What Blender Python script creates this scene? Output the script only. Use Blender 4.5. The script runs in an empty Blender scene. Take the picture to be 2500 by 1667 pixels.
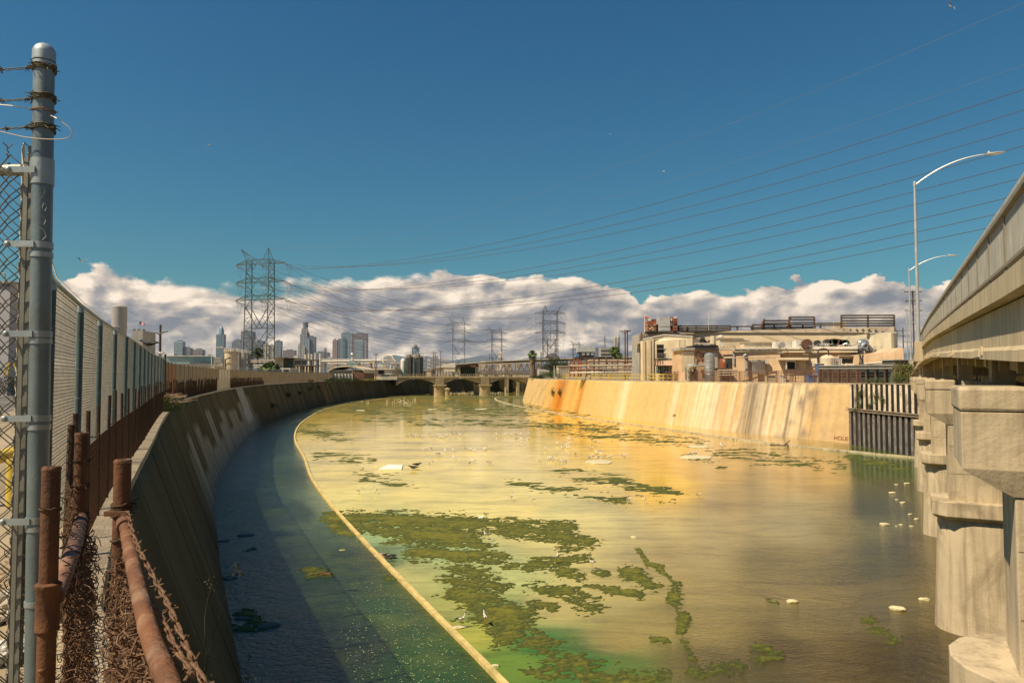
import bpy, bmesh, math, random
import numpy as np
from mathutils import Vector, Matrix, Quaternion
from mathutils.geometry import tessellate_polygon
random.seed(7); RNG = np.random.default_rng(11)
R = math.radians
scene = bpy.context.scene
COL = scene.collection

# ---------------------------------------------------------------- camera
FPX = 1806.0; CAMZ = 7.5
TH = math.atan(82.5/FPX)
cam_d = bpy.data.cameras.new('camera'); cam = bpy.data.objects.new('camera', cam_d); COL.objects.link(cam)
cam_d.sensor_width = 36; cam_d.lens = FPX/2500*36; cam_d.clip_start = 0.05; cam_d.clip_end = 40000
cam.location = (0, 0, CAMZ); cam.rotation_euler = (R(90)+TH, 0, 0)
scene.camera = cam

# ---------------------------------------------------------------- light
TOSUN = Vector((-0.53, -0.30, 0.79)).normalized()
sun_d = bpy.data.lights.new('sun', 'SUN'); sun_d.energy = 5.0; sun_d.angle = R(0.53); sun_d.color = (1.0, 0.83, 0.58)
sun = bpy.data.objects.new('sun', sun_d); COL.objects.link(sun)
sun.rotation_euler = TOSUN.to_track_quat('Z', 'Y').to_euler(); sun.location = (-100, -60, 130)
scene.view_settings.view_transform = 'Standard'; scene.view_settings.look = 'None'
scene.view_settings.exposure = 0.28; scene.view_settings.gamma = 1.0; scene.view_settings.use_curve_mapping = False

scene.render.engine = 'CYCLES'
cy = scene.cycles; cy.max_bounces = 5; cy.diffuse_bounces = 2; cy.glossy_bounces = 3; cy.transmission_bounces = 3; cy.transparent_max_bounces = 4; cy.caustics_reflective = False; cy.caustics_refractive = False
# ---- node helpers
class NT:
    def __init__(s, tree): s.t = tree; s.n = tree.nodes; s.l = tree.links
    def put(s, sock, v):
        if v is None: return
        if isinstance(v, bpy.types.NodeSocket): s.l.new(v, sock)
        else:
            if sock.type == 'RGBA' and len(v) == 3: v = (*v, 1)
            sock.default_value = v
    def node(s, ty, ins=None, **props):
        n = s.n.new(ty)
        for k, v in props.items(): setattr(n, k, v)
        for k, v in (ins or {}).items(): s.put(n.inputs[k], v)
        return n
    def m(s, op, a, b=None, c=None, clamp=False):
        n = s.n.new('ShaderNodeMath'); n.operation = op; n.use_clamp = clamp
        s.put(n.inputs[0], a); s.put(n.inputs[1], b); s.put(n.inputs[2], c)
        return n.outputs[0]
    def mix(s, f, a, b, mode='MIX'):
        n = s.n.new('ShaderNodeMix'); n.data_type = 'RGBA'; n.blend_type = mode
        s.put(n.inputs[0], f); s.put(n.inputs[6], a); s.put(n.inputs[7], b)
        return n.outputs[2]
    def noise(s, vec, scale, detail=4, rough=.55, dist=0.0, out=0):
        n = s.node('ShaderNodeTexNoise', {'Vector': vec, 'Scale': scale, 'Detail': detail, 'Roughness': rough, 'Distortion': dist})
        return n.outputs[out]
    def ramp(s, f, stops, interp='LINEAR'):
        n = s.n.new('ShaderNodeValToRGB'); cr = n.color_ramp; cr.interpolation = interp
        while len(cr.elements) < len(stops): cr.elements.new(0.5)
        for e, (p, c) in zip(cr.elements, stops):
            e.position = p; e.color = (*c, 1) if not isinstance(c, (int, float)) else (c, c, c, 1)
        s.put(n.inputs[0], f); return n.outputs[0]
    def mapr(s, v, a, b, c, d, smooth=False):
        n = s.n.new('ShaderNodeMapRange'); n.interpolation_type = 'SMOOTHSTEP' if smooth else 'LINEAR'
        for i, x in enumerate((v, a, b, c, d)): s.put(n.inputs[i], x)
        return n.outputs[0]
    def comb(s, x, y, z): return s.node('ShaderNodeCombineXYZ', {0: x, 1: y, 2: z}).outputs[0]
    def sep(s, v): n = s.node('ShaderNodeSeparateXYZ', {0: v}); return n.outputs
    def vmul(s, v, k): n = s.n.new('ShaderNodeVectorMath'); n.operation = 'MULTIPLY'; s.put(n.inputs[0], v); s.put(n.inputs[1], k); return n.outputs[0]
    def vadd(s, v, k): n = s.n.new('ShaderNodeVectorMath'); n.operation = 'ADD'; s.put(n.inputs[0], v); s.put(n.inputs[1], k); return n.outputs[0]

# ---------------------------------------------------------------- sky: Nishita air with a belt of cumulus round the whole horizon
world = bpy.data.worlds.new('World'); scene.world = world; world.use_nodes = True
world.cycles.sampling_method = 'MANUAL'; world.cycles.sample_map_resolution = 512
w = NT(world.node_tree); w.n.clear()
SKY_STRENGTH = 0.072
sky = w.node('ShaderNodeTexSky', sky_type='NISHITA', sun_disc=False, sun_elevation=math.asin(TOSUN.z),
             sun_rotation=math.atan2(TOSUN.x, TOSUN.y), altitude=300.0, air_density=1.3, dust_density=0.6, ozone_density=2.0)
gen = w.node('ShaderNodeTexCoord').outputs['Generated']
dx, dy, dz = w.sep(gen)
az = w.m('ARCTAN2', dx, dy)
el = w.m('ARCSINE', dz)
# tint of the air: the photograph's teal blue
skyc = w.mix(1.0, sky.outputs[0], (0.31, 0.84, 0.86), 'MULTIPLY')
skyc = w.vmul(skyc, w.comb(*[w.mapr(el, 0.0, 0.55, a, b) for a, b in ((1.05, 0.62), (0.80, 0.70), (0.84, 0.92))]))
# cloud tops as elevation against azimuth (radians)
def az_of(px): return math.atan((px-1250)/FPX)
def el_of(px, py): return (916-py)/FPX*math.cos(az_of(px))
prof = [(-200, 690), (60, 700), (150, 668), (330, 668), (450, 690), (570, 713), (700, 705), (850, 697), (1000, 668), (1130, 657), (1230, 662),
        (1340, 680), (1480, 682), (1545, 700), (1575, 770), (1600, 735), (1700, 704), (1810, 708), (1900, 698), (1945, 686), (1990, 698), (2100, 692), (2200, 694), (2330, 694), (2700, 690)]
A0, A1 = -math.pi, math.pi
stops = [(0.0, 0.62)] + [((az_of(px)-A0)/(A1-A0), el_of(px, py)*5) for px, py in prof] + [(0.70, 0.60), (0.78, 0.75), (0.88, 0.55), (1.0, 0.62)]
topn = w.m('MULTIPLY', w.ramp(w.mapr(az, A0, A1, 0, 1), stops, 'LINEAR'), 0.2)
top = topn
p = w.comb(az, w.m('MULTIPLY', el, 1.75), 0.0)
def dens(off):
    q = w.vadd(p, off)
    n1 = w.noise(q, 11.0, 9, .56, 0.25)
    return n1
n_a = dens((0.0, 0.0, 3.0)); n_b = dens((-0.011, 0.016, 3.0))
puff = w.node('ShaderNodeTexVoronoi', {'Vector': w.vadd(p, w.vmul(w.node('ShaderNodeTexNoise', {'Vector': p, 'Scale': 25.0, 'Detail': 4.0}).outputs[1], (.035, .035, 0))), 'Scale': 26.0, 'Randomness': 1.0}, feature='SMOOTH_F1').outputs[0]
puff2 = w.node('ShaderNodeTexVoronoi', {'Vector': w.vadd(w.vadd(p, (-0.006, 0.010, 0)), w.vmul(w.node('ShaderNodeTexNoise', {'Vector': p, 'Scale': 25.0, 'Detail': 4.0}).outputs[1], (.035, .035, 0))), 'Scale': 26.0, 'Randomness': 1.0}, feature='SMOOTH_F1').outputs[0]
fine = w.noise(p, 60.0, 6, .6)
edge = w.m('SUBTRACT', top, el)
edge = w.m('ADD', edge, w.m('MULTIPLY', w.m('SUBTRACT', n_a, .5), 0.055))
edge = w.m('ADD', edge, w.m('MULTIPLY', w.m('SUBTRACT', .42, puff), 0.032))
edge = w.m('ADD', edge, w.m('MULTIPLY', w.m('SUBTRACT', fine, .5), 0.022))
soft = w.mapr(w.m('ADD', w.noise(p, 4.0, 2), w.mapr(az, -.1, .25, .05, -.12)), .44, .66, 0.0022, 0.012)
cover = w.mapr(edge, w.m('MULTIPLY', soft, -0.6), soft, 0, 1, True)
# relief: light arrives from above left, heads are bright, bellies blue grey
rel = w.m('MULTIPLY', w.m('SUBTRACT', n_a, n_b), 3.6)
rel = w.m('ADD', rel, w.m('MULTIPLY', w.m('SUBTRACT', puff2, puff), 1.3))
big = w.noise(w.vmul(p, (1.0, 2.0, 1)), 5.5, 7, .55, .35)
head = w.mapr(edge, 0.0, 0.045, 0.42, 0.0)
lowwhite = w.mapr(el, 0.012, 0.05, 0.22, 0.0)
lit = w.m('ADD', w.m('ADD', w.m('ADD', rel, w.mapr(big, .38, .62, 0.0, 0.62)), head), lowwhite, clamp=True)
ccol = w.ramp(lit, [(0.0, (2.7, 2.9, 3.3)), (0.35, (4.6, 4.35, 4.3)), (0.7, (8.2, 7.0, 5.8)), (1.0, (12.0, 10.2, 8.3))])
# a thin high streak here and there, none overhead
out = w.mix(cover, skyc, ccol)
bg = w.node('ShaderNodeBackground', {'Color': out, 'Strength': SKY_STRENGTH})
w.l.new(bg.outputs[0], w.node('ShaderNodeOutputWorld').inputs[0])

# ---------------------------------------------------------------- image measurements -> places in the world
def W(px, py, D):
    vx = (px-1250)/FPX; vy = (833.5-py)/FPX
    k = D/(math.cos(TH)-vy*math.sin(TH))
    return Vector((vx*k, D, CAMZ+k*(math.sin(TH)+vy*math.cos(TH))))
def G(px, py, z=0.0):
    vx = (px-1250)/FPX; vy = (833.5-py)/FPX
    k = (z-CAMZ)/(math.sin(TH)+vy*math.cos(TH))
    return Vector((vx*k, k*(math.cos(TH)-vy*math.sin(TH)), z))
def ZA(py, D): return W(1250, py, D).z
def XA(px, D): return (px-1250)/FPX*D
def to_px(x, y, z=0.0):
    zz = z-CAMZ
    d = y*math.cos(TH)+zz*math.sin(TH)
    return 1250+FPX*x/d, 833.5-FPX*(-y*math.sin(TH)+zz*math.cos(TH))/d

# ---------------------------------------------------------------- materials
MATS = {}
def M(name, col, rough=.8, var=.18, scale=1.5, bump=.15, bscale=25, metal=0.0, dirt=None, dscale=.6, damt=.5, streak=None, samt=.5, stretch=(1, 1, .12), spec=.5):
    if name in MATS: return MATS[name]
    m = bpy.data.materials.new(name); m.use_nodes = True
    t = NT(m.node_tree); b = t.n['Principled BSDF']
    pos = t.node('ShaderNodeNewGeometry').outputs['Position']
    n = t.noise(pos, scale, 6, .6)
    lo = tuple(c*(1-var) for c in col); hi = tuple(min(1, c*(1+var)) for c in col)
    c = t.ramp(n, [(.3, lo), (.7, hi)])
    if dirt:
        c = t.mix(t.m('MULTIPLY', t.mapr(t.noise(pos, dscale, 8, .65, .5), .48, .66, 0, 1), damt), c, dirt)
    if streak:
        sv = t.vmul(pos, stretch)
        c = t.mix(t.m('MULTIPLY', t.mapr(t.noise(sv, 2.2, 6, .65), .46, .66, 0, 1), samt), c, streak)
    t.put(b.inputs['Base Color'], c)
    t.put(b.inputs['Roughness'], t.mapr(n, .3, .7, max(.03, rough-.08), min(1, rough+.08)))
    b.inputs['Metallic'].default_value = metal; b.inputs['Specular IOR Level'].default_value = spec
    if bump:
        bn = t.node('ShaderNodeBump', {'Strength': bump, 'Distance': .02, 'Height': t.noise(pos, bscale, 5, .6)})
        t.put(b.inputs['Normal'], bn.outputs[0])
    MATS[name] = m; return m

# ---------------------------------------------------------------- mesh building
ORG = {}
class MB:
    def __init__(s): s.v = []; s.f = []
    def add(s, vs, fs):
        k = len(s.v); s.v += [tuple(x) for x in vs]; s.f += [tuple(i+k for i in q) for q in fs]; return s
    def hexa(s, a):  # 8 points: bottom 4 ccw, top 4 ccw
        return s.add(a, [(3, 2, 1, 0), (4, 5, 6, 7), (0, 1, 5, 4), (1, 2, 6, 5), (2, 3, 7, 6), (3, 0, 4, 7)])
    def box(s, lo, hi):
        x0, y0, z0 = lo; x1, y1, z1 = hi
        return s.hexa([(x0, y0, z0), (x1, y0, z0), (x1, y1, z0), (x0, y1, z0), (x0, y0, z1), (x1, y0, z1), (x1, y1, z1), (x0, y1, z1)])
    def obox(s, c, ax, ay, lx, ly, z0, z1):  # box with horizontal axes ax, ay from corner c
        c = Vector((c[0], c[1])); ax = Vector(ax); ay = Vector(ay)
        q = [c, c+ax*lx, c+ax*lx+ay*ly, c+ay*ly]
        return s.hexa([(p.x, p.y, z0) for p in q]+[(p.x, p.y, z1) for p in q])
    def quad(s, a, b, c, d): return s.add([a, b, c, d], [(0, 1, 2, 3)])
    def beam(s, p, q, w_, h_=None):
        p = Vector(p); q = Vector(q); d = (q-p)
        if d.length < 1e-6: return s
        d.normalize(); h_ = h_ or w_
        up = Vector((0, 0, 1)) if abs(d.z) < .95 else Vector((0, 1, 0))
        a = d.cross(up).normalized()*w_/2; b = a.cross(d).normalized()*h_/2
        return s.hexa([p-a-b, p+a-b, q+a-b, q-a-b, p-a+b, p+a+b, q+a+b, q-a+b])
    def tube(s, pts, r, n=8, r2=None, cap=True, closed=False):
        pts = [Vector(p) for p in pts]; N = len(pts); k0 = len(s.v)
        prev = None
        for i, p in enumerate(pts):
            if closed: d = (pts[(i+1) % N]-pts[i-1])
            else: d = (pts[min(i+1, N-1)]-pts[max(i-1, 0)])
            d.normalize()
            if prev is None:
                up = Vector((0, 0, 1)) if abs(d.z) < .9 else Vector((0, 1, 0))
                a = d.cross(up).normalized()
            else:
                a = (prev-d*prev.dot(d)).normalized()
            prev = a; b = d.cross(a)
            rr = r if r2 is None else r+(r2-r)*i/max(1, N-1)
            for j in range(n):
                t = 2*math.pi*j/n; s.v.append(tuple(p+a*(rr*math.cos(t))+b*(rr*math.sin(t))))
        for i in range(N if closed else N-1):
            for j in range(n):
                A = k0+i*n+j; B = k0+i*n+(j+1) % n; i2 = (i+1) % N
                s.f.append((A, B, k0+i2*n+(j+1) % n, k0+i2*n+j))
        if cap and not closed:
            s.f.append(tuple(k0+j for j in range(n))[::-1]); s.f.append(tuple(k0+(N-1)*n+j for j in range(n)))
        return s
    def lathe(s, c, prof, n=24):  # prof: list of (r, z)
        k0 = len(s.v); c = Vector(c)
        for r, z in prof:
            for j in range(n):
                t = 2*math.pi*j/n; s.v.append((c.x+r*math.cos(t), c.y+r*math.sin(t), c.z+z))
        for i in range(len(prof)-1):
            for j in range(n):
                s.f.append((k0+i*n+j, k0+i*n+(j+1) % n, k0+(i+1)*n+(j+1) % n, k0+(i+1)*n+j))
        s.f.append(tuple(k0+j for j in range(n))[::-1]); s.f.append(tuple(k0+(len(prof)-1)*n+j for j in range(n)))
        return s
    def prism(s, poly, z0, z1):
        n = len(poly)
        zz0 = z0 if isinstance(z0, (list, tuple)) else [z0]*n; zz1 = z1 if isinstance(z1, (list, tuple)) else [z1]*n
        vs = [(p[0], p[1], zz0[i]) for i, p in enumerate(poly)]+[(p[0], p[1], zz1[i]) for i, p in enumerate(poly)]
        return s.add(vs, [tuple(range(n))[::-1], tuple(range(n, 2*n))]+[(i, (i+1) % n, n+(i+1) % n, n+i) for i in range(n)])
    def ellipsoid(s, c, rx, ry, rz, nu=10, nv=6, axis=None, jit=0):
        k0 = len(s.v); c = Vector(c)
        pts = []
        for i in range(nv+1):
            ph = math.pi*i/nv
            for j in range(nu):
                t = 2*math.pi*j/nu; k = 1+random.uniform(-jit, jit)
                v = Vector((rx*math.sin(ph)*math.cos(t)*k, ry*math.sin(ph)*math.sin(t)*k, rz*math.cos(ph)*k))
                if axis is not None: v = axis @ v
                s.v.append(tuple(c+v))
        for i in range(nv):
            for j in range(nu):
                s.f.append((k0+i*nu+j, k0+(i+1)*nu+j, k0+(i+1)*nu+(j+1) % nu, k0+i*nu+(j+1) % nu))
        return s
    def mesh(s, name, origin=(0, 0, 0)):
        me = bpy.data.meshes.new(name); o = Vector(origin)
        me.from_pydata([(x-o.x, y-o.y, z-o.z) for x, y, z in s.v], [], s.f); me.update()
        return me
    def build(s, name, mat, parent=None, smooth=False, bevel=0, origin=None, fixn=True):
        if parent is not None: o = ORG[parent.name]
        elif origin is not None: o = Vector(origin)
        else:
            a = np.array(s.v); o = Vector(((a[:, 0].min()+a[:, 0].max())/2, (a[:, 1].min()+a[:, 1].max())/2, a[:, 2].min()))
        me = s.mesh(name, o)
        if fixn and len(s.f) < 60000:
            bm = bmesh.new(); bm.from_mesh(me); bmesh.ops.recalc_face_normals(bm, faces=bm.faces); bm.to_mesh(me); bm.free()
        if smooth:
            me.polygons.foreach_set('use_smooth', [True]*len(me.polygons))
            try: me.set_sharp_from_angle(angle=R(38))
            except Exception: pass
        ob = bpy.data.objects.new(name, me); COL.objects.link(ob)
        if mat: me.materials.append(mat)
        if parent is not None: ob.parent = parent
        else: ob.location = o
        ORG[ob.name] = o.copy()
        if bevel:
            bv = ob.modifiers.new('bevel', 'BEVEL'); bv.width = bevel; bv.segments = 2; bv.limit_method = 'ANGLE'
        return ob
def thing(name, label, cat, loc, group=None):
    o = bpy.data.objects.new(name, None); COL.objects.link(o); o.location = loc
    o['label'] = label; o['category'] = cat
    if group: o['group'] = group
    ORG[o.name] = Vector(loc); return o
def tag(o, label, cat, group=None):
    o['label'] = label; o['category'] = cat
    if group: o['group'] = group
    return o
def kind(o, k, label=None):
    o['kind'] = k
    if label: o['label'] = label
    return o
def share(name, me, parent, loc, rz=0, scale=None, mat=None):
    o = bpy.data.objects.new(name, me); COL.objects.link(o); o.parent = parent
    o.location = Vector(loc)-ORG[parent.name]; o.rotation_euler = (0, 0, rz)
    if scale: o.scale = scale
    return o
def catmull(P, step):
    P = [Vector(p) for p in P]; out = []
    for i in range(len(P)-1):
        p0 = P[max(i-1, 0)]; p1 = P[i]; p2 = P[i+1]; p3 = P[min(i+2, len(P)-1)]
        n = max(2, int((p2-p1).length/step))
        for k in range(n):
            t = k/n
            out.append(.5*((2*p1)+(-p0+p2)*t+(2*p0-5*p1+4*p2-p3)*t*t+(-p0+3*p1-3*p2+p3)*t**3))
    out.append(P[-1]); return out
def resample(P, step):
    L = [0.0]
    for a, b in zip(P, P[1:]): L.append(L[-1]+(b-a).length)
    n = max(1, round(L[-1]/step)); out = []; j = 0
    for k in range(n+1):
        d = L[-1]*k/n
        while j < len(P)-2 and L[j+1] < d: j += 1
        t = (d-L[j])/max(1e-9, L[j+1]-L[j]); out.append(P[j].lerp(P[j+1], min(1, max(0, t))))
    return out
def normals2(P, side):  # side=+1: right of travel
    out = []
    for i in range(len(P)):
        d = (P[min(i+1, len(P)-1)]-P[max(i-1, 0)]); d = Vector((d.x, d.y)).normalized()
        out.append(Vector((d.y, -d.x))*side)
    return out

# numpy value noise (world space)
def vnoise(x, y, seed=0):
    xi = np.floor(x).astype(np.int64); yi = np.floor(y).astype(np.int64); xf = x-xi; yf = y-yi
    def h(a, b):
        n = (a*374761393+b*668265263+seed*974711) & 0x7fffffff
        n = ((n ^ (n >> 13))*1274126177) & 0x7fffffff
        return ((n ^ (n >> 16)) & 0xffff)/65535.0
    u = xf*xf*(3-2*xf); v = yf*yf*(3-2*yf)
    return (h(xi, yi)*(1-u)+h(xi+1, yi)*u)*(1-v)+(h(xi, yi+1)*(1-u)+h(xi+1, yi+1)*u)*v
def fbm(x, y, oct=5, seed=0, gain=.5):
    a = 1; s = 0; t = 0
    for k in range(oct):
        s = s+a*vnoise(x, y, seed+k*17); t += a; a *= gain; x = x*2.03+5.1; y = y*2.03+1.7
    return s/t
# ================================================================= THE SETTING
HL = 5.9; HR = 6.6
EL = catmull([Vector(p+(0,)) for p in [(100, -50), (20, -9.2), (4, -.35), (.9, 1.35), (-.7, 2.3), (-2.29, 4.25), (-3.3, 5.93), (-5.55, 10.7), (-8.4, 17.2), (-15.3, 33), (-22.3, 50.7), (-32.2, 82.6),
     (-40.5, 115.6), (-46.2, 148), (-50, 180), (-51.5, 212), (-50, 248), (-44, 282), (-27, 325), (5, 362), (60, 400), (400, 470)]], 1.0)
ER0 = [(150, 8), (60, 56.5), (40.5, 67.2), (39.0, 69.0), (39.2, 81.6)]
WR = catmull([Vector(p+(0,)) for p in [(37.3, 81.6), (32.6, 91.5), (27.8, 102.6), (20.0, 124.0), (13.2, 148), (7.2, 180), (3.5, 211), (3.8, 240), (6.5, 285), (16, 322), (50, 352), (400, 430)]], 1.0)
NR = normals2(WR, 1)
TR = [p+Vector((n.x, n.y, 0))*1.75 for p, n in zip(WR, NR)]
NL = normals2(EL, 1)
BL = [p+Vector((n.x, n.y, 0))*2.15 for p, n in zip(EL, NL)]

dirt = M('dirt', (.30, .235, .15), .95, .3, .4, .5, 12, dirt=(.42, .35, .25), dscale=.15, damt=.7)
asph = M('asphalt', (.13, .12, .11), .9, .25, .8, .4, 40, dirt=(.24, .21, .17), dscale=.12, damt=.7)
def sheet(name, poly, z, m, label):
    tris = tessellate_polygon([[Vector((p[0], p[1], 0)) for p in poly]])
    me = bpy.data.meshes.new(name); me.from_pydata([(p[0], p[1], z) for p in poly], [], [tuple(t) for t in tris]); me.update()
    bm = bmesh.new(); bm.from_mesh(me)
    for f in bm.faces:
        if f.normal.z < 0: f.normal_flip()
    bm.to_mesh(me); bm.free()
    o = bpy.data.objects.new(name, me); COL.objects.link(o); me.materials.append(m); o['kind'] = 'structure'; o['label'] = label; ORG[o.name] = Vector((0, 0, 0)); return o
sheet('left_bank_ground', [(p.x-n.x*.3, p.y-n.y*.3) for p, n in zip(EL, NL)]+[(9000, 700), (9000, 12000), (-9000, 12000), (-9000, -600), (100, -600)], HL-.02, dirt, 'dusty dirt ground behind the left fence')
sheet('right_bank_ground', ER0+[(p.x+n.x*.3, p.y+n.y*.3) for p, n in zip(TR, NR)]+[(9000, 600), (9000, -600), (150, -600)], HR-.02, dirt, 'bare ground behind the right channel wall')
sheet('lot_pavement', [(-200, 14), (-12.5, 14), (-20, 28), (-33, 55), (-45, 90), (-200, 90)], HL-.015, asph, 'grey asphalt yard behind the left fence')

# ---- water
def grid_mesh(name, xs, ys, zf=None):
    X, Y = np.meshgrid(xs, ys); nx = len(xs); ny = len(ys)
    Z = np.zeros_like(X) if zf is None else zf
    v = np.stack([X.ravel(), Y.ravel(), Z.ravel()], 1)
    i = np.arange(nx*ny).reshape(ny, nx)
    f = np.stack([i[:-1, :-1].ravel(), i[:-1, 1:].ravel(), i[1:, 1:].ravel(), i[1:, :-1].ravel()], 1)
    return v, f, X, Y
def mesh_np(name, v, f):
    me = bpy.data.meshes.new(name); me.vertices.add(len(v)); me.vertices.foreach_set('co', v.astype(np.float32).ravel())
    k = f.shape[1]
    me.loops.add(len(f)*k); me.loops.foreach_set('vertex_index', f.astype(np.int32).ravel())
    me.polygons.add(len(f)); me.polygons.foreach_set('loop_start', np.arange(0, len(f)*k, k, dtype=np.int32)); me.polygons.foreach_set('loop_total', np.full(len(f), k, dtype=np.int32))
    me.update(calc_edges=True); return me
def set_col(me, name, rgba):
    a = me.color_attributes.new(name, 'FLOAT_COLOR', 'POINT'); a.data.foreach_set('color', rgba.astype(np.float32).ravel())
def px_np(X, Y):
    d = Y*math.cos(TH)-CAMZ*math.sin(TH); d = np.maximum(d, .5)
    return 1250+FPX*X/d, 833.5-FPX*(-Y*math.sin(TH)-CAMZ*math.cos(TH))/d

# low kerb line (left training wall) in world
KL = catmull([Vector(p+(0,)) for p in [(3.6, 9), (2.1, 12.3), (-.17, 18), (-4.4, 28), (-9.6, 40.7), (-14.6, 54), (-19, 67.7), (-25.2, 86), (-30.2, 104), (-34.5, 123), (-39.0, 148), (-42.2, 173), (-43.6, 205), (-42, 240), (-36, 275), (-20, 315), (20, 350)]], 1.0)
KR = catmull([Vector(p+(0,)) for p in [(60, 50), (48, 58), (37.0, 66.5), (31.8, 74.5), (26.5, 84.5), (22.8, 97), (16.2, 118), (9.0, 144), (1.6, 178), (-3.0, 208), (-5.6, 236), (-4.5, 252), (0.5, 262), (4.3, 268)]], 1.0)
def kl_x(Y): 
    a = np.array([(p.x, p.y) for p in KL]); return np.interp(Y, a[:, 1], a[:, 0])

# linear albedo of the bed with reflected tones painted in, plus ripple strength
S = lambda r, g, b: tuple(((c/255)/12.92 if c/255 <= .04045 else ((c/255+.055)/1.055)**2.4) for c in (r, g, b))
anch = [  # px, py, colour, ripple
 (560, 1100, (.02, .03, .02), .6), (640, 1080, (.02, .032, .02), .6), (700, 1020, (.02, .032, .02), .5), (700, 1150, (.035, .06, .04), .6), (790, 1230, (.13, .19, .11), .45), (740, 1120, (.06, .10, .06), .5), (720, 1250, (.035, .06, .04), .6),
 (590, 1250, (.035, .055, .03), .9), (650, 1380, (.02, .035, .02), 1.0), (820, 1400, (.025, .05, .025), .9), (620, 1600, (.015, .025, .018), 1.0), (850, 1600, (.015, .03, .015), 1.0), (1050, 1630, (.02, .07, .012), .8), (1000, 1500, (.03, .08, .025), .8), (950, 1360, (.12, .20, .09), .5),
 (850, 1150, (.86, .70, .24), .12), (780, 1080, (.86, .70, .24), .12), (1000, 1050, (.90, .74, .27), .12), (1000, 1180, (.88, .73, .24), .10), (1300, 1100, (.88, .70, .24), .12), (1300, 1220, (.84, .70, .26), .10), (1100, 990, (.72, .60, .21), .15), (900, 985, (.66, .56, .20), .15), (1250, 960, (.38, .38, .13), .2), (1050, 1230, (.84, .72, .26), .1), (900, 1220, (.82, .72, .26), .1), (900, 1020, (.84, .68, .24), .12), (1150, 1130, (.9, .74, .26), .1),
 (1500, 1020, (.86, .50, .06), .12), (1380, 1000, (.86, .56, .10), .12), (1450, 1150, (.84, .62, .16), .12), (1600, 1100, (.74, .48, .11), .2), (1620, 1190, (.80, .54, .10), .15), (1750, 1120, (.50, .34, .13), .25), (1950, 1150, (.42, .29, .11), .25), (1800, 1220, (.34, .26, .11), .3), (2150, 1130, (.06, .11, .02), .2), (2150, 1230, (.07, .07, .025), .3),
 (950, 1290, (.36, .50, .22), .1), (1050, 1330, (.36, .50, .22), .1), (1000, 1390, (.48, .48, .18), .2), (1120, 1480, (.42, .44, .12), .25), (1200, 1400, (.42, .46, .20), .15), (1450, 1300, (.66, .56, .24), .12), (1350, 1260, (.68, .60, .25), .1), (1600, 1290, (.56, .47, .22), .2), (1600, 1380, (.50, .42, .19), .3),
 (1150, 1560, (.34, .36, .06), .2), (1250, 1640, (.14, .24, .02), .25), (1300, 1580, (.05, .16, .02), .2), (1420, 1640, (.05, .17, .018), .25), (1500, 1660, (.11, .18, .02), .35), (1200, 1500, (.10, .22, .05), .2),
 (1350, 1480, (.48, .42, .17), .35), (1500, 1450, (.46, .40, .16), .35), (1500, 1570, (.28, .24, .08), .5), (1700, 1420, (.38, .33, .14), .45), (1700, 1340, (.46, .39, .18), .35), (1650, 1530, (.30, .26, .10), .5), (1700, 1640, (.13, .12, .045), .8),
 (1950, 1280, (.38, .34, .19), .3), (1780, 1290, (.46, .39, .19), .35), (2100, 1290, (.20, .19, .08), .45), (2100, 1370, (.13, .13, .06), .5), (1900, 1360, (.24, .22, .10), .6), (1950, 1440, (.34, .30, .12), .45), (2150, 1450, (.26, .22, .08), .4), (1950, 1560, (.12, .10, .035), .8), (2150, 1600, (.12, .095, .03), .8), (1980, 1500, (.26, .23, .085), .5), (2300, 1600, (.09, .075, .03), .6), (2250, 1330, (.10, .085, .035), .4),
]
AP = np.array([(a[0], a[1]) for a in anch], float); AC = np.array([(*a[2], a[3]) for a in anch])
def bed_reflection_colour(X, Y):
    PX, PY = px_np(X, Y); sh = X.shape; PX = PX.ravel(); PY = PY.ravel(); xr = X.ravel(); yr = Y.ravel()
    PXn = PX+(fbm(xr*.22, yr*.10, 4, 3)-.5)*260*np.clip(12/np.maximum(yr, 6), .15, 1.6); PYn = PY+(fbm(xr*.22, yr*.10, 4, 9)-.5)*170*np.clip(14/np.maximum(yr, 6), .1, 1.4)
    left = (xr < kl_x(yr)+.15)
    aleft = np.array([G(a[0], a[1]).x < kl_x(G(a[0], a[1]).y) for a in anch])
    acc = np.zeros((len(PX), 4)); ws = np.zeros(len(PX))
    for i in range(len(AP)):
        d2 = ((PXn-AP[i, 0])/1.0)**2+((PYn-AP[i, 1])*1.9)**2
        wt = 1/(d2+700)**2.0
        wt = np.where(left == aleft[i], wt, wt*1e-4)
        acc += wt[:, None]*AC[i]; ws += wt
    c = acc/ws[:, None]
    n = fbm(xr*.5, yr*.16, 5, 31); c[:, :3] *= (1+(n[:, None]-.5)*.45)
    n2 = fbm(xr*.09+3, yr*.5, 4, 41); c[:, :3] *= (1+(n2[:, None]-.5)*.35)
    n3 = np.clip((fbm(xr*.9, yr*.7, 5, 61, .65)-.52)*6, 0, 1)*np.clip((c[:, 1]-c[:, 0])*12, 0, 1); c[:, :3] = c[:, :3]*(1-.6*n3[:, None])+np.array([.14, .17, .02])*.6*n3[:, None]
    c[:, 0] *= .98; c[:, 1] *= .92; c[:, 2] *= .70
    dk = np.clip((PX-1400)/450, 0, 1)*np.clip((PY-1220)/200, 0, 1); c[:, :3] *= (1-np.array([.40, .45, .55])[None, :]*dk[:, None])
    return np.clip(c, 0, 1)
xs = np.concatenate([np.arange(-75, -55, 2.), np.arange(-55, -33, .45), np.arange(-33, 6, .16), np.arange(6, 50, .45), np.arange(50, 420, 8.)])
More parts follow.
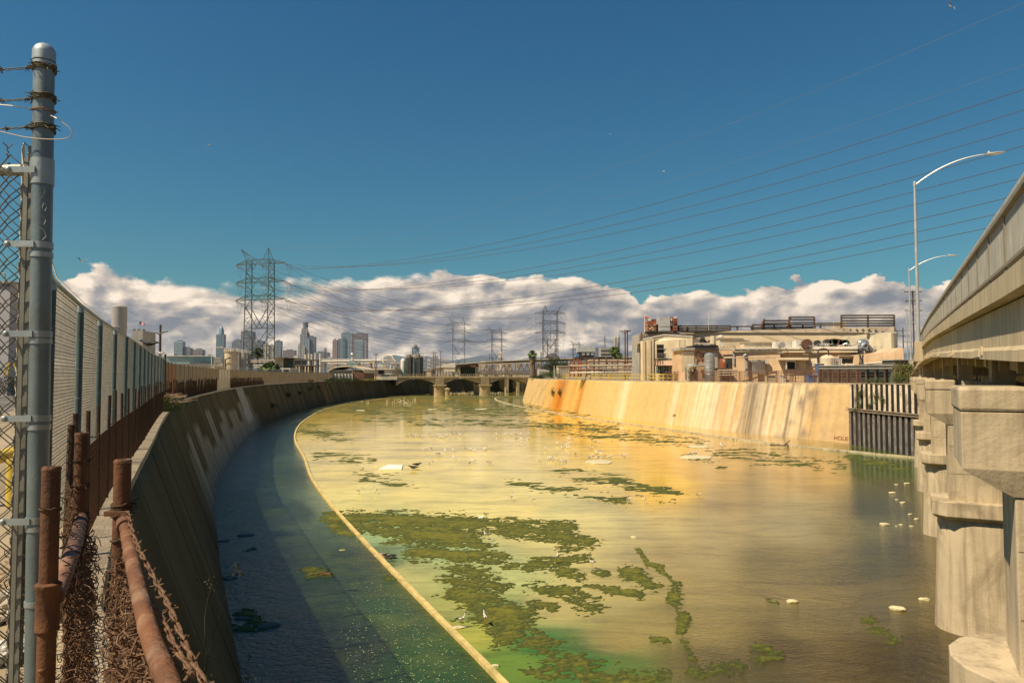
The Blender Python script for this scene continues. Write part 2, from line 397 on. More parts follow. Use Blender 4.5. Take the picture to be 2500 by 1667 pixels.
ys = np.concatenate([np.arange(-70, 4, 4.), np.arange(4, 60, .17), np.arange(60, 150, .7), np.arange(150, 300, 3.), np.arange(300, 500, 10.)])
v, f, X, Y = grid_mesh('w', xs, ys)
me = mesh_np('water', v, f); set_col(me, 'bed', bed_reflection_colour(X, Y))
wm = bpy.data.materials.new('shallow_water'); wm.use_nodes = True; t = NT(wm.node_tree); b = t.n['Principled BSDF']
at = t.node('ShaderNodeAttribute', attribute_name='bed'); pos = t.node('ShaderNodeNewGeometry').outputs['Position']
streak = t.noise(t.vmul(pos, (.25, 1.6, 1)), 1.3, 6, .62)
far_s = t.noise(t.vmul(pos, (.07, .42, 1)), 1.0, 6, .72, .4); fsep = t.sep(pos)[1]; dfar = t.mapr(fsep, 35, 75, 0, 1)
mott = t.noise(pos, 2.5, 6, .6)
curr = t.noise(t.vmul(t.vadd(pos, t.vmul(t.node('ShaderNodeTexNoise', {'Vector': pos, 'Scale': .12}).outputs[1], (6, 6, 0))), (.22, .9, 1)), 1.0, 7, .7, .6)
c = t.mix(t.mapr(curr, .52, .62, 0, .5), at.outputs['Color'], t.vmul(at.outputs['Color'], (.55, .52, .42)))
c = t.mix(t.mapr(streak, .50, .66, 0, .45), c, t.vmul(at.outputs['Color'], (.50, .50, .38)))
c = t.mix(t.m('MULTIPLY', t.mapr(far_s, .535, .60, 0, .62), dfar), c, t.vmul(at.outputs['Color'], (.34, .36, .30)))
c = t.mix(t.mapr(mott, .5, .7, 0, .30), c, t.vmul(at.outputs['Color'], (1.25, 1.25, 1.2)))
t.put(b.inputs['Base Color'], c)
rip = at.outputs['Alpha']
px_, py_, pz_ = t.sep(pos)
t.put(b.inputs['Roughness'], t.m('ADD', t.mapr(t.noise(pos, .35, 4), .4, .65, .02, .07), t.m('MULTIPLY', t.m('MAXIMUM', t.m('SUBTRACT', rip, .35), 0.0), .30)))
b.inputs['IOR'].default_value = 1.33; t.put(b.inputs['Specular IOR Level'], t.m('ADD', .22, t.m('MULTIPLY', rip, .9)))
rn = t.noise(t.vmul(pos, (1, 1.7, 1)), 3.2, 3, .55, .8)
rn2 = t.noise(t.vmul(pos, (2.2, 5.0, 1)), 3.0, 3, .6, .4)
wv = t.node('ShaderNodeTexWave', {'Vector': t.vmul(pos, (.8, 1, 1)), 'Scale': .55, 'Distortion': 9.0, 'Detail': 3.0, 'Detail Scale': 1.2}, wave_type='BANDS', bands_direction='DIAGONAL').outputs[1]
patch = t.mapr(t.noise(t.vmul(pos, (.6, 1.4, 1)), .16, 3), .45, .62, .15, 1.0)
hgt = t.m('ADD', t.m('MULTIPLY', rn, .6), t.m('ADD', t.m('MULTIPLY', rn2, .35), t.m('MULTIPLY', wv, t.m('MULTIPLY', patch, .26))))
bn = t.node('ShaderNodeBump', {'Strength': t.m('ADD', .06, t.m('MULTIPLY', rip, .75)), 'Distance': t.m('ADD', .016, t.m('MULTIPLY', rip, .17)), 'Height': hgt})
t.put(b.inputs['Normal'], bn.outputs[0])
water = bpy.data.objects.new('water', me); COL.objects.link(water); me.materials.append(wm); water['kind'] = 'structure'; water['label'] = 'shallow yellow green water spread over the concrete riverbed'

# ---- algae: raised mats that break the water surface
caps = []  # px segments: x1,y1,x2,y2,halfwidth in px, flatten, sparsity
def cap(*a): caps.append(a)
cap(815, 1262, 1050, 1268, 15, .00); cap(1050, 1268, 1380, 1285, 18, -.10); cap(960, 1290, 1130, 1320, 38, .22); cap(1050, 1330, 1120, 1360, 24, .15); cap(860, 1282, 1000, 1295, 13, .0); cap(1020, 1350, 1120, 1345, 22, .10); cap(1130, 1290, 1160, 1350, 30, .05)
cap(1240, 1295, 1350, 1310, 24, -.05); cap(1340, 1312, 1430, 1325, 18, .0); cap(1190, 1270, 1300, 1290, 16, -.05)
cap(1160, 1400, 1210, 1360, 16, -.02); cap(1130, 1400, 1180, 1440, 36, .12); cap(1170, 1450, 1230, 1520, 42, .14); cap(1230, 1520, 1330, 1580, 32, .05); cap(1330, 1580, 1440, 1660, 28, .0); cap(1240, 1560, 1340, 1640, 30, -.02); cap(1380, 1640, 1560, 1665, 30, -.12); cap(1440, 1630, 1600, 1660, 22, -.2)
cap(1320, 1430, 1440, 1470, 24, .02); cap(1290, 1385, 1360, 1370, 12, .0); cap(1310, 1372, 1430, 1360, 12, .0); cap(1370, 1340, 1440, 1340, 9, .0); cap(1380, 1400, 1420, 1410, 14, .0); cap(1420, 1415, 1490, 1445, 13, .0); cap(1540, 1408, 1600, 1430, 14, 0); cap(1300, 1470, 1350, 1480, 12, 0); cap(1530, 1390, 1550, 1395, 9, 0); cap(1530, 1448, 1560, 1455, 10, 0); cap(1455, 1400, 1480, 1402, 8, .05); cap(1230, 1385, 1260, 1382, 7, 0)
cap(1556, 1340, 1585, 1378, 4, .1); cap(1585, 1378, 1610, 1382, 5, .1); cap(1610, 1390, 1650, 1425, 4, .1); cap(1650, 1430, 1645, 1470, 9, .1); cap(1645, 1470, 1672, 1500, 9, .1); cap(1672, 1500, 1660, 1550, 9, .08); cap(1660, 1550, 1690, 1602, 7, .1)
cap(1380, 1152, 1500, 1175, 20, -.17); cap(1500, 1175, 1640, 1210, 18, -.13); cap(1380, 1195, 1520, 1220, 14, -.13); cap(1250, 1180, 1380, 1200, 14, -.18)
cap(780, 995, 1500, 1005, 22, -.24); cap(900, 965, 1350, 970, 8, -.12); cap(740, 1040, 830, 1070, 20, -.22); cap(900, 1025, 1500, 1040, 14, -.26); cap(780, 1110, 900, 1125, 16, -.2); cap(1100, 985, 1200, 1010, 16, -.08); cap(860, 1000, 1000, 1010, 12, -.1)
cap(880, 1160, 1010, 1185, 20, -.24); cap(1350, 1045, 1700, 1080, 18, -.25); cap(1750, 1100, 2050, 1140, 18, -.27); cap(1700, 1640, 1900, 1600, 16, -.18); cap(1850, 1580, 1900, 1600, 14, -.1); cap(2120, 1520, 2180, 1560, 16, -.12); cap(2080, 1115, 2200, 1145, 12, -.13); cap(1680, 1115, 1760, 1135, 12, -.2)
cap(770, 1400, 800, 1405, 14, .0); cap(940, 1408, 960, 1410, 10, -.05); cap(600, 1500, 640, 1530, 12, -.2); cap(810, 1262, 850, 1255, 7, .05); cap(820, 1290, 870, 1300, 10, .05); cap(1600, 1560, 1620, 1562, 9, 0); cap(1880, 1465, 1895, 1470, 6, 0)
cap(560, 1530, 620, 1535, 9, -.1); cap(590, 1345, 620, 1340, 5, -.1)
TONES = []
def algae(x0, x1, y0, y1, st, seed):
    xs = np.arange(x0, x1, st); ys = np.arange(y0, y1, st*(1 if y0 < 50 else 1.6)); X, Y = np.meshgrid(xs, ys)
    PX, PY = px_np(X, Y)
    m = np.full(X.shape, -1.0)
    for x1_, y1_, x2_, y2_, hw, bias in caps:
        ax = (PX-x1_); ay = (PY-y1_)*1.0; bx = x2_-x1_; by = (y2_-y1_)
        tt = np.clip((ax*bx+ay*by)/(bx*bx+by*by+1e-6), 0, 1)
        d = np.hypot((ax-tt*bx)*.55, (ay-tt*by)*1.0)
        m = np.maximum(m, np.clip(1-d/hw, -1, .55)+bias)
    n = .42*fbm(X*(1.0 if y0 < 40 else .5), Y*(1.3 if y0 < 40 else 1.1), 5, seed, .66)+.58*fbm(X*(4.6 if y0 < 40 else 1.7), Y*(6.5 if y0 < 40 else 2.8), 4, seed+6, .85); n2 = fbm(X*.35+9, Y*.8, 3, seed+3)
    h = m*.62+(n-.5)*2.7+(n2-.5)*.7-.17-(.10 if y0 > 40 else 0)
    Z = np.clip(h, -.3, 1)*.16+(RNG.random(X.shape)-.5)*.025*(h > 0)
    Z = np.where(h > .0, np.minimum(Z, .012+.03*n), Z)+.004
    v, f, _, _ = grid_mesh('a', xs, ys, Z)
    fz = v[f][:, :, 2].max(1); fm = m.ravel()[f].max(1)
    keep = (fz > .0) & (fm > -.6)
    f = f[keep]; used = np.unique(f); tn = np.clip((h.ravel()[used])*1.5+.1, 0, 1)*np.clip(.4+1.2*RNG.random(len(used)), 0, 1); TONES.append(tn); rm = np.zeros(len(v), int)-1; rm[used] = np.arange(len(used))
    return v[used], rm[f]
parts_ = [algae(-12, 14, 12, 45, .065, 50), algae(-32, 36, 45, 115, .26, 60), algae(-46, 15, 115, 270, .8, 70)]
vo = 0; VV = []; FF = []
for a, c_ in parts_: VV.append(a); FF.append(c_+vo); vo += len(a)
am = mesh_np('algae', np.concatenate(VV), np.concatenate(FF))
alg_m = M('algae', (.125, .112, .007), .9, .6, 9.0, .9, 30, dirt=(.04, .048, .005), dscale=2.6, damt=.9)
tn = np.concatenate(TONES)[:, None]; set_col(am, 'tone', np.concatenate([np.array([.028, .045, .006])*(1-tn)+np.array([.175, .165, .010])*tn, np.ones_like(tn)], 1))
t = NT(alg_m.node_tree); t.put(t.n['Principled BSDF'].inputs['Base Color'], t.node('ShaderNodeAttribute', attribute_name='tone').outputs['Color'])
ao = bpy.data.objects.new('algae_mats', am); COL.objects.link(ao); am.materials.append(alg_m); ao['kind'] = 'stuff'; ao['label'] = 'ragged olive green algae mats floating on the shallow water'

# ---- kerbs (low training walls just proud of the water)
kerb_m = M('kerb_concrete', (.66, .50, .20), .85, .2, 3, .3, 30, dirt=(.30, .26, .10), dscale=1.2, damt=.7)
kerb_m2 = M('kerb_concrete_far', (.50, .43, .27), .85, .25, 3, .3, 30, dirt=(.16, .15, .08), dscale=1.0, damt=.9)
def strip_pieces(P, w_, z0, z1, name, mat, parent, piece, gap=.02, dz=0.0, side=1):
    Q = resample(P, piece); N = normals2(Q, side)
    for i in range(len(Q)-1):
        a, b_ = Q[i], Q[i+1]; d = (b_-a).normalized()*gap; h = random.uniform(-dz, dz)
        pa = a+d; pb = b_-d; n = Vector((N[i].x, N[i].y, 0))*w_; n2 = Vector((N[i+1].x, N[i+1].y, 0))*w_
        mb = MB(); mb.prism([pa, pb, pb+n2, pa+n], z0, z1+h); mb.build(name, mat, parent, bevel=0)
t1 = thing('channel_kerb', 'long cream concrete kerb curving through the water from the bottom edge along the left side', 'kerb', (-9.6, 40.7, 0))
strip_pieces(KL, .17, -.3, .11, 'kerb_section', kerb_m, t1, 4.0, .006, .01)
t2 = thing('channel_kerb', 'low weathered concrete kerb running in the water beside the sunlit right channel wall', 'kerb', (22.8, 97, 0))
strip_pieces(KR, .45, -.3, .16, 'kerb_section', kerb_m2, t2, 3.0, .02, .02)

# ---- channel walls
def wall_mat(name, bump):
    m = bpy.data.materials.new(name); m.use_nodes = True; t = NT(m.node_tree); b = t.n['Principled BSDF']
    at = t.node('ShaderNodeAttribute', attribute_name='stain'); pos = t.node('ShaderNodeNewGeometry').outputs['Position']
    n = t.noise(pos, 1.1, 8, .65); n2 = t.noise(pos, 9, 5, .6)
    c = t.mix(t.mapr(n, .42, .62, 0, .30), at.outputs['Color'], t.vmul(at.outputs['Color'], (.62, .60, .55)))
    c = t.mix(t.mapr(n2, .5, .7, 0, .25), c, t.vmul(at.outputs['Color'], (.7, .68, .62)))
    t.put(b.inputs['Base Color'], c); b.inputs['Roughness'].default_value = .92; b.inputs['Specular IOR Level'].default_value = .12
    t.put(b.inputs['Normal'], t.node('ShaderNodeBump', {'Strength': bump, 'Distance': .03, 'Height': t.noise(pos, 6, 8, .7)}).outputs[0])
    return m
cw_m = wall_mat('channel_concrete', .35)
cop_m = M('coping_concrete', (.46, .37, .25), .9, .2, 2, .4, 30, dirt=(.25, .2, .13), dscale=1.5, damt=.7)
def wall(P, N, off, H, name, label, col_fn, plen, parent_loc, ustep, rows, sgn):
    """P = top edge, the foot is P + N*off; concrete panels with recessed joints, a backing, and a coping"""
    th_ = thing(name, label, 'channel wall', parent_loc)
    back = MB(); U = 0.0
    Q = resample(P, plen)
    L = [0.0]
    for a, b_ in zip(P, P[1:]): L.append(L[-1]+(b_-a).length)
    Pa = np.array([(p.x, p.y) for p in P]); Na = np.array([(n.x, n.y) for n in N]); L = np.array(L)
    tot = L[-1]; npan = max(1, round(tot/plen))
    for k in range(npan):
        u0 = tot*k/npan+.02; u1 = tot*(k+1)/npan-.02
        nu = max(2, int((u1-u0)/ustep)); us = np.linspace(u0, u1, nu+1)
        ex = np.interp(us, L, Pa[:, 0]); ey = np.interp(us, L, Pa[:, 1]); nx = np.interp(us, L, Na[:, 0]); ny = np.interp(us, L, Na[:, 1])
        vs = np.linspace(0, 1, rows+1)
        Ug, Vg = np.meshgrid(us, vs)
        prd = random.uniform(0, .02)
        Xg = ex[None, :]+nx[None, :]*(off*Vg*1.08+prd); Yg = ey[None, :]+ny[None, :]*(off*Vg*1.08+prd); Zg = H*(1-Vg*1.08)
        v = np.stack([Xg.ravel(), Yg.ravel(), Zg.ravel()], 1); i = np.arange(v.shape[0]).reshape(Ug.shape)
        f = np.stack([i[:-1, :-1].ravel(), i[1:, :-1].ravel(), i[1:, 1:].ravel(), i[:-1, 1:].ravel()], 1)
        # rim going back 12 cm so that each panel has edges
        nv = len(v); rim = np.concatenate([i[0, :], i[1:, -1], i[-1, -2::-1], i[-2:0:-1, 0]])
        rv = v[rim].copy(); cu = np.interp(Ug.ravel()[rim], L, Na[:, 0]); cv = np.interp(Ug.ravel()[rim], L, Na[:, 1])
        rv[:, 0] -= cu*.12; rv[:, 1] -= cv*.12
        j = np.arange(len(rim)); jn = (j+1) % len(rim)
        rf = np.stack([rim[j], rim[jn], nv+jn, nv+j], 1)
        org = np.array(parent_loc)
        me = mesh_np('wall_panel', np.concatenate([v, rv])-org, np.concatenate([f, rf]))
        cols = col_fn(Ug.ravel(), Vg.ravel(), Xg.ravel(), Yg.ravel()); cols = np.concatenate([cols, cols[rim]*.8])
        set_col(me, 'stain', np.concatenate([cols, np.ones((len(cols), 1))], 1)); me.materials.append(cw_m)
        o = bpy.data.objects.new('wall_panel', me); COL.objects.link(o); o.parent = th_; ORG[o.name] = Vector(parent_loc)
        for a_ in range(0, nu, 2):
            e_ = min(nu, a_+2); i0, i1 = a_, e_
            A = Vector((ex[i0]-nx[i0]*.06, ey[i0]-ny[i0]*.06, H-.05)); B = Vector((ex[i1]-nx[i1]*.06, ey[i1]-ny[i1]*.06, H-.05))
            if a_ == 0: A -= (B-A).normalized()*.05
            if e_ == nu: B += (B-A).normalized()*.05
            A2 = A+Vector((nx[i0]*off*1.08, ny[i0]*off*1.08, -H*1.08)); B2 = B+Vector((nx[i1]*off*1.08, ny[i1]*off*1.08, -H*1.08))
            if nu > 12 and a_ % 8 and e_ != nu: continue
            back.quad(A, B, B2, A2)
    # simple continuous backing
    back = MB(); Qb = resample(P, 2.0); Nb = normals2(Qb, 1)
    s_ = 1 if (Nb[0].x*N[0].x+Nb[0].y*N[0].y) > 0 else -1
    for i in range(len(Qb)-1):
        a, b_ = Qb[i], Qb[i+1]; na = Vector((Nb[i].x, Nb[i].y, 0))*s_; nb = Vector((Nb[i+1].x, Nb[i+1].y, 0))*s_
        back.quad(a-na*.09+Vector((0, 0, H-.1)), b_-nb*.09+Vector((0, 0, H-.1)), b_+nb*(off*1.07-.09)+Vector((0, 0, -H*.07)), a+na*(off*1.07-.09)+Vector((0, 0, -H*.07)))
    back.build('joint_backing', M('joint_dark', (.10, .085, .06), .95), th_)
    for i in range(0, len(Qb)-1, 1):
        pass
    Qc = resample(P, 3.0); Nc = normals2(Qc, 1)
    for i in range(len(Qc)-1):
        a, b_ = Qc[i], Qc[i+1]; na = Vector((Nc[i].x, Nc[i].y, 0))*s_; nb = Vector((Nc[i+1].x, Nc[i+1].y, 0))*s_
        g_ = (b_-a).normalized()*.008
        mb = MB(); mb.prism([a+g_+na*.05, b_-g_+nb*.05, b_-g_-nb*.42, a+g_-na*.42], H-.22, H+.012+random.uniform(0, .008)); mb.build('coping_slab', cop_m, th_)
    return th_
# where along each wall a photograph column lies
def u_of(P, px):
    L = 0; best = None
    for a, b_ in zip(P, P[1:]):
        if a.y > 5:
            d = abs(to_px(a.x, a.y, 3)[0]-px)
            if best is None or d < best[0]: best = (d, L)
        L += (b_-a).length
    return best[1]
i0 = min(range(len(TR)), key=lambda i: abs(TR[i].y-81.8))
TRv = TR; NRv = [-n for n in NR]
def ur(px):
    best = None; L = 0
    for i in range(len(TR)-1):
        a = TR[i]
        if a.y < 225:
            d = abs(to_px(a.x, a.y, HR)[0]-px)
            if best is None or d < best[0]: best = (d, L)
        L += (TR[i+1]-a).length
    return best[1]
def col_right(U, V, X, Y):
    base = np.array([.60, .41, .19]); c = np.tile(base, (len(U), 1))
    def mixc(c, col, a): a = np.clip(a, 0, 1)[:, None]; return c*(1-a)+np.array(col)*a
    fine = fbm(U*2.2, V*.5+3, 4, 5, .65); mid = fbm(U*.55, V*.35, 3, 8); cloud = fbm(U*.25, V*2, 4, 12)
    c = mixc(c, (.47, .32, .16), (cloud-.45)*2.0); c = mixc(c, (.64, .46, .24), (mid-.5)*2.0)
    g = lambda px, w_: np.exp(-((U-ur(px))/w_)**2)
    s = (fine-.35)*2.8
    c = mixc(c, (.66, .42, .12), g(1400, 22)*.85); c = mixc(c, (.66, .47, .20), g(1560, 22)*.6)
    c = mixc(c, (.58, .20, .015), g(1375, 5.5)*(.75+s*.4)); c = mixc(c, (.40, .13, .01), g(1378, 2.2)*(.5+s*.5)); c = mixc(c, (.60, .26, .03), g(1418, 4.5)*(s+.1)); c = mixc(c, (.45, .18, .03), g(1427, 1.0)*.7); c = mixc(c, (.62, .40, .10), g(1345, 3)*(.5))
    c = mixc(c, (.30, .26, .16), g(1378, 2.5)*((V > .08) & (V < .45))*np.clip((fbm(U*2.5, V*9, 4, 77)-.48)*7, 0, 1))
    c = mixc(c, (.80, .70, .52), g(1728, 3.4)*(.35+s*.9)); c = mixc(c, (.84, .78, .64), g(1530, 1.6)*(.5*s+.2)); c = mixc(c, (.80, .74, .60), g(1665, 1.2)*s*.5); c = mixc(c, (.84, .78, .64), g(1840, 5.0)*(s*.8))
    c = mixc(c, (.78, .68, .50), g(1895, 5.5)*(s*.9)); fine2 = fbm(U*1.6+40, V*.4+1, 4, 25, .7)
    c = mixc(c, (.26, .21, .15), g(1880, 7.5)*(fine2-.47)*5.0); c = mixc(c, (.22, .18, .13), g(1860, 1.8)*.55); c = mixc(c, (.12, .10, .07), g(1938, .25)*.8); c = mixc(c, (.28, .22, .16), g(1950, 3)*(fbm(U, V*6, 4, 90)-.45)*4)
    c = mixc(c, (.30, .23, .13), np.clip((V-.93)*9, 0, 1)*.55)
    c = mixc(c, (.30, .22, .12), np.clip((.035-V)*20, 0, 1)*np.clip((fine-.42)*4, 0, 1))
    return np.clip(c, .01, .95)
wall([p for p in TR], [-n for n in NR], 1.75, HR, 'channel_wall', 'sunlit sloping concrete wall on the right bank with orange rust and white streaks', col_right, 6.0, (20, 124, 0), .16, 12, 1)
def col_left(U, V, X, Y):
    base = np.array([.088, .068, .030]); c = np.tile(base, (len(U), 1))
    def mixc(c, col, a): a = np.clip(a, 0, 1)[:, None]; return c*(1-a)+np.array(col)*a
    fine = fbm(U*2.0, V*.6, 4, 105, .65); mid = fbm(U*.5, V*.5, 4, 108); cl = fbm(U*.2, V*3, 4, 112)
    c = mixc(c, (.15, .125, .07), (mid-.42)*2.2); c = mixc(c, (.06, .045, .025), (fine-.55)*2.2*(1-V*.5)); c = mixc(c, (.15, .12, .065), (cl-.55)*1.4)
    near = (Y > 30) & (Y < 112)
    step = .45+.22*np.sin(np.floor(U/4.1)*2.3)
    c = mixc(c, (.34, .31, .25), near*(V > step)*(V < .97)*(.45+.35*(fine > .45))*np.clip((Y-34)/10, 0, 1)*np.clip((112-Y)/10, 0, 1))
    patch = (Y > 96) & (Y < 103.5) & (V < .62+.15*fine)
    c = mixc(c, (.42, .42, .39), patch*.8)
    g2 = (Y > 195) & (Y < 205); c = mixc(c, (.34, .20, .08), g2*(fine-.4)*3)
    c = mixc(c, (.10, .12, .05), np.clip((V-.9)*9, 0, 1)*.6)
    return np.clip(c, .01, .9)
iL = [i for i, p in enumerate(EL) if p.y <= 470]
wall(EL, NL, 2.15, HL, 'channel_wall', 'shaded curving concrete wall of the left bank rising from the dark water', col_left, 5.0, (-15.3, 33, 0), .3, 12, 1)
# shrubs growing from wall cracks are added with the plants

# ---- sheet pile wall
sp_top = M('sheet_pile_painted', (.70, .60, .46), .7, .25, 1.2, .3, 12, dirt=(.14, .08, .045), dscale=.9, damt=.9)
sp_low = M('sheet_pile_steel', (.20, .18, .17), .65, .35, 1.2, .3, 12, dirt=(.42, .38, .33), dscale=1.6, damt=.5, streak=(.05, .045, .04), samt=.6, stretch=(2, 2, .3))
sp_web = M('sheet_pile_recess', (.045, .038, .032), .8, .3, 2, .3, 12)
spw = thing('sheet_pile_wall', 'corrugated steel sheet pile wall with pale upper ribs between the right channel wall and the road bridge', 'retaining wall', (38, 75, 0))
A_ = Vector((37.3, 81.45)); B_ = Vector((37.85, 66.5)); d_ = (B_-A_).normalized(); n_ = Vector((-d_.y, d_.x))
if n_.x > 0: n_ = -n_
SPA, SPD, SPN = A_.copy(), d_.copy(), n_.copy(); per = .98; npl = int((B_-A_).length/per)
for (zz0, zz1, mm, so) in ((3.75, HR-.02, sp_top, .0), (-.6, 3.7, sp_low, .12)):
    for k in range(npl):
        a = A_+d_*(k*per+.12)+n_*so
        mb = MB(); q = [a, a+d_*.03+n_*.3, a+d_*.50+n_*.3, a+d_*.53]; zt = zz1+random.uniform(-.06, .03) if zz1 > 5 else zz1
        poly = [(p.x, p.y) for p in q]+[(p.x-n_.x*.03, p.y-n_.y*.03) for p in reversed(q)]
        i_ = [0, 1, 2, 3]; W_ = lambda a_, b_: [(q[a_].x, q[a_].y), (q[b_].x, q[b_].y), (q[b_].x-n_.x*.03, q[b_].y-n_.y*.03), (q[a_].x-n_.x*.03, q[a_].y-n_.y*.03)]
        mb.prism(W_(1, 2), zz0, zt); so_ = mb.build('sheet_pile', mm, spw)
        for a_, b_ in ((0, 1), (2, 3)):
            mb = MB(); u_ = d_*.02; mb.prism([(q[a_].x, q[a_].y), (q[b_].x-n_.x*.002, q[b_].y-n_.y*.002), (q[b_].x-n_.x*.002-u_.x, q[b_].y-n_.y*.002-u_.y), (q[a_].x-u_.x, q[a_].y-u_.y)], zz0, zt-.003); mb.build('pile_web', sp_web, so_)
mb = MB(); a = A_+n_*.02; mb.obox(a, d_, -n_, (B_-A_).length, .3, -.6, HR-.1); mb.build('back_plate', sp_web, spw)
mb = MB(); mb.obox(A_+n_*.40-d_*.3, d_, n_, (B_-A_).length, .16, 3.62, 3.72); mb.obox(A_+n_*.40-d_*.3, d_, n_, (B_-A_).length, .16, 3.86, 3.95); mb.obox(A_+n_*.36, d_, n_, (B_-A_).length, .05, 3.72, 3.86)
mb.build('waler_beam', M('waler_rust', (.30, .24, .18), .8, .3, 3, .3, 20, dirt=(.12, .07, .04), dscale=2), spw)
lad = thing('ladder', 'thin steel ladder hanging on the sheet pile wall', 'ladder', (A_.x+n_.x*.45+d_.x*2.2, A_.y+n_.y*.45+d_.y*2.2, 0))
lm = M('ladder_steel', (.08, .07, .06), .7)
for s_ in (0, .4):
    a = A_+d_*(2.0+s_)+n_*.62; mb = MB(); mb.beam((a.x, a.y, .1), (a.x, a.y, HR), .05); mb.build('ladder_rail', lm, lad)
for k in range(20):
    a = A_+d_*2.0+n_*.62; b2 = a+d_*.4; mb = MB(); mb.beam((a.x, a.y, .4+k*.31), (b2.x, b2.y, .4+k*.31), .035); mb.build('ladder_rung', lm, lad)
# ================================================================= ROAD BRIDGE on the right
dB = Vector((.466, .885)).normalized(); rB = Vector((dB.y, -dB.x))
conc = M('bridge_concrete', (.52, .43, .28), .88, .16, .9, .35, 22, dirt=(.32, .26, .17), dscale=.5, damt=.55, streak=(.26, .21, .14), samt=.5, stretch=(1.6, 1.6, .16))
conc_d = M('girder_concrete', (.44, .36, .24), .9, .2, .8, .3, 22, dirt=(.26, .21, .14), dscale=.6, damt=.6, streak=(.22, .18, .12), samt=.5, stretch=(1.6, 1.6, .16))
def zoff(D):
    return float(np.interp(D, [-20, 9, 18, 27, 36, 45, 55, 70, 90, 110, 140, 175], [-.62, -.12, .14, .38, .60, .70, .72, .60, .22, -.15, -.55, -.8]))
def bp(D, a=0.0):  # point on the fascia line at depth D, a metres to the right (over the deck)
    return Vector((1.5+.5266*D, D))+rB*a
bridge = thing('road_bridge', 'pale concrete girder road bridge with metal picket railing rising along the right side', 'bridge', (bp(30).x, bp(30).y, 7))
# segments
Ds = [-10+4.4*k for k in range(39)]
def ribbon(mb, D0, D1, prof):
    """prof: closed list of (a, z); skewed box between two stations"""
    z0 = zoff(D0); z1 = zoff(D1); n = len(prof); k = len(mb.v)
    for D, z in ((D0, z0), (D1, z1)):
        for a, zz in prof:
            p_ = bp(D, a); mb.v.append((p_.x, p_.y, zz+z))
    mb.f += [tuple(k+i for i in range(n)), tuple(k+n+i for i in range(n))[::-1]]
    mb.f += [(k+i, k+(i+1) % n, k+n+(i+1) % n, k+n+i) for i in range(n)]
DW = 13.0
prof_par = [(-.13, 8.63), (.24, 8.63), (.24, 8.95), (.10, 8.97), (-.08, 8.97), (-.13, 8.93)]
prof_gird = [(.0, 7.78), (.55, 7.78), (.55, 7.93), (.30, 8.05), (.30, 8.60), (.06, 8.60), (.06, 7.99), (.0, 7.93)]
prof_slab = [(.24, 8.52), (DW, 8.52), (DW, 8.74), (.24, 8.74)]
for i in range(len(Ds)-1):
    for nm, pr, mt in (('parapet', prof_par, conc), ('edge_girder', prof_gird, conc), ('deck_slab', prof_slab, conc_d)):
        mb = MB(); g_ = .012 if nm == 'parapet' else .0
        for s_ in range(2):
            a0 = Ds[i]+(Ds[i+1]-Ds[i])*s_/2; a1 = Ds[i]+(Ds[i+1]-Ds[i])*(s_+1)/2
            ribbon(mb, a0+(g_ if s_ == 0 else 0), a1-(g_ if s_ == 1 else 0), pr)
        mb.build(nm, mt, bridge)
mb = MB()
for i in range(len(Ds)-1):
    ribbon(mb, Ds[i], Ds[i+1], [(DW-.3, 8.0), (DW, 8.0), (DW, 9.0), (DW-.3, 9.0)])
mb.build('far_parapet', conc, bridge)
for i in range(len(Ds)-1):
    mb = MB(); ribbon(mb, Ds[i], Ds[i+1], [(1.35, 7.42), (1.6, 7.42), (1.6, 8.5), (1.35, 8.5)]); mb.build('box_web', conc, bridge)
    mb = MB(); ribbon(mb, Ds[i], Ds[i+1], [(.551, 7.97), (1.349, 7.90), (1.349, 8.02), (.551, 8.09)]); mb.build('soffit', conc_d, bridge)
mb = MB()
for D in np.arange(5, 80, 3.3): mb.obox(bp(D, 1.12), rB, dB, .22, .16, 7.40+zoff(D), 7.93+zoff(D))
kind(mb.build('web_stiffener', conc, bridge), 'stuff')
for a in (2.6, 5.0, 7.4, 9.8, 12.2):
    mb = MB()
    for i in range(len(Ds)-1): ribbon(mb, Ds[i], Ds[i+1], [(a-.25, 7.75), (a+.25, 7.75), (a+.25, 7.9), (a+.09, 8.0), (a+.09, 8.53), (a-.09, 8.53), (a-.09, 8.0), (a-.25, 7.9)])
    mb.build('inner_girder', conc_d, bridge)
# diaphragms
for D in np.arange(5, 80, 4.4):
    mb = MB(); z = zoff(D)
    for a0, a1 in ((.3, 2.35), (2.85, 4.75), (5.25, 7.15)):
        c0 = bp(D, a0); mb.obox(c0, rB, dB, a1-a0, .3, 7.85+z, 8.54+z)
    mb.build('cross_beam', conc_d, bridge)
# scarred patches and anchor plates on the fascia girder
patm = M('fascia_patch', (.60, .48, .32), .9, .2, 3, .4, 30)
mb = MB()
for D in np.arange(6, 90, 7.7):
    c0 = bp(D, -.02); mb.obox(c0, dB, rB, .26, .03, 7.86+zoff(D), 8.02+zoff(D)); c0 = bp(D+.5, -.02); mb.obox(c0, dB, rB, 1.7, .03, 7.84+zoff(D), 7.98+zoff(D))
kind(mb.build('repair_patch', patm, bridge), 'stuff')
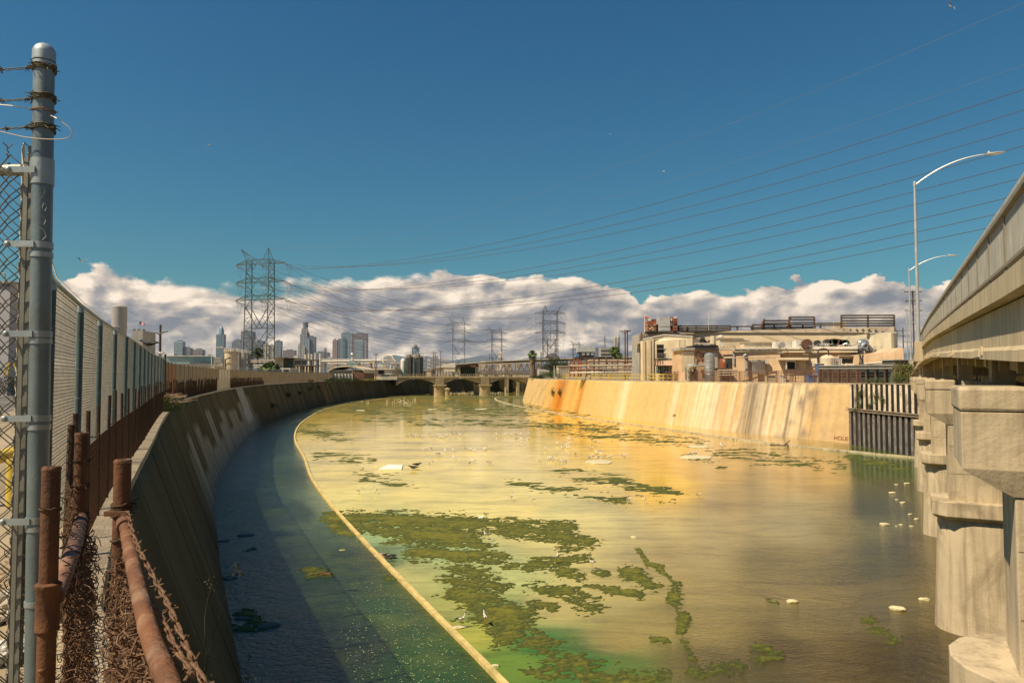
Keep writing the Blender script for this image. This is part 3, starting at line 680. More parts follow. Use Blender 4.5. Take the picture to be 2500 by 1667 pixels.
# railing
rail_m = M('railing_metal', (.30, .26, .19), .55, .15, 3, .1, 30, metal=.35, dirt=(.30, .22, .13), dscale=2, damt=.4)
pick_m = M('picket_metal', (.42, .40, .34), .5, .15, 3, .1, 30, metal=.2, streak=(.25, .23, .19), samt=.6, stretch=(14, 14, .3))
rail = thing('bridge_railing', 'grey metal picket railing on top of the concrete bridge parapet', 'railing', (bp(30).x, bp(30).y, 9))
st = 1.8; D = -6.3; posts = []
while D < 118:
    posts.append(D); D += st
for i, D in enumerate(posts[:-1]):
    D1 = posts[i+1]; z0 = zoff(D); z1 = zoff(D1); p0 = bp(D, .0); p1 = bp(D1, .0); L_ = (p1-p0).length; dd = (p1-p0)/L_
    mb = MB(); mb.obox(p0-dd*.045-rB*.07, dd, rB, .09, .16, 8.96+z0, 9.80+z0); mb.build('post', rail_m, rail)
    mb = MB(); k = len(mb.v)
    for za, zb, w0, w1, nm in ((9.74, 9.80, -.11, .06, 'top_rail'), (9.04, 9.08, -.085, .05, 'bottom_rail')):
        mb = MB(); q = [p0+rB*w0, p1+rB*w0, p1+rB*w1, p0+rB*w1]
        mb.prism([(p_.x, p_.y) for p_ in q], [za+z0, za+z1, za+z1, za+z0], [zb+z0, zb+z1, zb+z1, zb+z0]); mb.build(nm, rail_m, rail)
    mb = MB(); npk = 19 if D < 30 else (13 if D < 60 else 9)
    for j in range(npk):
        tt = (j+.5)/npk; c0 = p0+(p1-p0)*tt-rB*.055-dd*.018; z = z0+(z1-z0)*tt; wd = .042 if npk > 15 else (.07 if npk > 10 else .12)
        mb.obox(c0, dd, rB, wd, .018, 9.02+z, 9.94+z)
    kind(mb.build('picket_panel', pick_m, rail), 'stuff')
# backing screen behind the pickets lets little light through
# piers
pier_m = M('pier_concrete', (.56, .46, .31), .88, .14, .8, .4, 18, dirt=(.30, .235, .15), dscale=.8, damt=.8, streak=(.22, .17, .11), samt=.6, stretch=(2.2, 2.2, .14))
desc = ['nearest bridge pier with a big square cap filling the lower right corner', 'second bridge pier from the right with a rounded battered base standing in water', 'third bridge pier from the right beside small pale rocks', 'fourth narrow bridge pier nearest the sheet pile wall', 'last bridge pier half hidden behind the fourth']
for pi, D0 in enumerate((9.7, 22.8, 35.7, 48.8, 61.5)):
    N0 = Vector((.79+.527*D0, D0))
    def P2(a, b): return N0+rB*a+dB*b
    t_ = thing('bridge_pier', desc[pi], 'bridge pier', (N0.x, N0.y, 0), 'concrete piers of the road bridge')
    LEN = 14.5
    def stadium(a0, hw, n=9, full=True):
        pts = [P2(LEN, -hw)]
        for k in range(n+1):
            an = math.pi*k/n; pts.append(P2(a0+hw*1.0-hw*math.sin(an), -hw*math.cos(an)))
        pts.append(P2(LEN, hw)); return [(p_.x, p_.y) for p_ in pts]
    mb = MB(); A = stadium(-.02, .97); B = stadium(.15, .88); n = len(A)
    mb.add([(x, y, -.5) for x, y in A]+[(x, y, 3.34) for x, y in B], [(i, (i+1) % n, n+(i+1) % n, n+i) for i in range(n)]); mb.build('shaft', pier_m, t_, smooth=True)
    # ledge: chamfered under edge
    def rrect(a0, hw, c=.35): return [P2(LEN, -hw), P2(a0+c, -hw), P2(a0, -hw+c), P2(a0, hw-c), P2(a0+c, hw), P2(LEN, hw)]
    mb = MB(); q = [(p_.x, p_.y) for p_ in rrect(0.0, 1.05)]; q2 = [(p_.x, p_.y) for p_ in rrect(.10, .94)]; n = len(q)
    lz = 0
    if pi == 0: q = stadium(-.25, 1.15); q2 = stadium(-.12, 1.03); n = len(q); lz = .12
    mb.add([(x, y, 3.30) for x, y in q2]+[(x, y, 3.40) for x, y in q]+[(x, y, 3.82+lz) for x, y in q], [tuple(range(n))[::-1]]+[(i, (i+1) % n, n+(i+1) % n, n+i) for i in range(n)]+[(n+i, n+(i+1) % n, 2*n+(i+1) % n, 2*n+i) for i in range(n)]+[tuple(range(2*n, 3*n))])
    mb.build('ledge', pier_m, t_, bevel=.02)
    # upper shaft
    def rect(a0, hw, a1=LEN): return [(p_.x, p_.y) for p_ in (P2(a1, -hw), P2(a0, -hw), P2(a0, hw), P2(a1, hw))]
    mb = MB(); mb.prism(rect(.46, .66), 3.81, 6.08); mb.build('upper_shaft', pier_m, t_, bevel=.015)
    mb = MB(); a = rect(.44, .68); b_ = rect(-.08, .78)
    mb.add([(x, y, 6.05) for x, y in a]+[(x, y, 6.36) for x, y in b_], [(3, 2, 1, 0), (4, 5, 6, 7), (0, 1, 5, 4), (1, 2, 6, 5), (2, 3, 7, 6), (3, 0, 4, 7)]); mb.build('corbel', pier_m, t_)
    mb = MB(); mb.prism(rect(-.08, .78), 6.355, 7.06); mb.build('pier_head', pier_m, t_, bevel=.015)
    for j, a0 in enumerate((-.10, 2.5, 4.9, 7.3, 9.7, 12.0)):
        mb = MB(); mb.prism(rect(a0, .80, a0+(.78 if j == 0 else .9)), 7.062, 7.36 if j == 0 else 7.5); mb.build('bearing_block', pier_m, t_, bevel=.04)
        if j == 0:
            mb = MB(); mb.prism(rect(1.62, .45, 2.2), 7.062, 7.9+zoff(D0)); mb.build('girder_seat', conc_d, t_, bevel=.01)
    # sloping strut behind the first block
    mb = MB(); c0 = P2(.9, .0); c1 = P2(2.6, 0)
    mb.beam((c0.x, c0.y, 7.2), (P2(4.0, .1).x, P2(4.0, .1).y, 7.10), .5, .28); mb.build('sloped_curb', pier_m, t_)
    jl = M('form_joint', (.20, .16, .11), .95, .2, 3, 0)
    for a_, z0, z1 in ((2.3, 3.9, 6.0), (4.2, 3.9, 6.0), (1.5, 6.4, 7.04), (3.4, 6.4, 7.04)):
        mb = MB(); mb.obox(P2(a_, -.662 if z0 < 5 else -.783), rB, dB, .018, .01, z0, z1); mb.build('form_joint', jl, t_)
    for z in (4.6, 5.4): mb = MB(); mb.obox(P2(.48, -.663), rB, dB, 8, .01, z, z+.014); mb.build('form_joint', jl, t_)
# abutment under the camera end and at the far bank
ab = MB(); p0 = bp(-12, .4); ab.obox(p0, dB, rB, 9.0, DW, 5.5, 8.5); o = ab.build('bridge_abutment', conc, None); tag(o, 'concrete bridge abutment on the near bank below the road deck', 'abutment')
ab = MB(); p0 = bp(72.5, .5); ab.obox(p0, dB, rB, 3.0, DW, 5.5, 8.9); o = ab.build('bridge_abutment', conc, None); tag(o, 'concrete bridge abutment on the far bank behind the sheet piles', 'abutment')
ab = MB()
for k in range(16):
    D = 75+6*k; p0 = bp(D, .3); ab.obox(p0, dB, rB, 6.8, DW-.5, 5.5, 7.85+zoff(D))
o = ab.build('approach_wall', conc, None); tag(o, 'low concrete retaining wall under the far bridge approach', 'retaining wall')
# street lamps
lamp_m = M('lamp_pole', (.52, .52, .50), .45, .08, 3, .05, 30, metal=.5)
def lamp(D, label, zt, zb):
    p0 = bp(D, -.30); t_ = thing('street_lamp', label, 'street lamp', (p0.x, p0.y, zb), 'street lamps along the bridge')
    mb = MB(); mb.obox(bp(D, -.55)-dB*.35, dB, rB, .7, .5, 8.0+zoff(D)-.3, 9.0+zoff(D)); mb.build('pilaster', conc, t_, bevel=.02)
    mb = MB(); mb.tube([(p0.x, p0.y, zb), (p0.x, p0.y, zt)], .125, 12, .075); mb.build('pole', lamp_m, t_, smooth=True)
    mb = MB(); mb.lathe((p0.x, p0.y, zb-.02), [(.2, 0), (.2, .08), (.15, .12), (.14, .3)], 12); mb.build('base_plate', lamp_m, t_)
    mb = MB(); mb.lathe((p0.x, p0.y, zt), [(.10, -.25), (.10, .04), (.05, .10)], 10); mb.build('pole_cap', lamp_m, t_)
    pts = []
    for k in range(11):
        u = k/10; q = p0+rB*(4.1*u); pts.append((q.x, q.y, zt-.18+1.55*(1-(1-u)**2.1)))
    mb = MB(); mb.tube(pts, .055, 8, .035); mb.build('arm', lamp_m, t_, smooth=True)
    q = p0+rB*4.0; z = pts[-1][2]; ax = Vector((rB.x, rB.y, 0)); M3 = Matrix((ax, Vector((-ax.y, ax.x, 0)), Vector((0, 0, 1)))).transposed()
    mb = MB(); mb.ellipsoid((q.x+rB.x*.55, q.y+rB.y*.55, z+.0), .62, .17, .075, 12, 8, M3); mb.ellipsoid((q.x+rB.x*.25, q.y+rB.y*.25, z+.09), .09, .09, .09, 8, 6, M3)
    hd = mb.build('lamp_head', lamp_m, t_, smooth=True)
    mb = MB(); mb.ellipsoid((q.x+rB.x*.62, q.y+rB.y*.62, z-.045), .36, .13, .06, 10, 6, M3); mb.build('lens', M('lamp_lens', (.7, .68, .6), .2, .05), hd, smooth=True)
lamp(49, 'tallest and nearest street lamp with a curved arm beside the bridge railing', 20.4, 9.15)
lamp(89, 'smaller second street lamp beyond the nearest one along the bridge', 20.3, 9.35)
p0 = bp(138, -.3); t_ = thing('light_pole', 'short plain pole furthest along the bridge approach', 'pole', (p0.x, p0.y, 7.5)); mb = MB(); mb.tube([(p0.x, p0.y, 7.5), (p0.x, p0.y, 20)], .14, 8, .09); mb.build('shaft', lamp_m, t_); mb = MB(); mb.beam((p0.x, p0.y, 19.6), (p0.x+1.6, p0.y-.5, 19.6), .1); mb.beam((p0.x, p0.y, 17.4), (p0.x+1.2, p0.y-.5, 17.4), .1); mb.build('bracket', lamp_m, t_)
# ================================================================= FENCES ON THE LEFT BANK
galv = M('galvanised_steel', (.36, .41, .42), .48, .14, 4, .08, 60, metal=.45, dirt=(.24, .25, .22), dscale=5, damt=.6)
galv_post = M('galvanised_post', (.17, .22, .235), .46, .18, 3, .10, 60, metal=.45, dirt=(.15, .16, .14), dscale=6, damt=.6, streak=(.42, .44, .40), samt=.35, stretch=(9, 9, .7))
galv_w = M('galvanised_wire', (.66, .60, .48), .45, .2, 9, 0, metal=.1)
green_post = M('fence_post_green_grey', (.08, .125, .125), .5, .18, 4, .08, 60, metal=.3, dirt=(.08, .09, .08), dscale=5, damt=.5)
rust = M('rust', (.125, .052, .022), .85, .35, 9, .35, 60, dirt=(.21, .095, .035), dscale=7, damt=.6, streak=(.05, .025, .015), samt=.6, stretch=(8, 8, 1))
rust_l = M('rust_light', (.17, .07, .03), .8, .3, 9, .6, 50, dirt=(.38, .26, .17), dscale=8, damt=.5, streak=(.13, .05, .02), samt=.6, stretch=(6, 6, 3))
rust_d = M('rust_dark', (.055, .032, .018), .85, .4, 9, .4, 50, dirt=(.16, .07, .03), dscale=6, damt=.5)
def chain_mesh(name, Lx, H, s=.0355, r=.0019, n=3, seg=None, knuckle=.003):
    """woven wire: each wire zigzags one column over; s = half the diamond"""
    nw = max(1, int(round(Lx/s))-1); nz = int(H/s)
    vs = []; fs = []
    zz = np.arange(nz+1)*s
    ang = np.arange(n)*2*np.pi/n
    ca, sa = np.cos(ang)*r, np.sin(ang)*r
    V = []; F = []; k = 0
    for i in range(nw):
        x = i*s+np.where((np.arange(nz+1)+i) % 2 == 0, 0, s)+(np.where((np.arange(nz+1)+i) % 2 == 0, -1, 1))*r*.6
        y = np.where((np.arange(nz+1)) % 2 == 0, 1, -1)*knuckle
        P_ = np.stack([x, y, zz], 1)
        ring = np.stack([np.broadcast_to(ca, (nz+1, n)), np.broadcast_to(sa, (nz+1, n)), np.zeros((nz+1, n))], 2)*1.25
        V.append((P_[:, None, :]+ring).reshape(-1, 3))
        a = k+np.arange(nz)[:, None]*n+np.arange(n)[None, :]; b_ = k+np.arange(nz)[:, None]*n+(np.arange(n)[None, :]+1) % n
        F.append(np.stack([a, b_, b_+n, a+n], 2).reshape(-1, 4)); k += (nz+1)*n
    return mesh_np(name, np.concatenate(V), np.concatenate(F))
def add_twists(mb, Lx, z, s=.0355):
    k = 0; x = s*.0
    while x < Lx:
        pts = [(x+.003*math.sin(j*2.2), .003*math.cos(j*2.2), z+j*.006) for j in range(7)]
        mb.tube(pts, .0026, 4); mb.tube([pts[-1], (x+.014, .006, z+.05)], .002, 4); mb.tube([pts[-1], (x-.014, -.006, z+.052)], .002, 4); x += 2*s
def wrap(mb, c, r, z, turns=2.5, wr=.0028, wob=.006, h=.02, barbs=5, seed=0):
    rn = random.Random(seed); pts = []
    for k in range(int(turns*18)+1):
        a = 2*math.pi*k/18; pts.append((c[0]+(r+wr+.001)*math.cos(a), c[1]+(r+wr+.001)*math.sin(a), z+h*k/(turns*18)+rn.uniform(-wob, wob)*.4))
    mb.tube(pts, wr, 5)
    for k in range(barbs):
        a = rn.uniform(0, 2*math.pi); e = Vector((math.cos(a), math.sin(a), 0)); p_ = Vector((c[0], c[1], z+rn.uniform(0, h)))+e*(r+.004); tng = Vector((-e.y, e.x, 0))
        mb.tube([p_, p_+e*rn.uniform(.008, .02)+tng*rn.uniform(-.02, .02)+Vector((0, 0, rn.uniform(-.015, .015)))], .0016, 4)
def barbed(mb, A, B, wr=.0016, sag=.0, step=.11, tw=.0028, seed=0, start=0):
    rn = random.Random(seed); A = Vector(A); B = Vector(B); L_ = (B-A).length; d = (B-A).normalized(); up = Vector((0, 0, 1)); a = d.cross(up).normalized(); b_ = a.cross(d)
    for ph in (0, math.pi):
        pts = []; n = int(L_/.014)
        for k in range(n+1):
            u = k/n; t = ph+u*L_/.05*2*math.pi/1.6; pts.append(A+(B-A)*u+a*(tw*math.cos(t))+b_*(tw*math.sin(t))-up*(sag*4*u*(1-u)))
        mb.tube(pts, wr, 4)
    k = start or step*.6
    while k < L_:
        u = k/L_; c = A+(B-A)*u-up*(sag*4*u*(1-u))
        for q in range(2):
            an = rn.uniform(0, 6.28); e = a*math.cos(an)+b_*math.sin(an); mb.tube([c-e*.014-d*.004, c-d*.004+e*.003, c+d*.004+e*.0, c+e*.014+d*.006], wr*.9, 4)
        mb.tube([c-d*.008+a*.005, c+b_*.006, c+d*.008-a*.005], wr*1.3, 4)
        k += step*rn.uniform(.8, 1.2)
# ---- tall corner post
PX0, PY0 = XA(106, 2.6)-.0, 2.6
PX0 = -1.655
def zpost(py): return ZA(py, 2.6)
cp = thing('fence_corner_post', 'tall galvanised corner post with domed cap and barbed wire wraps at the left edge', 'fence post', (PX0-.02, PY0, HL))
C0 = (PX0, PY0)
_xt = W(108.5, 100, 2.6); _xb = W(86, 1667, 2.6); lean = lambda z: (_xb.x+(z-_xb.z)*(_xt.x-_xb.x)/(_xt.z-_xb.z), PY0)
mb = MB(); mb.tube([(*lean(HL-.05), HL-.05), (*lean(7.2), 7.2), (*lean(8.62), 8.62)], .0335, 28); mb.build('post', galv_post, cp, smooth=True)
zc = zpost(127)
mb = MB(); c = lean(zc); mb.lathe((c[0], c[1], zc), [(.0372, -.035), (.0372, -.004), (.0365, .0), (.034, .008), (.028, .018), (.017, .026), (.004, .029)], 28); mb.build('domed_cap', galv, cp, smooth=True)
mb = MB(); c = lean(zc); mb.lathe((c[0], c[1], zc), [(.0335, -.052), (.0362, -.050), (.0362, -.040), (.0335, -.038)], 28); mb.build('cap_rim', galv, cp, smooth=True)
def band(z, h=.022, ext=True, r=.0348):
    mb = MB(); c = lean(z); mb.lathe((c[0], c[1], z), [(r-.001, -h/2), (r+.0022, -h/2), (r+.0022, h/2), (r-.001, h/2)], 28)
    if ext: mb.box((c[0]-.092, c[1]-.0415, z-h/2), (c[0]-.002, c[1]-.0378, z+h/2))
    o = mb.build('tension_band' if ext else 'collar', galv, cp, smooth=True)
    if ext:
        mb = MB(); mb.ellipsoid((c[0]-.094, c[1]-.041, z), .011, .009, .011, 10, 6); mb.tube([(c[0]-.094, c[1]-.04, z), (c[0]-.094, c[1]-.005, z)], .005, 8); mb.build('bolt', galv, o, smooth=True)
for py, e in ((396, 0), (408, 0), (421, 1), (434, 0), (446, 0), (600, 1), (623, 0), (816, 1), (833, 0), (1020, 1), (1042, 0), (1268, 1), (1288, 0), (1470, 0)): band(zpost(py), .018 if not e else .022, bool(e))
bw_m = M('barbed_wire_dark', (.10, .095, .06), .7, .3, 30, 0, metal=.3)
for i, (py, wl) in enumerate(((168, 3), (240, 3), (313, 3))):
    mb = MB(); c = lean(zpost(py))
    wrap(mb, c, .0335, zpost(py)-.012, 3.2, .0032, .008, .022, 9, seed=i); wrap(mb, c, .0335, zpost(py)-.004, 1.7, .0026, .01, .016, 6, seed=i+9); mb.build('wire_wrap', bw_m, cp)
mb = MB(); wrap(mb, lean(zpost(274)), .0335, zpost(274), 1.3, .0022, .012, .006, 2, seed=5); mb.build('wire_wrap', M('wire_rusty', (.30, .14, .04), .8), cp)
# white scrawl scratched on the post
mb = MB(); rn = random.Random(3)
for seg in ([(118, 460), (122, 470), (119, 482), (114, 490)], [(120, 500), (126, 508), (122, 520), (117, 512), (120, 500)], [(116, 530), (124, 540), (121, 552)], [(112, 560), (122, 566), (125, 580), (118, 590)]):
    pts = []
    for px, py in seg:
        z = zpost(py); c = lean(z); ux = (px-104)/28; a = -math.pi/2+ux*1.25; pts.append((c[0]+.0362*math.cos(a), c[1]+.0362*math.sin(a), z))
    mb.tube(pts, .0007, 4)
mb.build('scratched_scrawl', M('scratch', (.45, .47, .42), .6), cp)
# barbed strands going left from the post
for i, (ya, yb, lab) in enumerate(((168, 176, 'top barbed wire strand running left from the corner post'), (244, 256, 'middle barbed wire strand running left from the corner post'), (313, 315, 'lowest barbed wire strand running left from the corner post'))):
    mb = MB(); A = (PX0-.036, PY0-.01, zpost(ya)); B = (PX0-2.2, PY0+.1, zpost(yb)+.0); barbed(mb, A, B, .0019, .02, .09, .0034, seed=i+20, start=.035)
    o = mb.build('barbed_wire', bw_m, None); tag(o, lab, 'barbed wire')
mb = MB(); pts = []
for px, py in ((-40, 248), (0, 256), (40, 260), (86, 268), (104, 276), (132, 286), (150, 298), (165, 308), (174, 320), (175, 328), (168, 336), (150, 340), (110, 340), (60, 335), (20, 326), (-40, 312)):
    yy = 2.6+(.055 if 60 < px < 130 and py < 300 else -.05)+ (0.0 if px < 140 else .0); q = W(px, py, yy); pts.append(q)
mb.tube(catmull(pts, .01), .0018, 5); o = mb.build('loose_wire', M('bright_wire', (.55, .50, .42), .4, .1, 5, 0, metal=.4), None); tag(o, 'thin loose wire looping out to the right around the corner post', 'wire')
# ---- near panel of chain link left of the post
nf = thing('chain_link_fence', 'close chain link panel with a round top rail at the left edge of the picture', 'fence', (-2.4, 2.6, HL), 'chain link fences on the left bank')
ztr = zpost(408)
mb = MB(); mb.tube([(PX0-.07, 2.64, ztr), (PX0-2.6, 2.64, ztr)], .0215, 16); mb.build('top_rail', M('top_rail_galv', (.33, .34, .28), .5, .2, 4, .1, 50, metal=.3), nf, smooth=True)
mb = MB(); mb.lathe((PX0-.075, 2.64, ztr-.028), [(.024, 0), (.024, .056)], 14); mb.build('rail_end', galv, nf)
mb = MB(); mb.box((PX0-.073, 2.588, HL+.05), (PX0-.058, 2.594, ztr+.03)); mb.build('tension_bar', M('tension_bar', (.20, .20, .17), .55, .2, 5, .1, 50, metal=.3), nf)
mb = MB(); mb.box((PX0-.104, 2.648, HL+.05), (PX0-.078, 2.655, ztr+.0)); mb.build('tension_bar', MATS['tension_bar'], nf)
near_me = chain_mesh('chain_mesh', 2.5, ztr-HL+.03, .0375, .00225, 6, knuckle=.0045)
near_me.materials.append(M('near_wire', (.145, .145, .105), .55, .35, 40, 0, metal=.3, dirt=(.32, .30, .22), dscale=30, damt=.5))
near_me.polygons.foreach_set('use_smooth', [True]*len(near_me.polygons))
o = bpy.data.objects.new('wire_mesh', near_me); COL.objects.link(o); o.parent = nf; o.location = Vector((PX0-.066-2.5, 2.60, HL+.02))-ORG[nf.name]; o['kind'] = 'stuff'
o2 = bpy.data.objects.new('wire_mesh', near_me); COL.objects.link(o2); o2.parent = nf; o2.location = Vector((PX0-.09-2.5, 2.70, HL+.0))-ORG[nf.name]; o2.rotation_euler = (0, 0, R(-1.6)); o2['kind'] = 'stuff'
mb = MB(); add_twists(mb, 1.2, 0, .0375); me_ = mb.mesh('wire_twists'); me_.materials.append(MATS['near_wire']); o = bpy.data.objects.new('wire_twists', me_); COL.objects.link(o); o.parent = nf; o.location = Vector((PX0-.066-1.2, 2.60, ztr+.035))-ORG[nf.name]; o['kind'] = 'stuff'
# ---- long fence along the bank
iA = min(range(len(EL)), key=lambda i: abs(EL[i].y-2.7) if EL[i].x < 0 else 99)
EP = [p for p in EL[iA:] if p.y < 262]; EN = [n for n in NL[iA:iA+len(EP)]]
def off_line(dist): return [p-Vector((n.x, n.y, 0))*dist for p, n in zip(EP, EN)]
TF = [Vector((-1.70, 2.66, 0)), Vector((-2.2, 3.42, 0)), Vector((-2.74, 4.2, 0))]+[p for p in off_line(.42) if p.y > 5.4]
cut = [p for p in TF if p.y < 40]
Q = [Vector((-1.765, 2.7, 0))]+resample([p for p in cut if p.y > 4.19], 2.6); ZT = 8.33
lf = thing('chain_link_fence', 'tall chain link fence with grey green posts running from the corner post', 'fence', (-5.5, 10, HL), 'chain link fences on the left bank')
mesh_a = chain_mesh('chain_panel', 2.6, ZT-HL+.02, .0355, .0026, 3); mesh_a.materials.append(galv_w)
for i, p_ in enumerate(Q):
    if i:
        mb = MB(); mb.tube([(p_.x, p_.y, HL-.1), (p_.x, p_.y, ZT-.02)], (.012 if i == 1 else .036) if i < 6 else .04, 12); po = mb.build('post', green_post, lf, smooth=True)
        if 1 < i < 10:
            mb = MB()
            for j in range(7): wrap(mb, (p_.x, p_.y), .036, HL+.3+j*.34, .9, .0022, .004, .01, 0, seed=j+i)
            mb.lathe((p_.x, p_.y, ZT-.09), [(.0385, 0), (.0385, .07)], 12); kind(mb.build('tie_wires', galv, po), 'stuff')
    if i < len(Q)-1:
        q_ = Q[i+1]; d = (q_-p_); L_ = d.length; d.normalize()
        mb = MB(); mb.tube([(p_.x, p_.y, ZT), (q_.x, q_.y, ZT)], .0225, 10); mb.build('top_rail', galv, lf, smooth=True)
        o = share('wire_mesh', mesh_a, lf, (p_.x-d.y*.035*-1, p_.y-d.x*.035, HL+.01), math.atan2(d.y, d.x), (L_/2.6, 1, 1)); o['kind'] = 'stuff'
        o.location = Vector((p_.x-d.y*.036, p_.y+d.x*.036, HL+.01))-ORG[lf.name]
for i in range(1, 4):
    p_, q_ = Q[i], Q[i+1]; d = (q_-p_).normalized(); mb = MB()
    add_twists(mb, (q_-p_).length, 0); me_ = mb.mesh('wire_twists'); me_.materials.append(galv_w)
    o = share('wire_twists', me_, lf, (p_.x+d.y*.036, p_.y-d.x*.036, ZT+.012), math.atan2(d.y, d.x), (1, 1, .42)); o['kind'] = 'stuff'
# far part with slats, outriggers and barbed wire
far = [p for p in TF if p.y >= 39]; Q2 = resample(far, 3.0); ZT2 = 8.28
ff = thing('slatted_fence', 'brown slatted fence topped with slanting barbed wire arms following the curve of the left bank', 'fence', (Q2[10].x, Q2[10].y, HL))
slat_b = M('slat_brown', (.30, .225, .15), .8, .3, .5, .1, 20, dirt=(.20, .13, .07), dscale=.5, damt=.5); slat_w = M('slat_white', (.62, .56, .46), .8, .12, 2, .1, 20)
slat_r = M('slat_rusty', (.32, .16, .08), .8, .3, 1.5, .2, 20)
for i, p_ in enumerate(Q2[:-1]):
    q_ = Q2[i+1]; d = (q_-p_); L_ = d.length; d.normalize(); n_ = Vector((d.y, -d.x, 0))
    mb = MB(); mb.tube([(p_.x, p_.y, HL-.1), (p_.x, p_.y, ZT2)], .045 if i else .06, 8); 
    if i == 0: mb.tube([(p_.x, p_.y, HL), (p_.x, p_.y, ZT2+.35)], .055, 8)
    mb.build('post', rust_d if i == 0 else green_post, ff)
    mb = MB(); a = Vector((p_.x, p_.y, ZT2)); mb.beam(a, a-n_*.0+n_*(-.45)+Vector((0, 0, .42)), .05, .03); mb.build('outrigger_arm', galv, ff)
    mb = MB(); mb.tube([(p_.x, p_.y, ZT2-.05), (q_.x, q_.y, ZT2-.05)], .025, 6); mb.build('top_rail', galv, ff)
    mb = MB()
    for k in range(3):
        o_ = -n_*(.15*(k+1))+Vector((0, 0, .14*(k+1))); mb.tube([a+o_, Vector((q_.x, q_.y, ZT2))+o_], .009, 3)
    kind(mb.build('barbed_wire', galv, ff), 'stuff')
    px = to_px(p_.x, p_.y, 7)[0]
    white = 528 < px < 556
    far_ = p_.y > 150
    nsl = 20 if p_.y < 90 else 12
    mb = MB()
    for k in range(nsl):
        c = p_+d*(L_*(k+.12)/nsl); zb_ = HL+.03; mb.obox((c.x, c.y), (d.x, d.y), (n_.x, n_.y), L_/nsl*(.66 if not white else .8), .015, zb_, ZT2-.1+random.uniform(-.03, .02))
    kind(mb.build('slat_panel', slat_w if white else (slat_r if i < 3 else slat_b), ff), 'stuff')
# ---- low rusty fence just inside the wall edge
Lo = [p for p in off_line(.16) if p.y > 4.6]
nearlo = resample([p for p in Lo if p.y < 48], 1.35)
rf = thing('rusty_fence', 'low rusty fence of dark stub posts and mesh on the left wall edge', 'fence', (nearlo[4].x, nearlo[4].y, HL))
mesh_r = chain_mesh('rusty_panel', 1.35, .92, .030, .0023, 3); mesh_r.materials.append(M('rust_wire', (.15, .07, .032), .85, .4, 12, 0))
for i, p_ in enumerate(nearlo[:-1]):
    q_ = nearlo[i+1]; d = (q_-p_); L_ = d.length; d.normalize()
    h = 1.28+random.uniform(-.07, .1)*(1 if i > 1 else .3); lx = random.uniform(-.03, .03)
    mb = MB(); mb.tube([(p_.x, p_.y, HL-.05), (p_.x+lx, p_.y, HL+h)], .021, 8); mb.build('post', rust_d, rf, smooth=True)
    if p_.y < 40:
        o = share('wire_mesh', mesh_r, rf, (p_.x, p_.y, HL+.01), math.atan2(d.y, d.x), (L_/1.35, 1, 1)); o['kind'] = 'stuff'
        if i < 9 and i % 2 == 0:
            mb = MB(); barbed(mb, (p_.x, p_.y, HL+1.0+random.uniform(-.1, .15)), (q_.x, q_.y, HL+.95), .002, .03, .14, .003, seed=i); kind(mb.build('barbed_wire', rust_d, rf), 'stuff')
# farther: dense dark picket posts with a kick board
farlo = resample([p for p in off_line(.22) if 47 < p.y < 250], 1.35)
pf = thing('picket_fence', 'long row of dark rusty pickets with a brown kick board above the curving left wall', 'fence', (farlo[20].x, farlo[20].y, HL))
kick = M('kick_board', (.12, .07, .035), .9, .3, 1, .2, 20)
mb_s = {}
for i, p_ in enumerate(farlo[:-1]):
    q_ = farlo[i+1]; d = (q_-p_); L_ = d.length; d.normalize(); n_ = Vector((d.y, -d.x, 0))
    px = to_px(p_.x, p_.y, 7)[0]
    if px > 640: continue
    if i < 150:
        mb = MB(); lx = random.uniform(-.12, .12)*(random.random() < .3); mb.tube([(p_.x, p_.y, HL), (p_.x+lx, p_.y, HL+1.25+random.uniform(-.15, .15))], .035, 5); mb.build('picket', slat_w if 530 < px < 560 else rust_d, pf)
        c = p_+d*.68; mb = MB(); mb.tube([(c.x, c.y, HL), (c.x+lx*.5, c.y, HL+1.22+random.uniform(-.15, .15))], .032, 5); mb.build('picket', slat_w if 530 < px < 560 else rust_d, pf)
    if i % 4 == 0 and i+4 < len(farlo) and not (528 < px < 560):
        r_ = farlo[i+4]; mb = MB(); dd = (r_-p_); l2 = dd.length; dd.normalize(); mb.obox((p_.x-n_.x*.03, p_.y-n_.y*.03), (dd.x, dd.y), (-n_.x, -n_.y), l2-.02, .03, HL, HL+.72); mb.build('kick_board', kick, pf)
# ---- rusty pipe barrier close to the camera
rb = thing('rusty_pipe_barrier', 'rusty pipe posts and sloping rails tangled with barbed wire in the bottom left corner', 'barrier', (-1.5, 2.6, HL))
def pipe(A, B, r, mt=rust, n=18, nm='pipe', r2=None):
    mb = MB(); mb.tube([A, B], r, n, r2); return mb.build(nm, mt, rb, smooth=True)
a1 = W(126, 1138, 2.30); a2 = W(201, 1056, 3.30); a3 = W(300, 1121, 2.62)
for a_, r_, nm in ((a1, .0262, 'post'), (a2, .0292, 'post'), (a3, .0285, 'post')):
    pipe((a_.x, a_.y, HL-.4), (a_.x, a_.y, a_.z-.004), r_, rust, 20, nm)
    mb = MB(); mb.lathe((a_.x, a_.y, a_.z-.012), [(r_+.0008, 0), (r_+.0015, .005), (r_-.002, .012), (r_*.6, .012), (r_*.6, .008)], 20); mb.build('post_rim', rust_l, rb, smooth=True)
zs = ZA(1428, 2.3); zs2 = ZA(1538, 2.3)
mb = MB(); mb.lathe((a1.x, a1.y, zs2), [(.0275, 0), (.0345, .002), (.0345, .006), (.033, .010), (.033, zs-zs2-.012), (.037, zs-zs2-.006), (.037, zs-zs2+.004), (.0285, zs-zs2+.010)], 24); mb.build('sleeve', rust, rb, smooth=True)
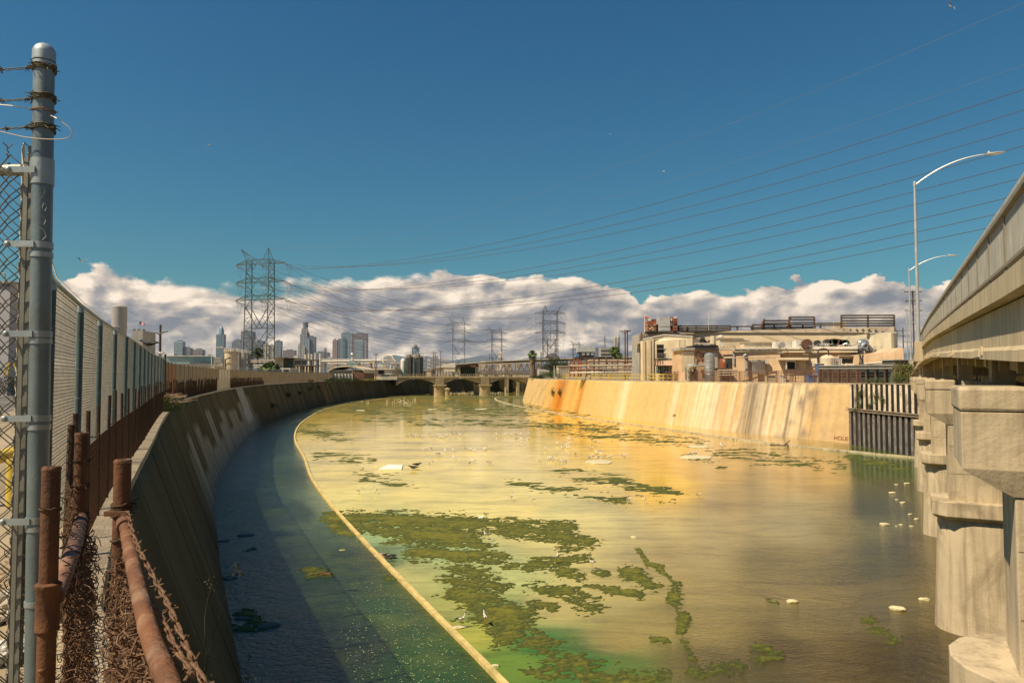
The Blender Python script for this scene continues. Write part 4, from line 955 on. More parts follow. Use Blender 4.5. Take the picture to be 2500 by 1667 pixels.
mb = MB(); mb.ellipsoid((a1.x+.002, a1.y-.028, ZA(1628, 2.3)), .010, .006, .006, 8, 5); mb.build('weld_blob', rust_l, rb)
# rail from post two down to the sleeve of post one and on past it
ra = W(199, 1262, 3.28); rb_ = W(160, 1440, 2.36)
mb = MB(); mb.tube([ra+Vector((0, .0, -.005)), (ra+rb_)/2+Vector((.0, 0, .01)), Vector((a1.x+.01, a1.y+.02, rb_.z-.01))], .0270, 14); mb.build('rail', M('rust_pale', (.24, .13, .09), .75, .3, 8, .4, 50, dirt=(.20, .08, .04), dscale=9, damt=.7), rb, smooth=True)
mb = MB()
for k in range(11):
    u = (k+.4)/11.5; c = ra.lerp(rb_, u); d = (rb_-ra).normalized(); s1 = d.cross(Vector((0, 0, 1))).normalized(); s2 = s1.cross(d)
    pts = [c+s1*(.0295*math.cos(t_*.6))+s2*(.0295*math.sin(t_*.6))+d*(t_*.0016+random.uniform(-.001, .001)) for t_ in range(11)]; mb.tube(pts, .0028, 5)
    if k % 2: mb.tube([c+s2*.03, c+s2*.05+s1*.02+d*.02], .002, 4)
kind(mb.build('tie_wires', rust_d, rb), 'stuff')
# rail from post three towards and past the camera
r3 = W(303, 1275, 2.58); r4 = W(353, 1502, 1.56); r5 = W(420, 1690, 1.18); dd = (r5-r4).normalized(); r6 = r5+dd*.9
mb = MB(); mb.tube(catmull([r3, r4, r5, r6], .05), .0185, 16); mb.build('rail', rust_l, rb, smooth=True)
mb = MB(); d = (r4-r3).normalized(); mb.tube([r3-d*.02, r3+d*.10, r3+d*.105], .026, 16); mb.build('rail_sleeve', M('rust_purple', (.16, .07, .045), .8, .3, 8, .4, 50), rb, smooth=True)
mb = MB(); c = (a3.x, a3.y)
for j, py in enumerate((1236, 1248, 1258)): wrap(mb, c, .0285, ZA(py, 2.62), 2.4, .0032, .012, .012, 5, seed=40+j)
wrap(mb, c, .0285, ZA(1322, 2.62), 1.2, .003, .01, .01, 2, seed=47); wrap(mb, c, .0285, ZA(1450, 2.62), 1.2, .003, .01, .01, 2, seed=48)
wrap(mb, (a2.x, a2.y), .0292, ZA(1127, 3.3), 1.2, .003, .01, .01, 2, seed=49); wrap(mb, (a2.x, a2.y), .0292, ZA(1188, 3.3), 1.2, .003, .012, .012, 3, seed=50); wrap(mb, (a1.x, a1.y), .0262, ZA(1244, 2.3), 1.1, .0026, .008, .006, 2, seed=51)
for j in range(3): wrap(mb, (a2.x, a2.y), .0292, ZA(1262, 3.3)-.01*j, 2.2, .0032, .014, .02, 3, seed=60+j)
kind(mb.build('wire_wrap', rust_d, rb), 'stuff')
mb = MB(); pts = [W(a, b_, 2.45) for a, b_ in ((304, 1232), (306, 1262), (322, 1258), (338, 1256), (336, 1290), (330, 1296))]; mb.box((a3.x-.03, a3.y-.06, ZA(1262, 2.55)), (a3.x+.05, a3.y-.045, ZA(1250, 2.55))); mb.build('bracket', rust, rb)
# thick barbed strands (heavily rusted, twisted)
bar_m = M('rust_barbed', (.12, .06, .03), .8, .35, 40, .2, 80, dirt=(.30, .19, .10), dscale=50, damt=.6)
for i, pts in enumerate(([(311, 1248, 2.56), (330, 1320, 2.2), (370, 1400, 1.85), (412, 1480, 1.55), (455, 1580, 1.28), (505, 1680, 1.08), (560, 1790, .93)], [(300, 1300, 2.58), (305, 1370, 2.3), (340, 1425, 2.0), (385, 1490, 1.7), (418, 1560, 1.42), (470, 1650, 1.2)])):
    Wp = catmull([W(*q) for q in pts], .02); mb = MB()
    for ph in (0, math.pi):
        P_ = []
        for k, c in enumerate(Wp):
            d = (Wp[min(k+1, len(Wp)-1)]-Wp[max(k-1, 0)]).normalized(); s1 = d.cross(Vector((0, 0, 1))).normalized(); s2 = s1.cross(d); t_ = ph+k*.62; rr = .0046*(.35+c.y*.25); P_.append(c+s1*rr*math.cos(t_)+s2*rr*math.sin(t_))
        mb.tube(P_, .0030, 6)
    for k in range(4, len(Wp)-1, 6):
        c = Wp[k]; d = (Wp[k+1]-Wp[k-1]).normalized(); s1 = d.cross(Vector((0, 0, 1))).normalized(); s2 = s1.cross(d)
        for q in range(3):
            an = random.uniform(0, 6.3); e = s1*math.cos(an)+s2*math.sin(an); mb.tube([c-e*.013+d*.003, c+e*.003, c+e*.016-d*.004], .0017, 4)
    mb.build('barbed_strand', bar_m, rb, smooth=True)
# tangled mesh hanging under the two rails
def tangle(A, B, drop, n, seed, nm='tangled_mesh', spread=.045, wr=.0021):
    rn = random.Random(seed); mb = MB()
    for k in range(n):
        u = rn.random(); c = A.lerp(B, u)+Vector((0, 0, -rn.random()**1.1*drop))+Vector((rn.gauss(0, spread), rn.gauss(0, spread), 0))
        e1 = Vector((rn.uniform(-1, 1), rn.uniform(-1, 1), rn.uniform(-1, 1))).normalized(); e2 = e1.cross(Vector((rn.uniform(-1, 1), rn.uniform(-1, 1), rn.uniform(-1, 1)))).normalized(); L_ = rn.uniform(.018, .04); a0 = rn.uniform(0, 6)
        mb.tube([c+e1*L_*math.cos(a0+t_)+e2*L_*.6*math.sin(a0+t_) for t_ in (0, .7, 1.4, 2.2, 3.0, 3.8)], wr, 4, cap=False)
    return kind(mb.build(nm, bar_m, rb), 'stuff')
tangle(ra+Vector((.05, -.05, -.05)), rb_+Vector((.06, 0, -.06)), .95, 1300, 5, spread=.013)
tangle(a2+Vector((.0, 0, -.25)), a2+Vector((.03, -.5, -.3)), .9, 300, 6, spread=.015)
tangle(r3.lerp(r4, .35)+Vector((-.03, 0, -.03)), r5+Vector((-.03, 0, -.04)), .75, 1200, 7, spread=.013)
tangle(r4+Vector((.0, 0, -.02)), r6, .15, 260, 8, spread=.015)
mr2 = chain_mesh('rusty_panel_near', 1.0, 1.0, .024, .0022, 4, knuckle=.006); mr2.materials.append(bar_m)
for A, B in ((ra, rb_), (r3, r5), (Vector((nearlo[0].x, nearlo[0].y, 6.9)), ra)):
    d = (B-A); L_ = math.hypot(d.x, d.y); o = share('wire_mesh', mr2, rb, (A.x, A.y, min(A.z, B.z)-1.0), math.atan2(d.y, d.x), (L_, 1, 1)); o['kind'] = 'stuff'
# ================================================================= PYLONS AND POWER LINES
steel_g = M('pylon_steel', (.085, .10, .075), .6, .2, .3, 0, metal=.3)
steel_d = M('pylon_steel_far', (.085, .085, .08), .7, .1, .3, 0)
wire_m = M('line_wire', (.09, .06, .045), .7, .05, .3, 0)
TRISE = (32.9+5.0, 38.7+5, 45.5+5)
def pylon(px, D, pytop, label, yaw=0.0, mat=None, scale=None, thick=1.0, simple=False, hw=4.45, armL=9.7, flip=False):
    """portal-like lattice tower with two faces, three crossarm levels and two earth-wire peaks"""
    x0 = XA(px, D); zt = ZA(pytop, D); z0 = HL if px < 1300 else HR; H = zt-z0; k = H/44.6
    t_ = thing('transmission_tower', label, 'power pylon', (x0, D, z0), 'lattice power pylons')
    ca, sa = math.cos(yaw), math.sin(yaw); mt = mat or steel_g
    def T(a, b, z): return Vector((x0+(a*ca-b*sa)*k, D+(a*sa+b*ca)*k, z0+z*k))
    hb = 1.5; tk = .26*thick*max(1, D/520)
    lvl = (27.0, 33.0, 39.2)
    topz = 40.2
    # legs: four corner posts
    for a in (-hw, hw):
        for b in (-hb, hb):
            mb = MB(); mb.beam(T(a*1.03, b*1.6, 0), T(a, b, topz), tk, tk); mb.build('leg', mt, t_)
    # lacing on the narrow sides
    mb = MB(); n = 20
    for a in (-hw, hw):
        for i in range(n):
            za = topz*i/n; zb = topz*(i+1)/n; s_ = 1 if i % 2 else -1
            wa = hb*(1.6-.6*za/topz); wb = hb*(1.6-.6*zb/topz); mb.beam(T(a, s_*wa, za), T(a, -s_*wb, zb), tk*.45); 
            if i % 2: mb.beam(T(a, wa, za), T(a, -wa, za), tk*.45)
    kind(mb.build('leg_lacing', mt, t_), 'stuff')
    # broad faces: V bracing
    mb = MB()
    for b in (-hb, hb):
        mb.beam(T(-hw, b, 24.5), T(0, b, 17.6), tk*.75); mb.beam(T(hw, b, 24.5), T(0, b, 17.6), tk*.75); mb.beam(T(-hw, b, 17.4), T(hw, b, 17.4), tk*.7)
        mb.beam(T(-hw, b, 17.2), T(0, b, 11.5), tk*.6); mb.beam(T(hw, b, 17.2), T(0, b, 11.5), tk*.6); mb.beam(T(0, b, 11.5), T(hw, b, 5.5), tk*.6); mb.beam(T(0, b, 11.5), T(-hw, b, 5.5), tk*.6)
        mb.beam(T(-hw, b, 11.5), T(hw, b, 11.5), tk*.4); mb.beam(T(-hw, b, 5.5), T(hw, b, 5.5), tk*.5); mb.beam(T(-hw, b, 5.5), T(hw, b, .3), tk*.5); mb.beam(T(hw, b, 5.5), T(-hw, b, .3), tk*.5)
        for s_ in (-1, 1):
            mb.beam(T(s_*hw, b, 21), T(s_*hw*.5, b, 21), tk*.4); mb.beam(T(s_*hw, b, 17.8), T(s_*hw*.5, b, 21), tk*.4); mb.beam(T(s_*hw, b, 14), T(s_*hw*.48, b, 14.2), tk*.4)
    mb.build('face_bracing', mt, t_)
    # crossarms
    for li, z in enumerate(lvl):
        mb = MB()
        for b in (-hb*.8, hb*.8):
            mb.beam(T(-hw, b, z), T(hw, b, z), tk*.6); mb.beam(T(-hw, b, z+1.5), T(hw, b, z+1.5), tk*.6)
            for i in range(6):
                a0 = -hw+2*hw*i/6; a1 = -hw+2*hw*(i+1)/6; mb.beam(T(a0, b, z if i % 2 else z+1.5), T(a1, b, z+1.5 if i % 2 else z), tk*.4)
            for s_ in (-1, 1):
                mb.beam(T(s_*hw, b, z), T(s_*armL, 0, z), tk*.6); mb.beam(T(s_*hw, b, z+1.5), T(s_*armL, 0, z+.1), tk*.6)
                for i in range(3):
                    u0 = i/3; u1 = (i+.6)/3; mb.beam(T(s_*(hw+(armL-hw)*u0), b*(1-u0), z), T(s_*(hw+(armL-hw)*u1), b*(1-u1), z+1.5*(1-u1)), tk*.3)
                mb.beam(T(s_*hw, b, z-2.4), T(s_*hw*.6, b, z), tk*.45); 
                if li: mb.beam(T(s_*hw, b, z-3.0), T(s_*hw*.62, b, z-5.0+.3), tk*.45)
        mb.build('crossarm', mt, t_)
    for s_ in (-1, 1):
        mb = MB(); tip = T(s_*hw*(1.75 if (s_ < 0) != flip else .72), 0, 44.6)
        for b in (-hb*.8, hb*.8):
            mb.beam(T(s_*hw, b, 40.2), tip, tk*.5); mb.beam(T(s_*hw*.45, b, 40.7), tip, tk*.5)
        mb.beam(T(s_*hw, 0, 40.2).lerp(tip, .5), T(s_*hw*.45, 0, 40.7).lerp(tip, .5), tk*.3); mb.build('earth_wire_peak', mt, t_)
    if not simple:
        for z in lvl:
            for a in (-armL, 0, armL):
                mb = MB(); p_ = T(a, 0, z-.1); q = p_+Vector((3.2*.75, -2.2*.75, -.9))*k; mb.tube([p_, q], .13, 6); pts = [p_+Vector((.9, -.5, -.3))*k]
                for j in range(9): u = j/8; pts.append(p_+Vector((.8+2.0*u, -.6-1.0*u, -.5-3.6*math.sin(math.pi*u)-.4*u))*k)
                mb.tube(pts, .05, 4); mb.build('insulator_string', steel_d, t_)
    return lambda lev, ph: T(ph*armL, 0, lvl[lev]-.5), lambda s_: T(s_*hw*(1.75 if (s_ < 0) != flip else .72), 0, 44.6), t_
yaw1 = -.30
P1, E1, _ = pylon(632, 256, 606, 'largest lattice pylon standing in front of the skyline at left', yaw1)
P2_, E2, _ = pylon(1120, 567, 776, 'slim lattice pylon above the left end of the truss bridge', .1, steel_d, simple=True, armL=9.0)
P3, E3, _ = pylon(1213, 679, 799, 'small lattice pylon just left of the white domed tower', .1, steel_d, simple=True, armL=9.0)
P4, E4, _ = pylon(1343.5, 465, 744.5, 'dark lattice pylon right of the palm behind the truss bridge', .15, steel_d, simple=True, thick=1.1, flip=True)
P5, E5, _ = pylon(1346.5, 830, 819, 'faint distant pylon seen through the dark pylon legs', .1, steel_d, simple=True, thick=.8)
P6, E6, _ = pylon(1407.5, 946, 832, 'faint distant pylon left of the rooftop condenser unit', .1, steel_d, simple=True, thick=.8)
# single-stem pylon at right of the condenser
x0 = XA(1477, 600); t_ = thing('transmission_tower', 'narrow single stem pylon with drooping arms behind the palm and hopper', 'power pylon', (x0, 600, HR), 'lattice power pylons')
zt = ZA(816, 600); mb = MB()
for s_ in (-1, 1): mb.beam((x0+s_*2.6, 600, HR), (x0, 600, zt), .22)
for i in range(9): z = HR+(zt-HR)*i/10; w_ = 2.6*(1-i/10); z2 = HR+(zt-HR)*(i+1)/10; w2 = 2.6*(1-(i+1)/10); mb.beam((x0-w_, 600, z), (x0+w2, 600, z2), .16); mb.beam((x0+w_, 600, z), (x0-w2, 600, z2), .16)
mb.build('stem', steel_d, t_)
for z in (zt-5, zt-12, zt-19):
    mb = MB(); mb.beam((x0-7, 600, z-1), (x0, 600, z+1), .16); mb.beam((x0+7, 600, z-1), (x0, 600, z+1), .16); mb.beam((x0-7, 600, z-1), (x0+7, 600, z-1), .2); mb.build('crossarm', steel_d, t_)
def cable(A, B, sag, r, label, group, n=40, mat=None, name='power_line'):
    A = Vector(A); B = Vector(B); pts = []
    for i in range(n+1):
        u = i/n; p_ = A.lerp(B, u); pts.append(p_-Vector((0, 0, 4*sag*u*(1-u))))
    mb = MB(); k0 = 0
    # radius grows a little with distance so that the far run still reads
    for i in range(n): 
        pass
    mb.tube(pts, r, 4)
    o = mb.build(name, mat or wire_m, None, origin=A); tag(o, label, 'power line', group); return o
LN = ('lowest', 'middle', 'top'); PN = ('left', 'centre', 'right')
# main span overhead to the right (fitted line of sight: the next tower stands out of frame behind the bridge)
for lev in range(3):
    for ph in range(3):
        off = (ph-1)*9.7; zz0 = (32.9, 38.7, 45.5)[lev]; z_end = zz0+21.54
        A = Vector((-87.6+off*math.cos(-.494), 256+off*math.sin(-.494), zz0)); B = Vector((157.67+off*math.cos(1.043), -3.1+off*math.sin(1.043), z_end))
        cable(A, B, 18.57, .040, '%s %s power line sweeping from the large pylon to the upper right' % (LN[lev], PN[ph]), 'power lines sweeping to the upper right', 90)
for s_, nm in ((-1, 'left'), (1, 'right')):
    A = E1(s_); B = Vector((157+s_*9, -3+s_*9, 80)); cable(A, B, 20.0, .022, 'faint %s earth wire high above the power lines' % nm, 'thin earth wires', 90, M('earth_wire', (.16, .20, .22), .6, 0, 1, 0))
for (Pa, Pb, na, r, sag) in ((P1, P4, 'from the large pylon down to the dark pylon', .055, 9), (P1, P2_, 'from the large pylon down to the slim pylon', .055, 13), (P2_, P3, 'between the slim pylon and the small one', .07, 5), (P4, P3, 'between the dark pylon and the small one', .06, 6), (P4, P5, 'running back from the dark pylon', .06, 7)):
    for lev in range(3):
        for ph in (-1, 0, 1):
            cable(Pa(lev, ph), Pb(lev, ph), sag, r*.9, '%s %s power line %s' % (LN[lev], PN[ph+1], na), 'distant power lines', 28)

# ================================================================= SKYLINE (about four kilometres away)
SD = 4200.0
def glass(name, a, b, vs=.30, hs=.30, rough=.35):
    if name in MATS: return MATS[name]
    m = bpy.data.materials.new(name); m.use_nodes = True; t = NT(m.node_tree); bs = t.n['Principled BSDF']
    pos = t.node('ShaderNodeNewGeometry').outputs['Position']
    n = t.noise(t.vmul(pos, (.05, .05, .22)), 1.0, 3, .6); t.put(bs.inputs['Base Color'], t.mix(t.mapr(n, .4, .6, 0, 1), a, b)); bs.inputs['Roughness'].default_value = rough
    MATS[name] = m; return m
g_blue = glass('tower_glass_blue', (.13, .22, .27), (.20, .31, .36)); g_grey = glass('tower_stone_grey', (.30, .31, .32), (.42, .40, .39)); g_dark = glass('tower_dark', (.13, .16, .20), (.18, .21, .25)); g_brown = glass('tower_brown', (.24, .19, .19), (.30, .24, .23)); g_pink = glass('tower_pink', (.44, .33, .29), (.38, .28, .26)); g_white = glass('tower_white', (.60, .54, .46), (.50, .45, .40)); g_pale = glass('tower_pale_blue', (.33, .42, .47), (.26, .36, .42))
band_l = M('floor_band_light', (.24, .27, .31), .6, .1, .01, 0); band_d = M('floor_band_dark', (.15, .18, .22), .3, .1, .01, 0)
def tower(boxes, label, mats, D=SD, ribs=None, extra=None):
    """boxes: (px0, px1, pytop) steps; each a storey-banded block"""
    px0, px1, pt = boxes[0][:3]; cx = XA((px0+px1)/2, D); t_ = thing('skyscraper', label, 'skyscraper', (cx, D, HL), 'downtown skyscrapers')
    for i, bx in enumerate(boxes):
        a, b_, pt = bx[:3]; dpt = bx[3] if len(bx) > 3 else 0
        xa, xb = XA(a, D), XA(b_, D); zt = ZA(pt, D); y0 = D+dpt; dd = max(20, (xb-xa)*.9); m_ = mats[i % len(mats)]
        mb = MB(); mb.box((xa, y0, HL), (xb, y0+dd, zt)); mb.build('tower_block', m_, t_)
        # floor bands and mullions as real relief
        mb = MB(); nb = int((zt-HL)/14)
        for k in range(nb):
            z = HL+10+k*14; mb.box((xa+.5, y0-.8, z), (xb-.5, y0-.02, z+5)); mb.box((xb+.02, y0+.5, z), (xb+.8, y0+dd-.5, z+5))
        kind(mb.build('window_bands', band_d if m_ in (g_grey, g_white, g_pale, g_pink) else band_l if m_ is g_dark else g_dark, t_), 'stuff')
        mb = MB(); nm = max(2, int((xb-xa)/13))
        for k in range(nm+1): x = xa+(xb-xa)*k/nm; mb.box((x-.9, y0-1.6, HL), (x+.9, y0-.85, zt-1))
        kind(mb.build('mullions', m_, t_), 'stuff')
        mb = MB(); mb.box((xa+(xb-xa)*.25, y0+dd*.2, zt), (xa+(xb-xa)*.7, y0+dd*.8, zt+6)); mb.build('roof_plant', g_dark, t_)
    if extra: extra(t_)
    return t_
tower([(425, 444.5, 833), (444.5, 462, 849, 10)], 'leftmost pale blue skyline tower with a lower wing at its right', [g_pale, g_dark])
tower([(471, 493, 853)], 'short lone grey block left of the spired skyscraper', [g_brown])
def ext_spire(t_):
    mb = MB(); x = XA(536, SD); z = ZA(816, SD); mb.lathe((x, SD+20, z), [(XA(1258, SD)-XA(1250, SD)-2, 0), (14, 18), (11, 34), (3, 46)], 12); mb.build('curved_crown', g_blue, t_, smooth=True)
    mb = MB(); x2 = XA(539.5, SD); mb.tube([(x2, SD-2, z), (x2, SD-2, ZA(782, SD))], 1.7, 6, .8); mb.build('spire', g_white, t_)
tower([(527.5, 545, 816)], 'glass skyscraper with a thin spire left of the large pylon', [g_blue], extra=ext_spire)
tower([(566, 587, 835), (568.5, 584, 830, 4)], 'grey tower with a chamfered top close left of the large pylon', [g_dark])
tower([(588, 615, 809)], 'tall dark tower directly behind the left legs of the large pylon', [g_dark])
tower([(618, 641, 832)], 'dark block with a flat top framed by the large pylon legs', [g_dark])
tower([(643, 655, 841), (656, 666, 842, 6)], 'pair of white striped slabs seen between the pylon legs', [g_white])
tower([(669, 685, 832)], 'dark slab standing just right of the large pylon', [g_dark])
tower([(691, 717, 855)], 'low brown block between the dark slab and the tallest tower', [g_brown])
def ext_us(t_):
    mb = MB(); x = XA(742, SD); z = ZA(800, SD); zc_ = ZA(786, SD); mb.lathe((x, SD+25, z), [(15, 0), (15, zc_-z-9), (16.5, zc_-z-8), (16.5, zc_-z)], 16); mb.build('round_crown', g_dark, t_)
tower([(735.5, 748.5, 802), (732, 737.5, 815, 5), (748.5, 752, 813, 8), (726.5, 732, 840, 12)], 'tallest skyscraper with a round stepped crown', [g_grey, g_pale, g_dark, g_white], extra=ext_us)
tower([(749, 767.5, 822), (743, 756, 826, -12), (741.5, 746, 845, -20)], 'stepped pale tower directly right of the tallest skyscraper', [g_dark, g_pale, g_white])
tower([(767, 799, 860)], 'long low block with a flat roof right of the stepped tower', [g_dark]); tower([(790.5, 796, 851)], 'thin round tower with a knob rising over the long low block', [g_grey])
tower([(812, 822, 829), (822, 833, 829, 2)], 'pink and dark twin faced tower left of the bluish pair', [g_pink, g_dark])
tower([(833, 858.5, 812), (837, 843, 824, -6)], 'tall pale bluish tower left of the big brown tower', [g_pale, g_blue])
tower([(860, 893, 814), ], 'big brown tower with a flat top at the right of the skyline', [g_brown]); tower([(866, 884.5, 830), (885, 893, 832, 3)], 'pale blue slab standing before the big brown tower', [g_pale, g_grey], D=4050)
def ext_cyl(t_):
    mb = MB(); x = XA(1013.5, SD); mb.lathe((x, SD, ZA(846, SD)), [(12, 0), (12, 8), (7, 8.5), (7, 14)], 16); mb.build('roof_drum', g_grey, t_)
tower([(1005.5, 1022, 847)], 'isolated pale tower above the green storage tanks', [g_pale], extra=ext_cyl)
tower([(1332, 1364, 868), (1336, 1360, 865, 5)], 'low purple grey block behind the dark pylon', [g_brown], D=3000)
# domed white city tower
D = 3300; cx = XA(1222, D); t_ = thing('city_hall_tower', 'white tower with a stepped pyramid top above the truss bridge', 'tower', (cx, D, HL)); k = D/FPX
wt = M('city_hall_stone', (.66, .58, .48), .8, .1, .02, 0)
mb = MB(); mb.box((cx-9*k, D, HL), (cx+9*k, D+18*k, ZA(884, D))); mb.build('base_block', wt, t_)
mb = MB(); mb.box((cx-7.4*k, D+2*k, ZA(884, D)), (cx+7.4*k, D+16*k, ZA(871, D))); mb.build('shaft', wt, t_)
mb = MB(); mb.box((cx-5.8*k, D+3*k, ZA(871, D)), (cx+5.8*k, D+15*k, ZA(863, D))); mb.build('colonnade', wt, t_)
mb = MB(); mb.add([(cx-5.2*k, D+4*k, ZA(863, D)), (cx+5.2*k, D+4*k, ZA(863, D)), (cx+5.2*k, D+14*k, ZA(863, D)), (cx-5.2*k, D+14*k, ZA(863, D)), (cx-1*k, D+8.5*k, ZA(855, D)), (cx+1*k, D+8.5*k, ZA(855, D)), (cx+1*k, D+9.5*k, ZA(855, D)), (cx-1*k, D+9.5*k, ZA(855, D))], [(0, 1, 5, 4), (1, 2, 6, 5), (2, 3, 7, 6), (3, 0, 4, 7), (4, 5, 6, 7)]); mb.build('pyramid_roof', wt, t_)
mb = MB()
for i in range(6): x = cx-6.6*k+i*2.4*k; mb.box((x, D+1.6*k, HL+8), (x+.9*k, D+1.95*k, ZA(873, D)))
kind(mb.build('window_slots', band_d, t_), 'stuff')
# low city clutter near the horizon
rn = random.Random(5)
cl_m = [M('city_low_%d' % i, c, .8, .1, .02, 0) for i, c in enumerate(((.36, .33, .31), (.46, .40, .34), (.28, .29, .32), (.55, .48, .38)))]
for i, (px, w_, pt, D) in enumerate(((405, 12, 884, 1500), (500, 14, 878, 2600), (690, 20, 874, 2200), (722, 10, 869, 2600), (805, 12, 872, 2600), (900, 14, 880, 2000), (1035, 9, 872, 2600), (1047, 7, 876, 2700), (1062, 12, 869, 2900), (1078, 9, 875, 2500), (1092, 12, 879, 2400), (1180, 14, 882, 2300), (1198, 10, 880, 2100), (1243, 16, 882, 2300), (1380, 18, 884, 1500), (1540, 16, 872, 2400), (1500, 10, 878, 2200), (1522, 8, 870, 2400))):
    x = XA(px, D); ww = w_/FPX*D; mb = MB(); mb.box((x-ww/2, D, HL), (x+ww/2, D+ww, ZA(pt, D))); t_ = thing('distant_building', 'small hazy %s block on the far horizon, number %s from the left' % (('grey', 'tan', 'blue grey', 'cream')[i % 4], ('one', 'two', 'three', 'four', 'five', 'six', 'seven', 'eight', 'nine', 'ten', 'eleven', 'twelve', 'thirteen', 'fourteen', 'fifteen', 'sixteen', 'seventeen', 'eighteen')[i]), 'building', (x, D, HL), 'hazy low buildings on the horizon')
    mb.build('wall', cl_m[i % 4], t_); mb = MB(); mb.box((x-ww*.3, D+ww*.2, ZA(pt, D)), (x+ww*.1, D+ww*.6, ZA(pt-2, D))); mb.build('roof_plant', cl_m[(i+1) % 4], t_)
    mb = MB()
    for kx in range(4):
        for kz in range(3): xx = x-ww*.42+kx*ww*.22; zz = HL+(ZA(pt, D)-HL)*(.35+.2*kz); mb.box((xx, D-.3, zz), (xx+ww*.13, D-.02, zz+(ZA(pt, D)-HL)*.1))
    kind(mb.build('windows', band_d, t_), 'stuff')
# ---- mountains
mt_m = M('mountain', (.10, .13, .16), .95, .2, .0008, 0)
def ridge(pts, D, name, label, dep=2500):
    P_ = [(XA(px, D), ZA(py, D)) for px, py in pts]; n = 160
    xsr = np.linspace(P_[0][0], P_[-1][0], n); zr = np.interp(xsr, [p_[0] for p_ in P_], [p_[1] for p_ in P_]); zr = zr+(fbm(xsr*.004, xsr*0+3, 5, 3)-.5)*90
    rows = 14; vs = []
    for j in range(rows+1):
        u = j/rows; hh = np.sin(u*math.pi/2)**1.2 if True else u
        y = D-dep*(1-u)+(fbm(xsr*.003, xsr*0+j, 3, 8)-.5)*260; z = HL+(np.maximum(zr, 20)-HL)*hh*(1-.22*(1-u)*fbm(xsr*.006+j*.6, xsr*0+j*.8, 4, 19)*2)
        vs.append(np.stack([xsr, y, z], 1))
    v = np.concatenate(vs); i = np.arange((rows+1)*n).reshape(rows+1, n); f = np.stack([i[:-1, :-1].ravel(), i[:-1, 1:].ravel(), i[1:, 1:].ravel(), i[1:, :-1].ravel()], 1)
    me = mesh_np(name, v, f); me.materials.append(mt_m); me.polygons.foreach_set('use_smooth', [True]*len(me.polygons)); o = bpy.data.objects.new(name, me); COL.objects.link(o); o['kind'] = 'structure'; o['label'] = label
ridge([(-400, 900), (300, 895), (700, 890), (900, 884), (950, 870), (965, 865), (1000, 872), (1040, 868), (1075, 876), (1100, 880), (1130, 876), (1180, 870), (1200, 874), (1240, 880), (1290, 872), (1350, 876), (1450, 884), (1530, 862), (1560, 846), (1640, 838), (1800, 850), (2100, 870), (2250, 862), (2700, 880)], 10500, 'mountains', 'blue hazy mountain ridge along the horizon')
# ================================================================= MID-GROUND INDUSTRY, LEFT BANK AND CENTRE
cream = M('cream_wall', (.62, .50, .33), .85, .14, .4, .15, 8, dirt=(.42, .30, .18), dscale=.22, damt=.5)
cream2 = M('cream_wall_bright', (.70, .60, .42), .85, .12, .4, .15, 8, dirt=(.46, .36, .24), dscale=.3, damt=.4, streak=(.45, .34, .22), samt=.4, stretch=(1.2, 1.2, .12))
pink = M('tan_wall', (.66, .46, .28), .85, .14, .4, .15, 8, dirt=(.44, .30, .19), dscale=.3, damt=.5, streak=(.42, .28, .17), samt=.4, stretch=(1.2, 1.2, .12))
greyc = M('grey_cladding', (.38, .36, .33), .7, .15, .5, .1, 8, streak=(.24, .22, .19), samt=.5, stretch=(1.2, 1.2, .12))
dark_m = M('dark_opening', (.018, .018, .018), .9, .2, 1, 0); white_m = M('white_paint', (.68, .63, .54), .7, .12, .8, .1, 12, dirt=(.45, .38, .28), dscale=.6, damt=.5)
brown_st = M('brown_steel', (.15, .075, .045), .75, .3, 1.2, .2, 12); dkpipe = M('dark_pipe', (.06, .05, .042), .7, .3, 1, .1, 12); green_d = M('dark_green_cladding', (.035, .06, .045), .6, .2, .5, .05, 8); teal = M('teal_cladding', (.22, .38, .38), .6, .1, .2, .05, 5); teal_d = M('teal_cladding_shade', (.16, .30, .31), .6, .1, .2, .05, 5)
tin = M('tin_roof', (.46, .38, .28), .6, .2, .6, .15, 8, dirt=(.22, .15, .10), dscale=.4, damt=.6); silver = M('silver_tank', (.55, .55, .53), .32, .1, .8, .05, 8, metal=.7); yellow = M('yellow_paint', (.62, .45, .06), .6, .15, 2, .1, 12, dirt=(.30, .2, .06), dscale=2, damt=.4)
rustred = M('rust_red', (.30, .085, .04), .8, .35, .7, .3, 12, dirt=(.12, .05, .03), dscale=.8, damt=.6); rgrey = M('cooling_tower_grey', (.42, .44, .44), .6, .15, .8, .1, 12); brick_m = M('worn_brick', (.56, .38, .24), .9, .2, 1.5, .4, 12, dirt=(.64, .48, .30), dscale=.45, damt=.95)
def blk(t_, nm, m_, px0, px1, pt, D, dep=8, z0=None, pt1=None, D1=None, pb=None, ret=False):
    """upright block seen between two photo columns: real corners at depth D .. D1"""
    D1 = D1 or D; pt1 = pt if pt1 is None else pt1
    g = HL if D > 215 and px1 < 1290 else (HL if px1 < 1000 else HR)
    b0 = (ZA(pb, D) if pb is not None else (g if z0 is None else z0)); b1 = (ZA(pb, D1) if pb is not None else b0)
    A = (XA(px0, D), D); B = (XA(px1, D1), D1); dx, dy = B[0]-A[0], B[1]-A[1]; L_ = math.hypot(dx, dy); nx, ny = -dy/L_, dx/L_
    if ny < 0: nx, ny = -nx, -ny
    mb = MB(); mb.prism([A, B, (B[0]+nx*dep, B[1]+ny*dep), (A[0]+nx*dep, A[1]+ny*dep)], [b0, b1, b1, b0], [ZA(pt, D), ZA(pt1, D1), ZA(pt1, D1), ZA(pt, D)])
    return mb.build(nm, m_, t_)
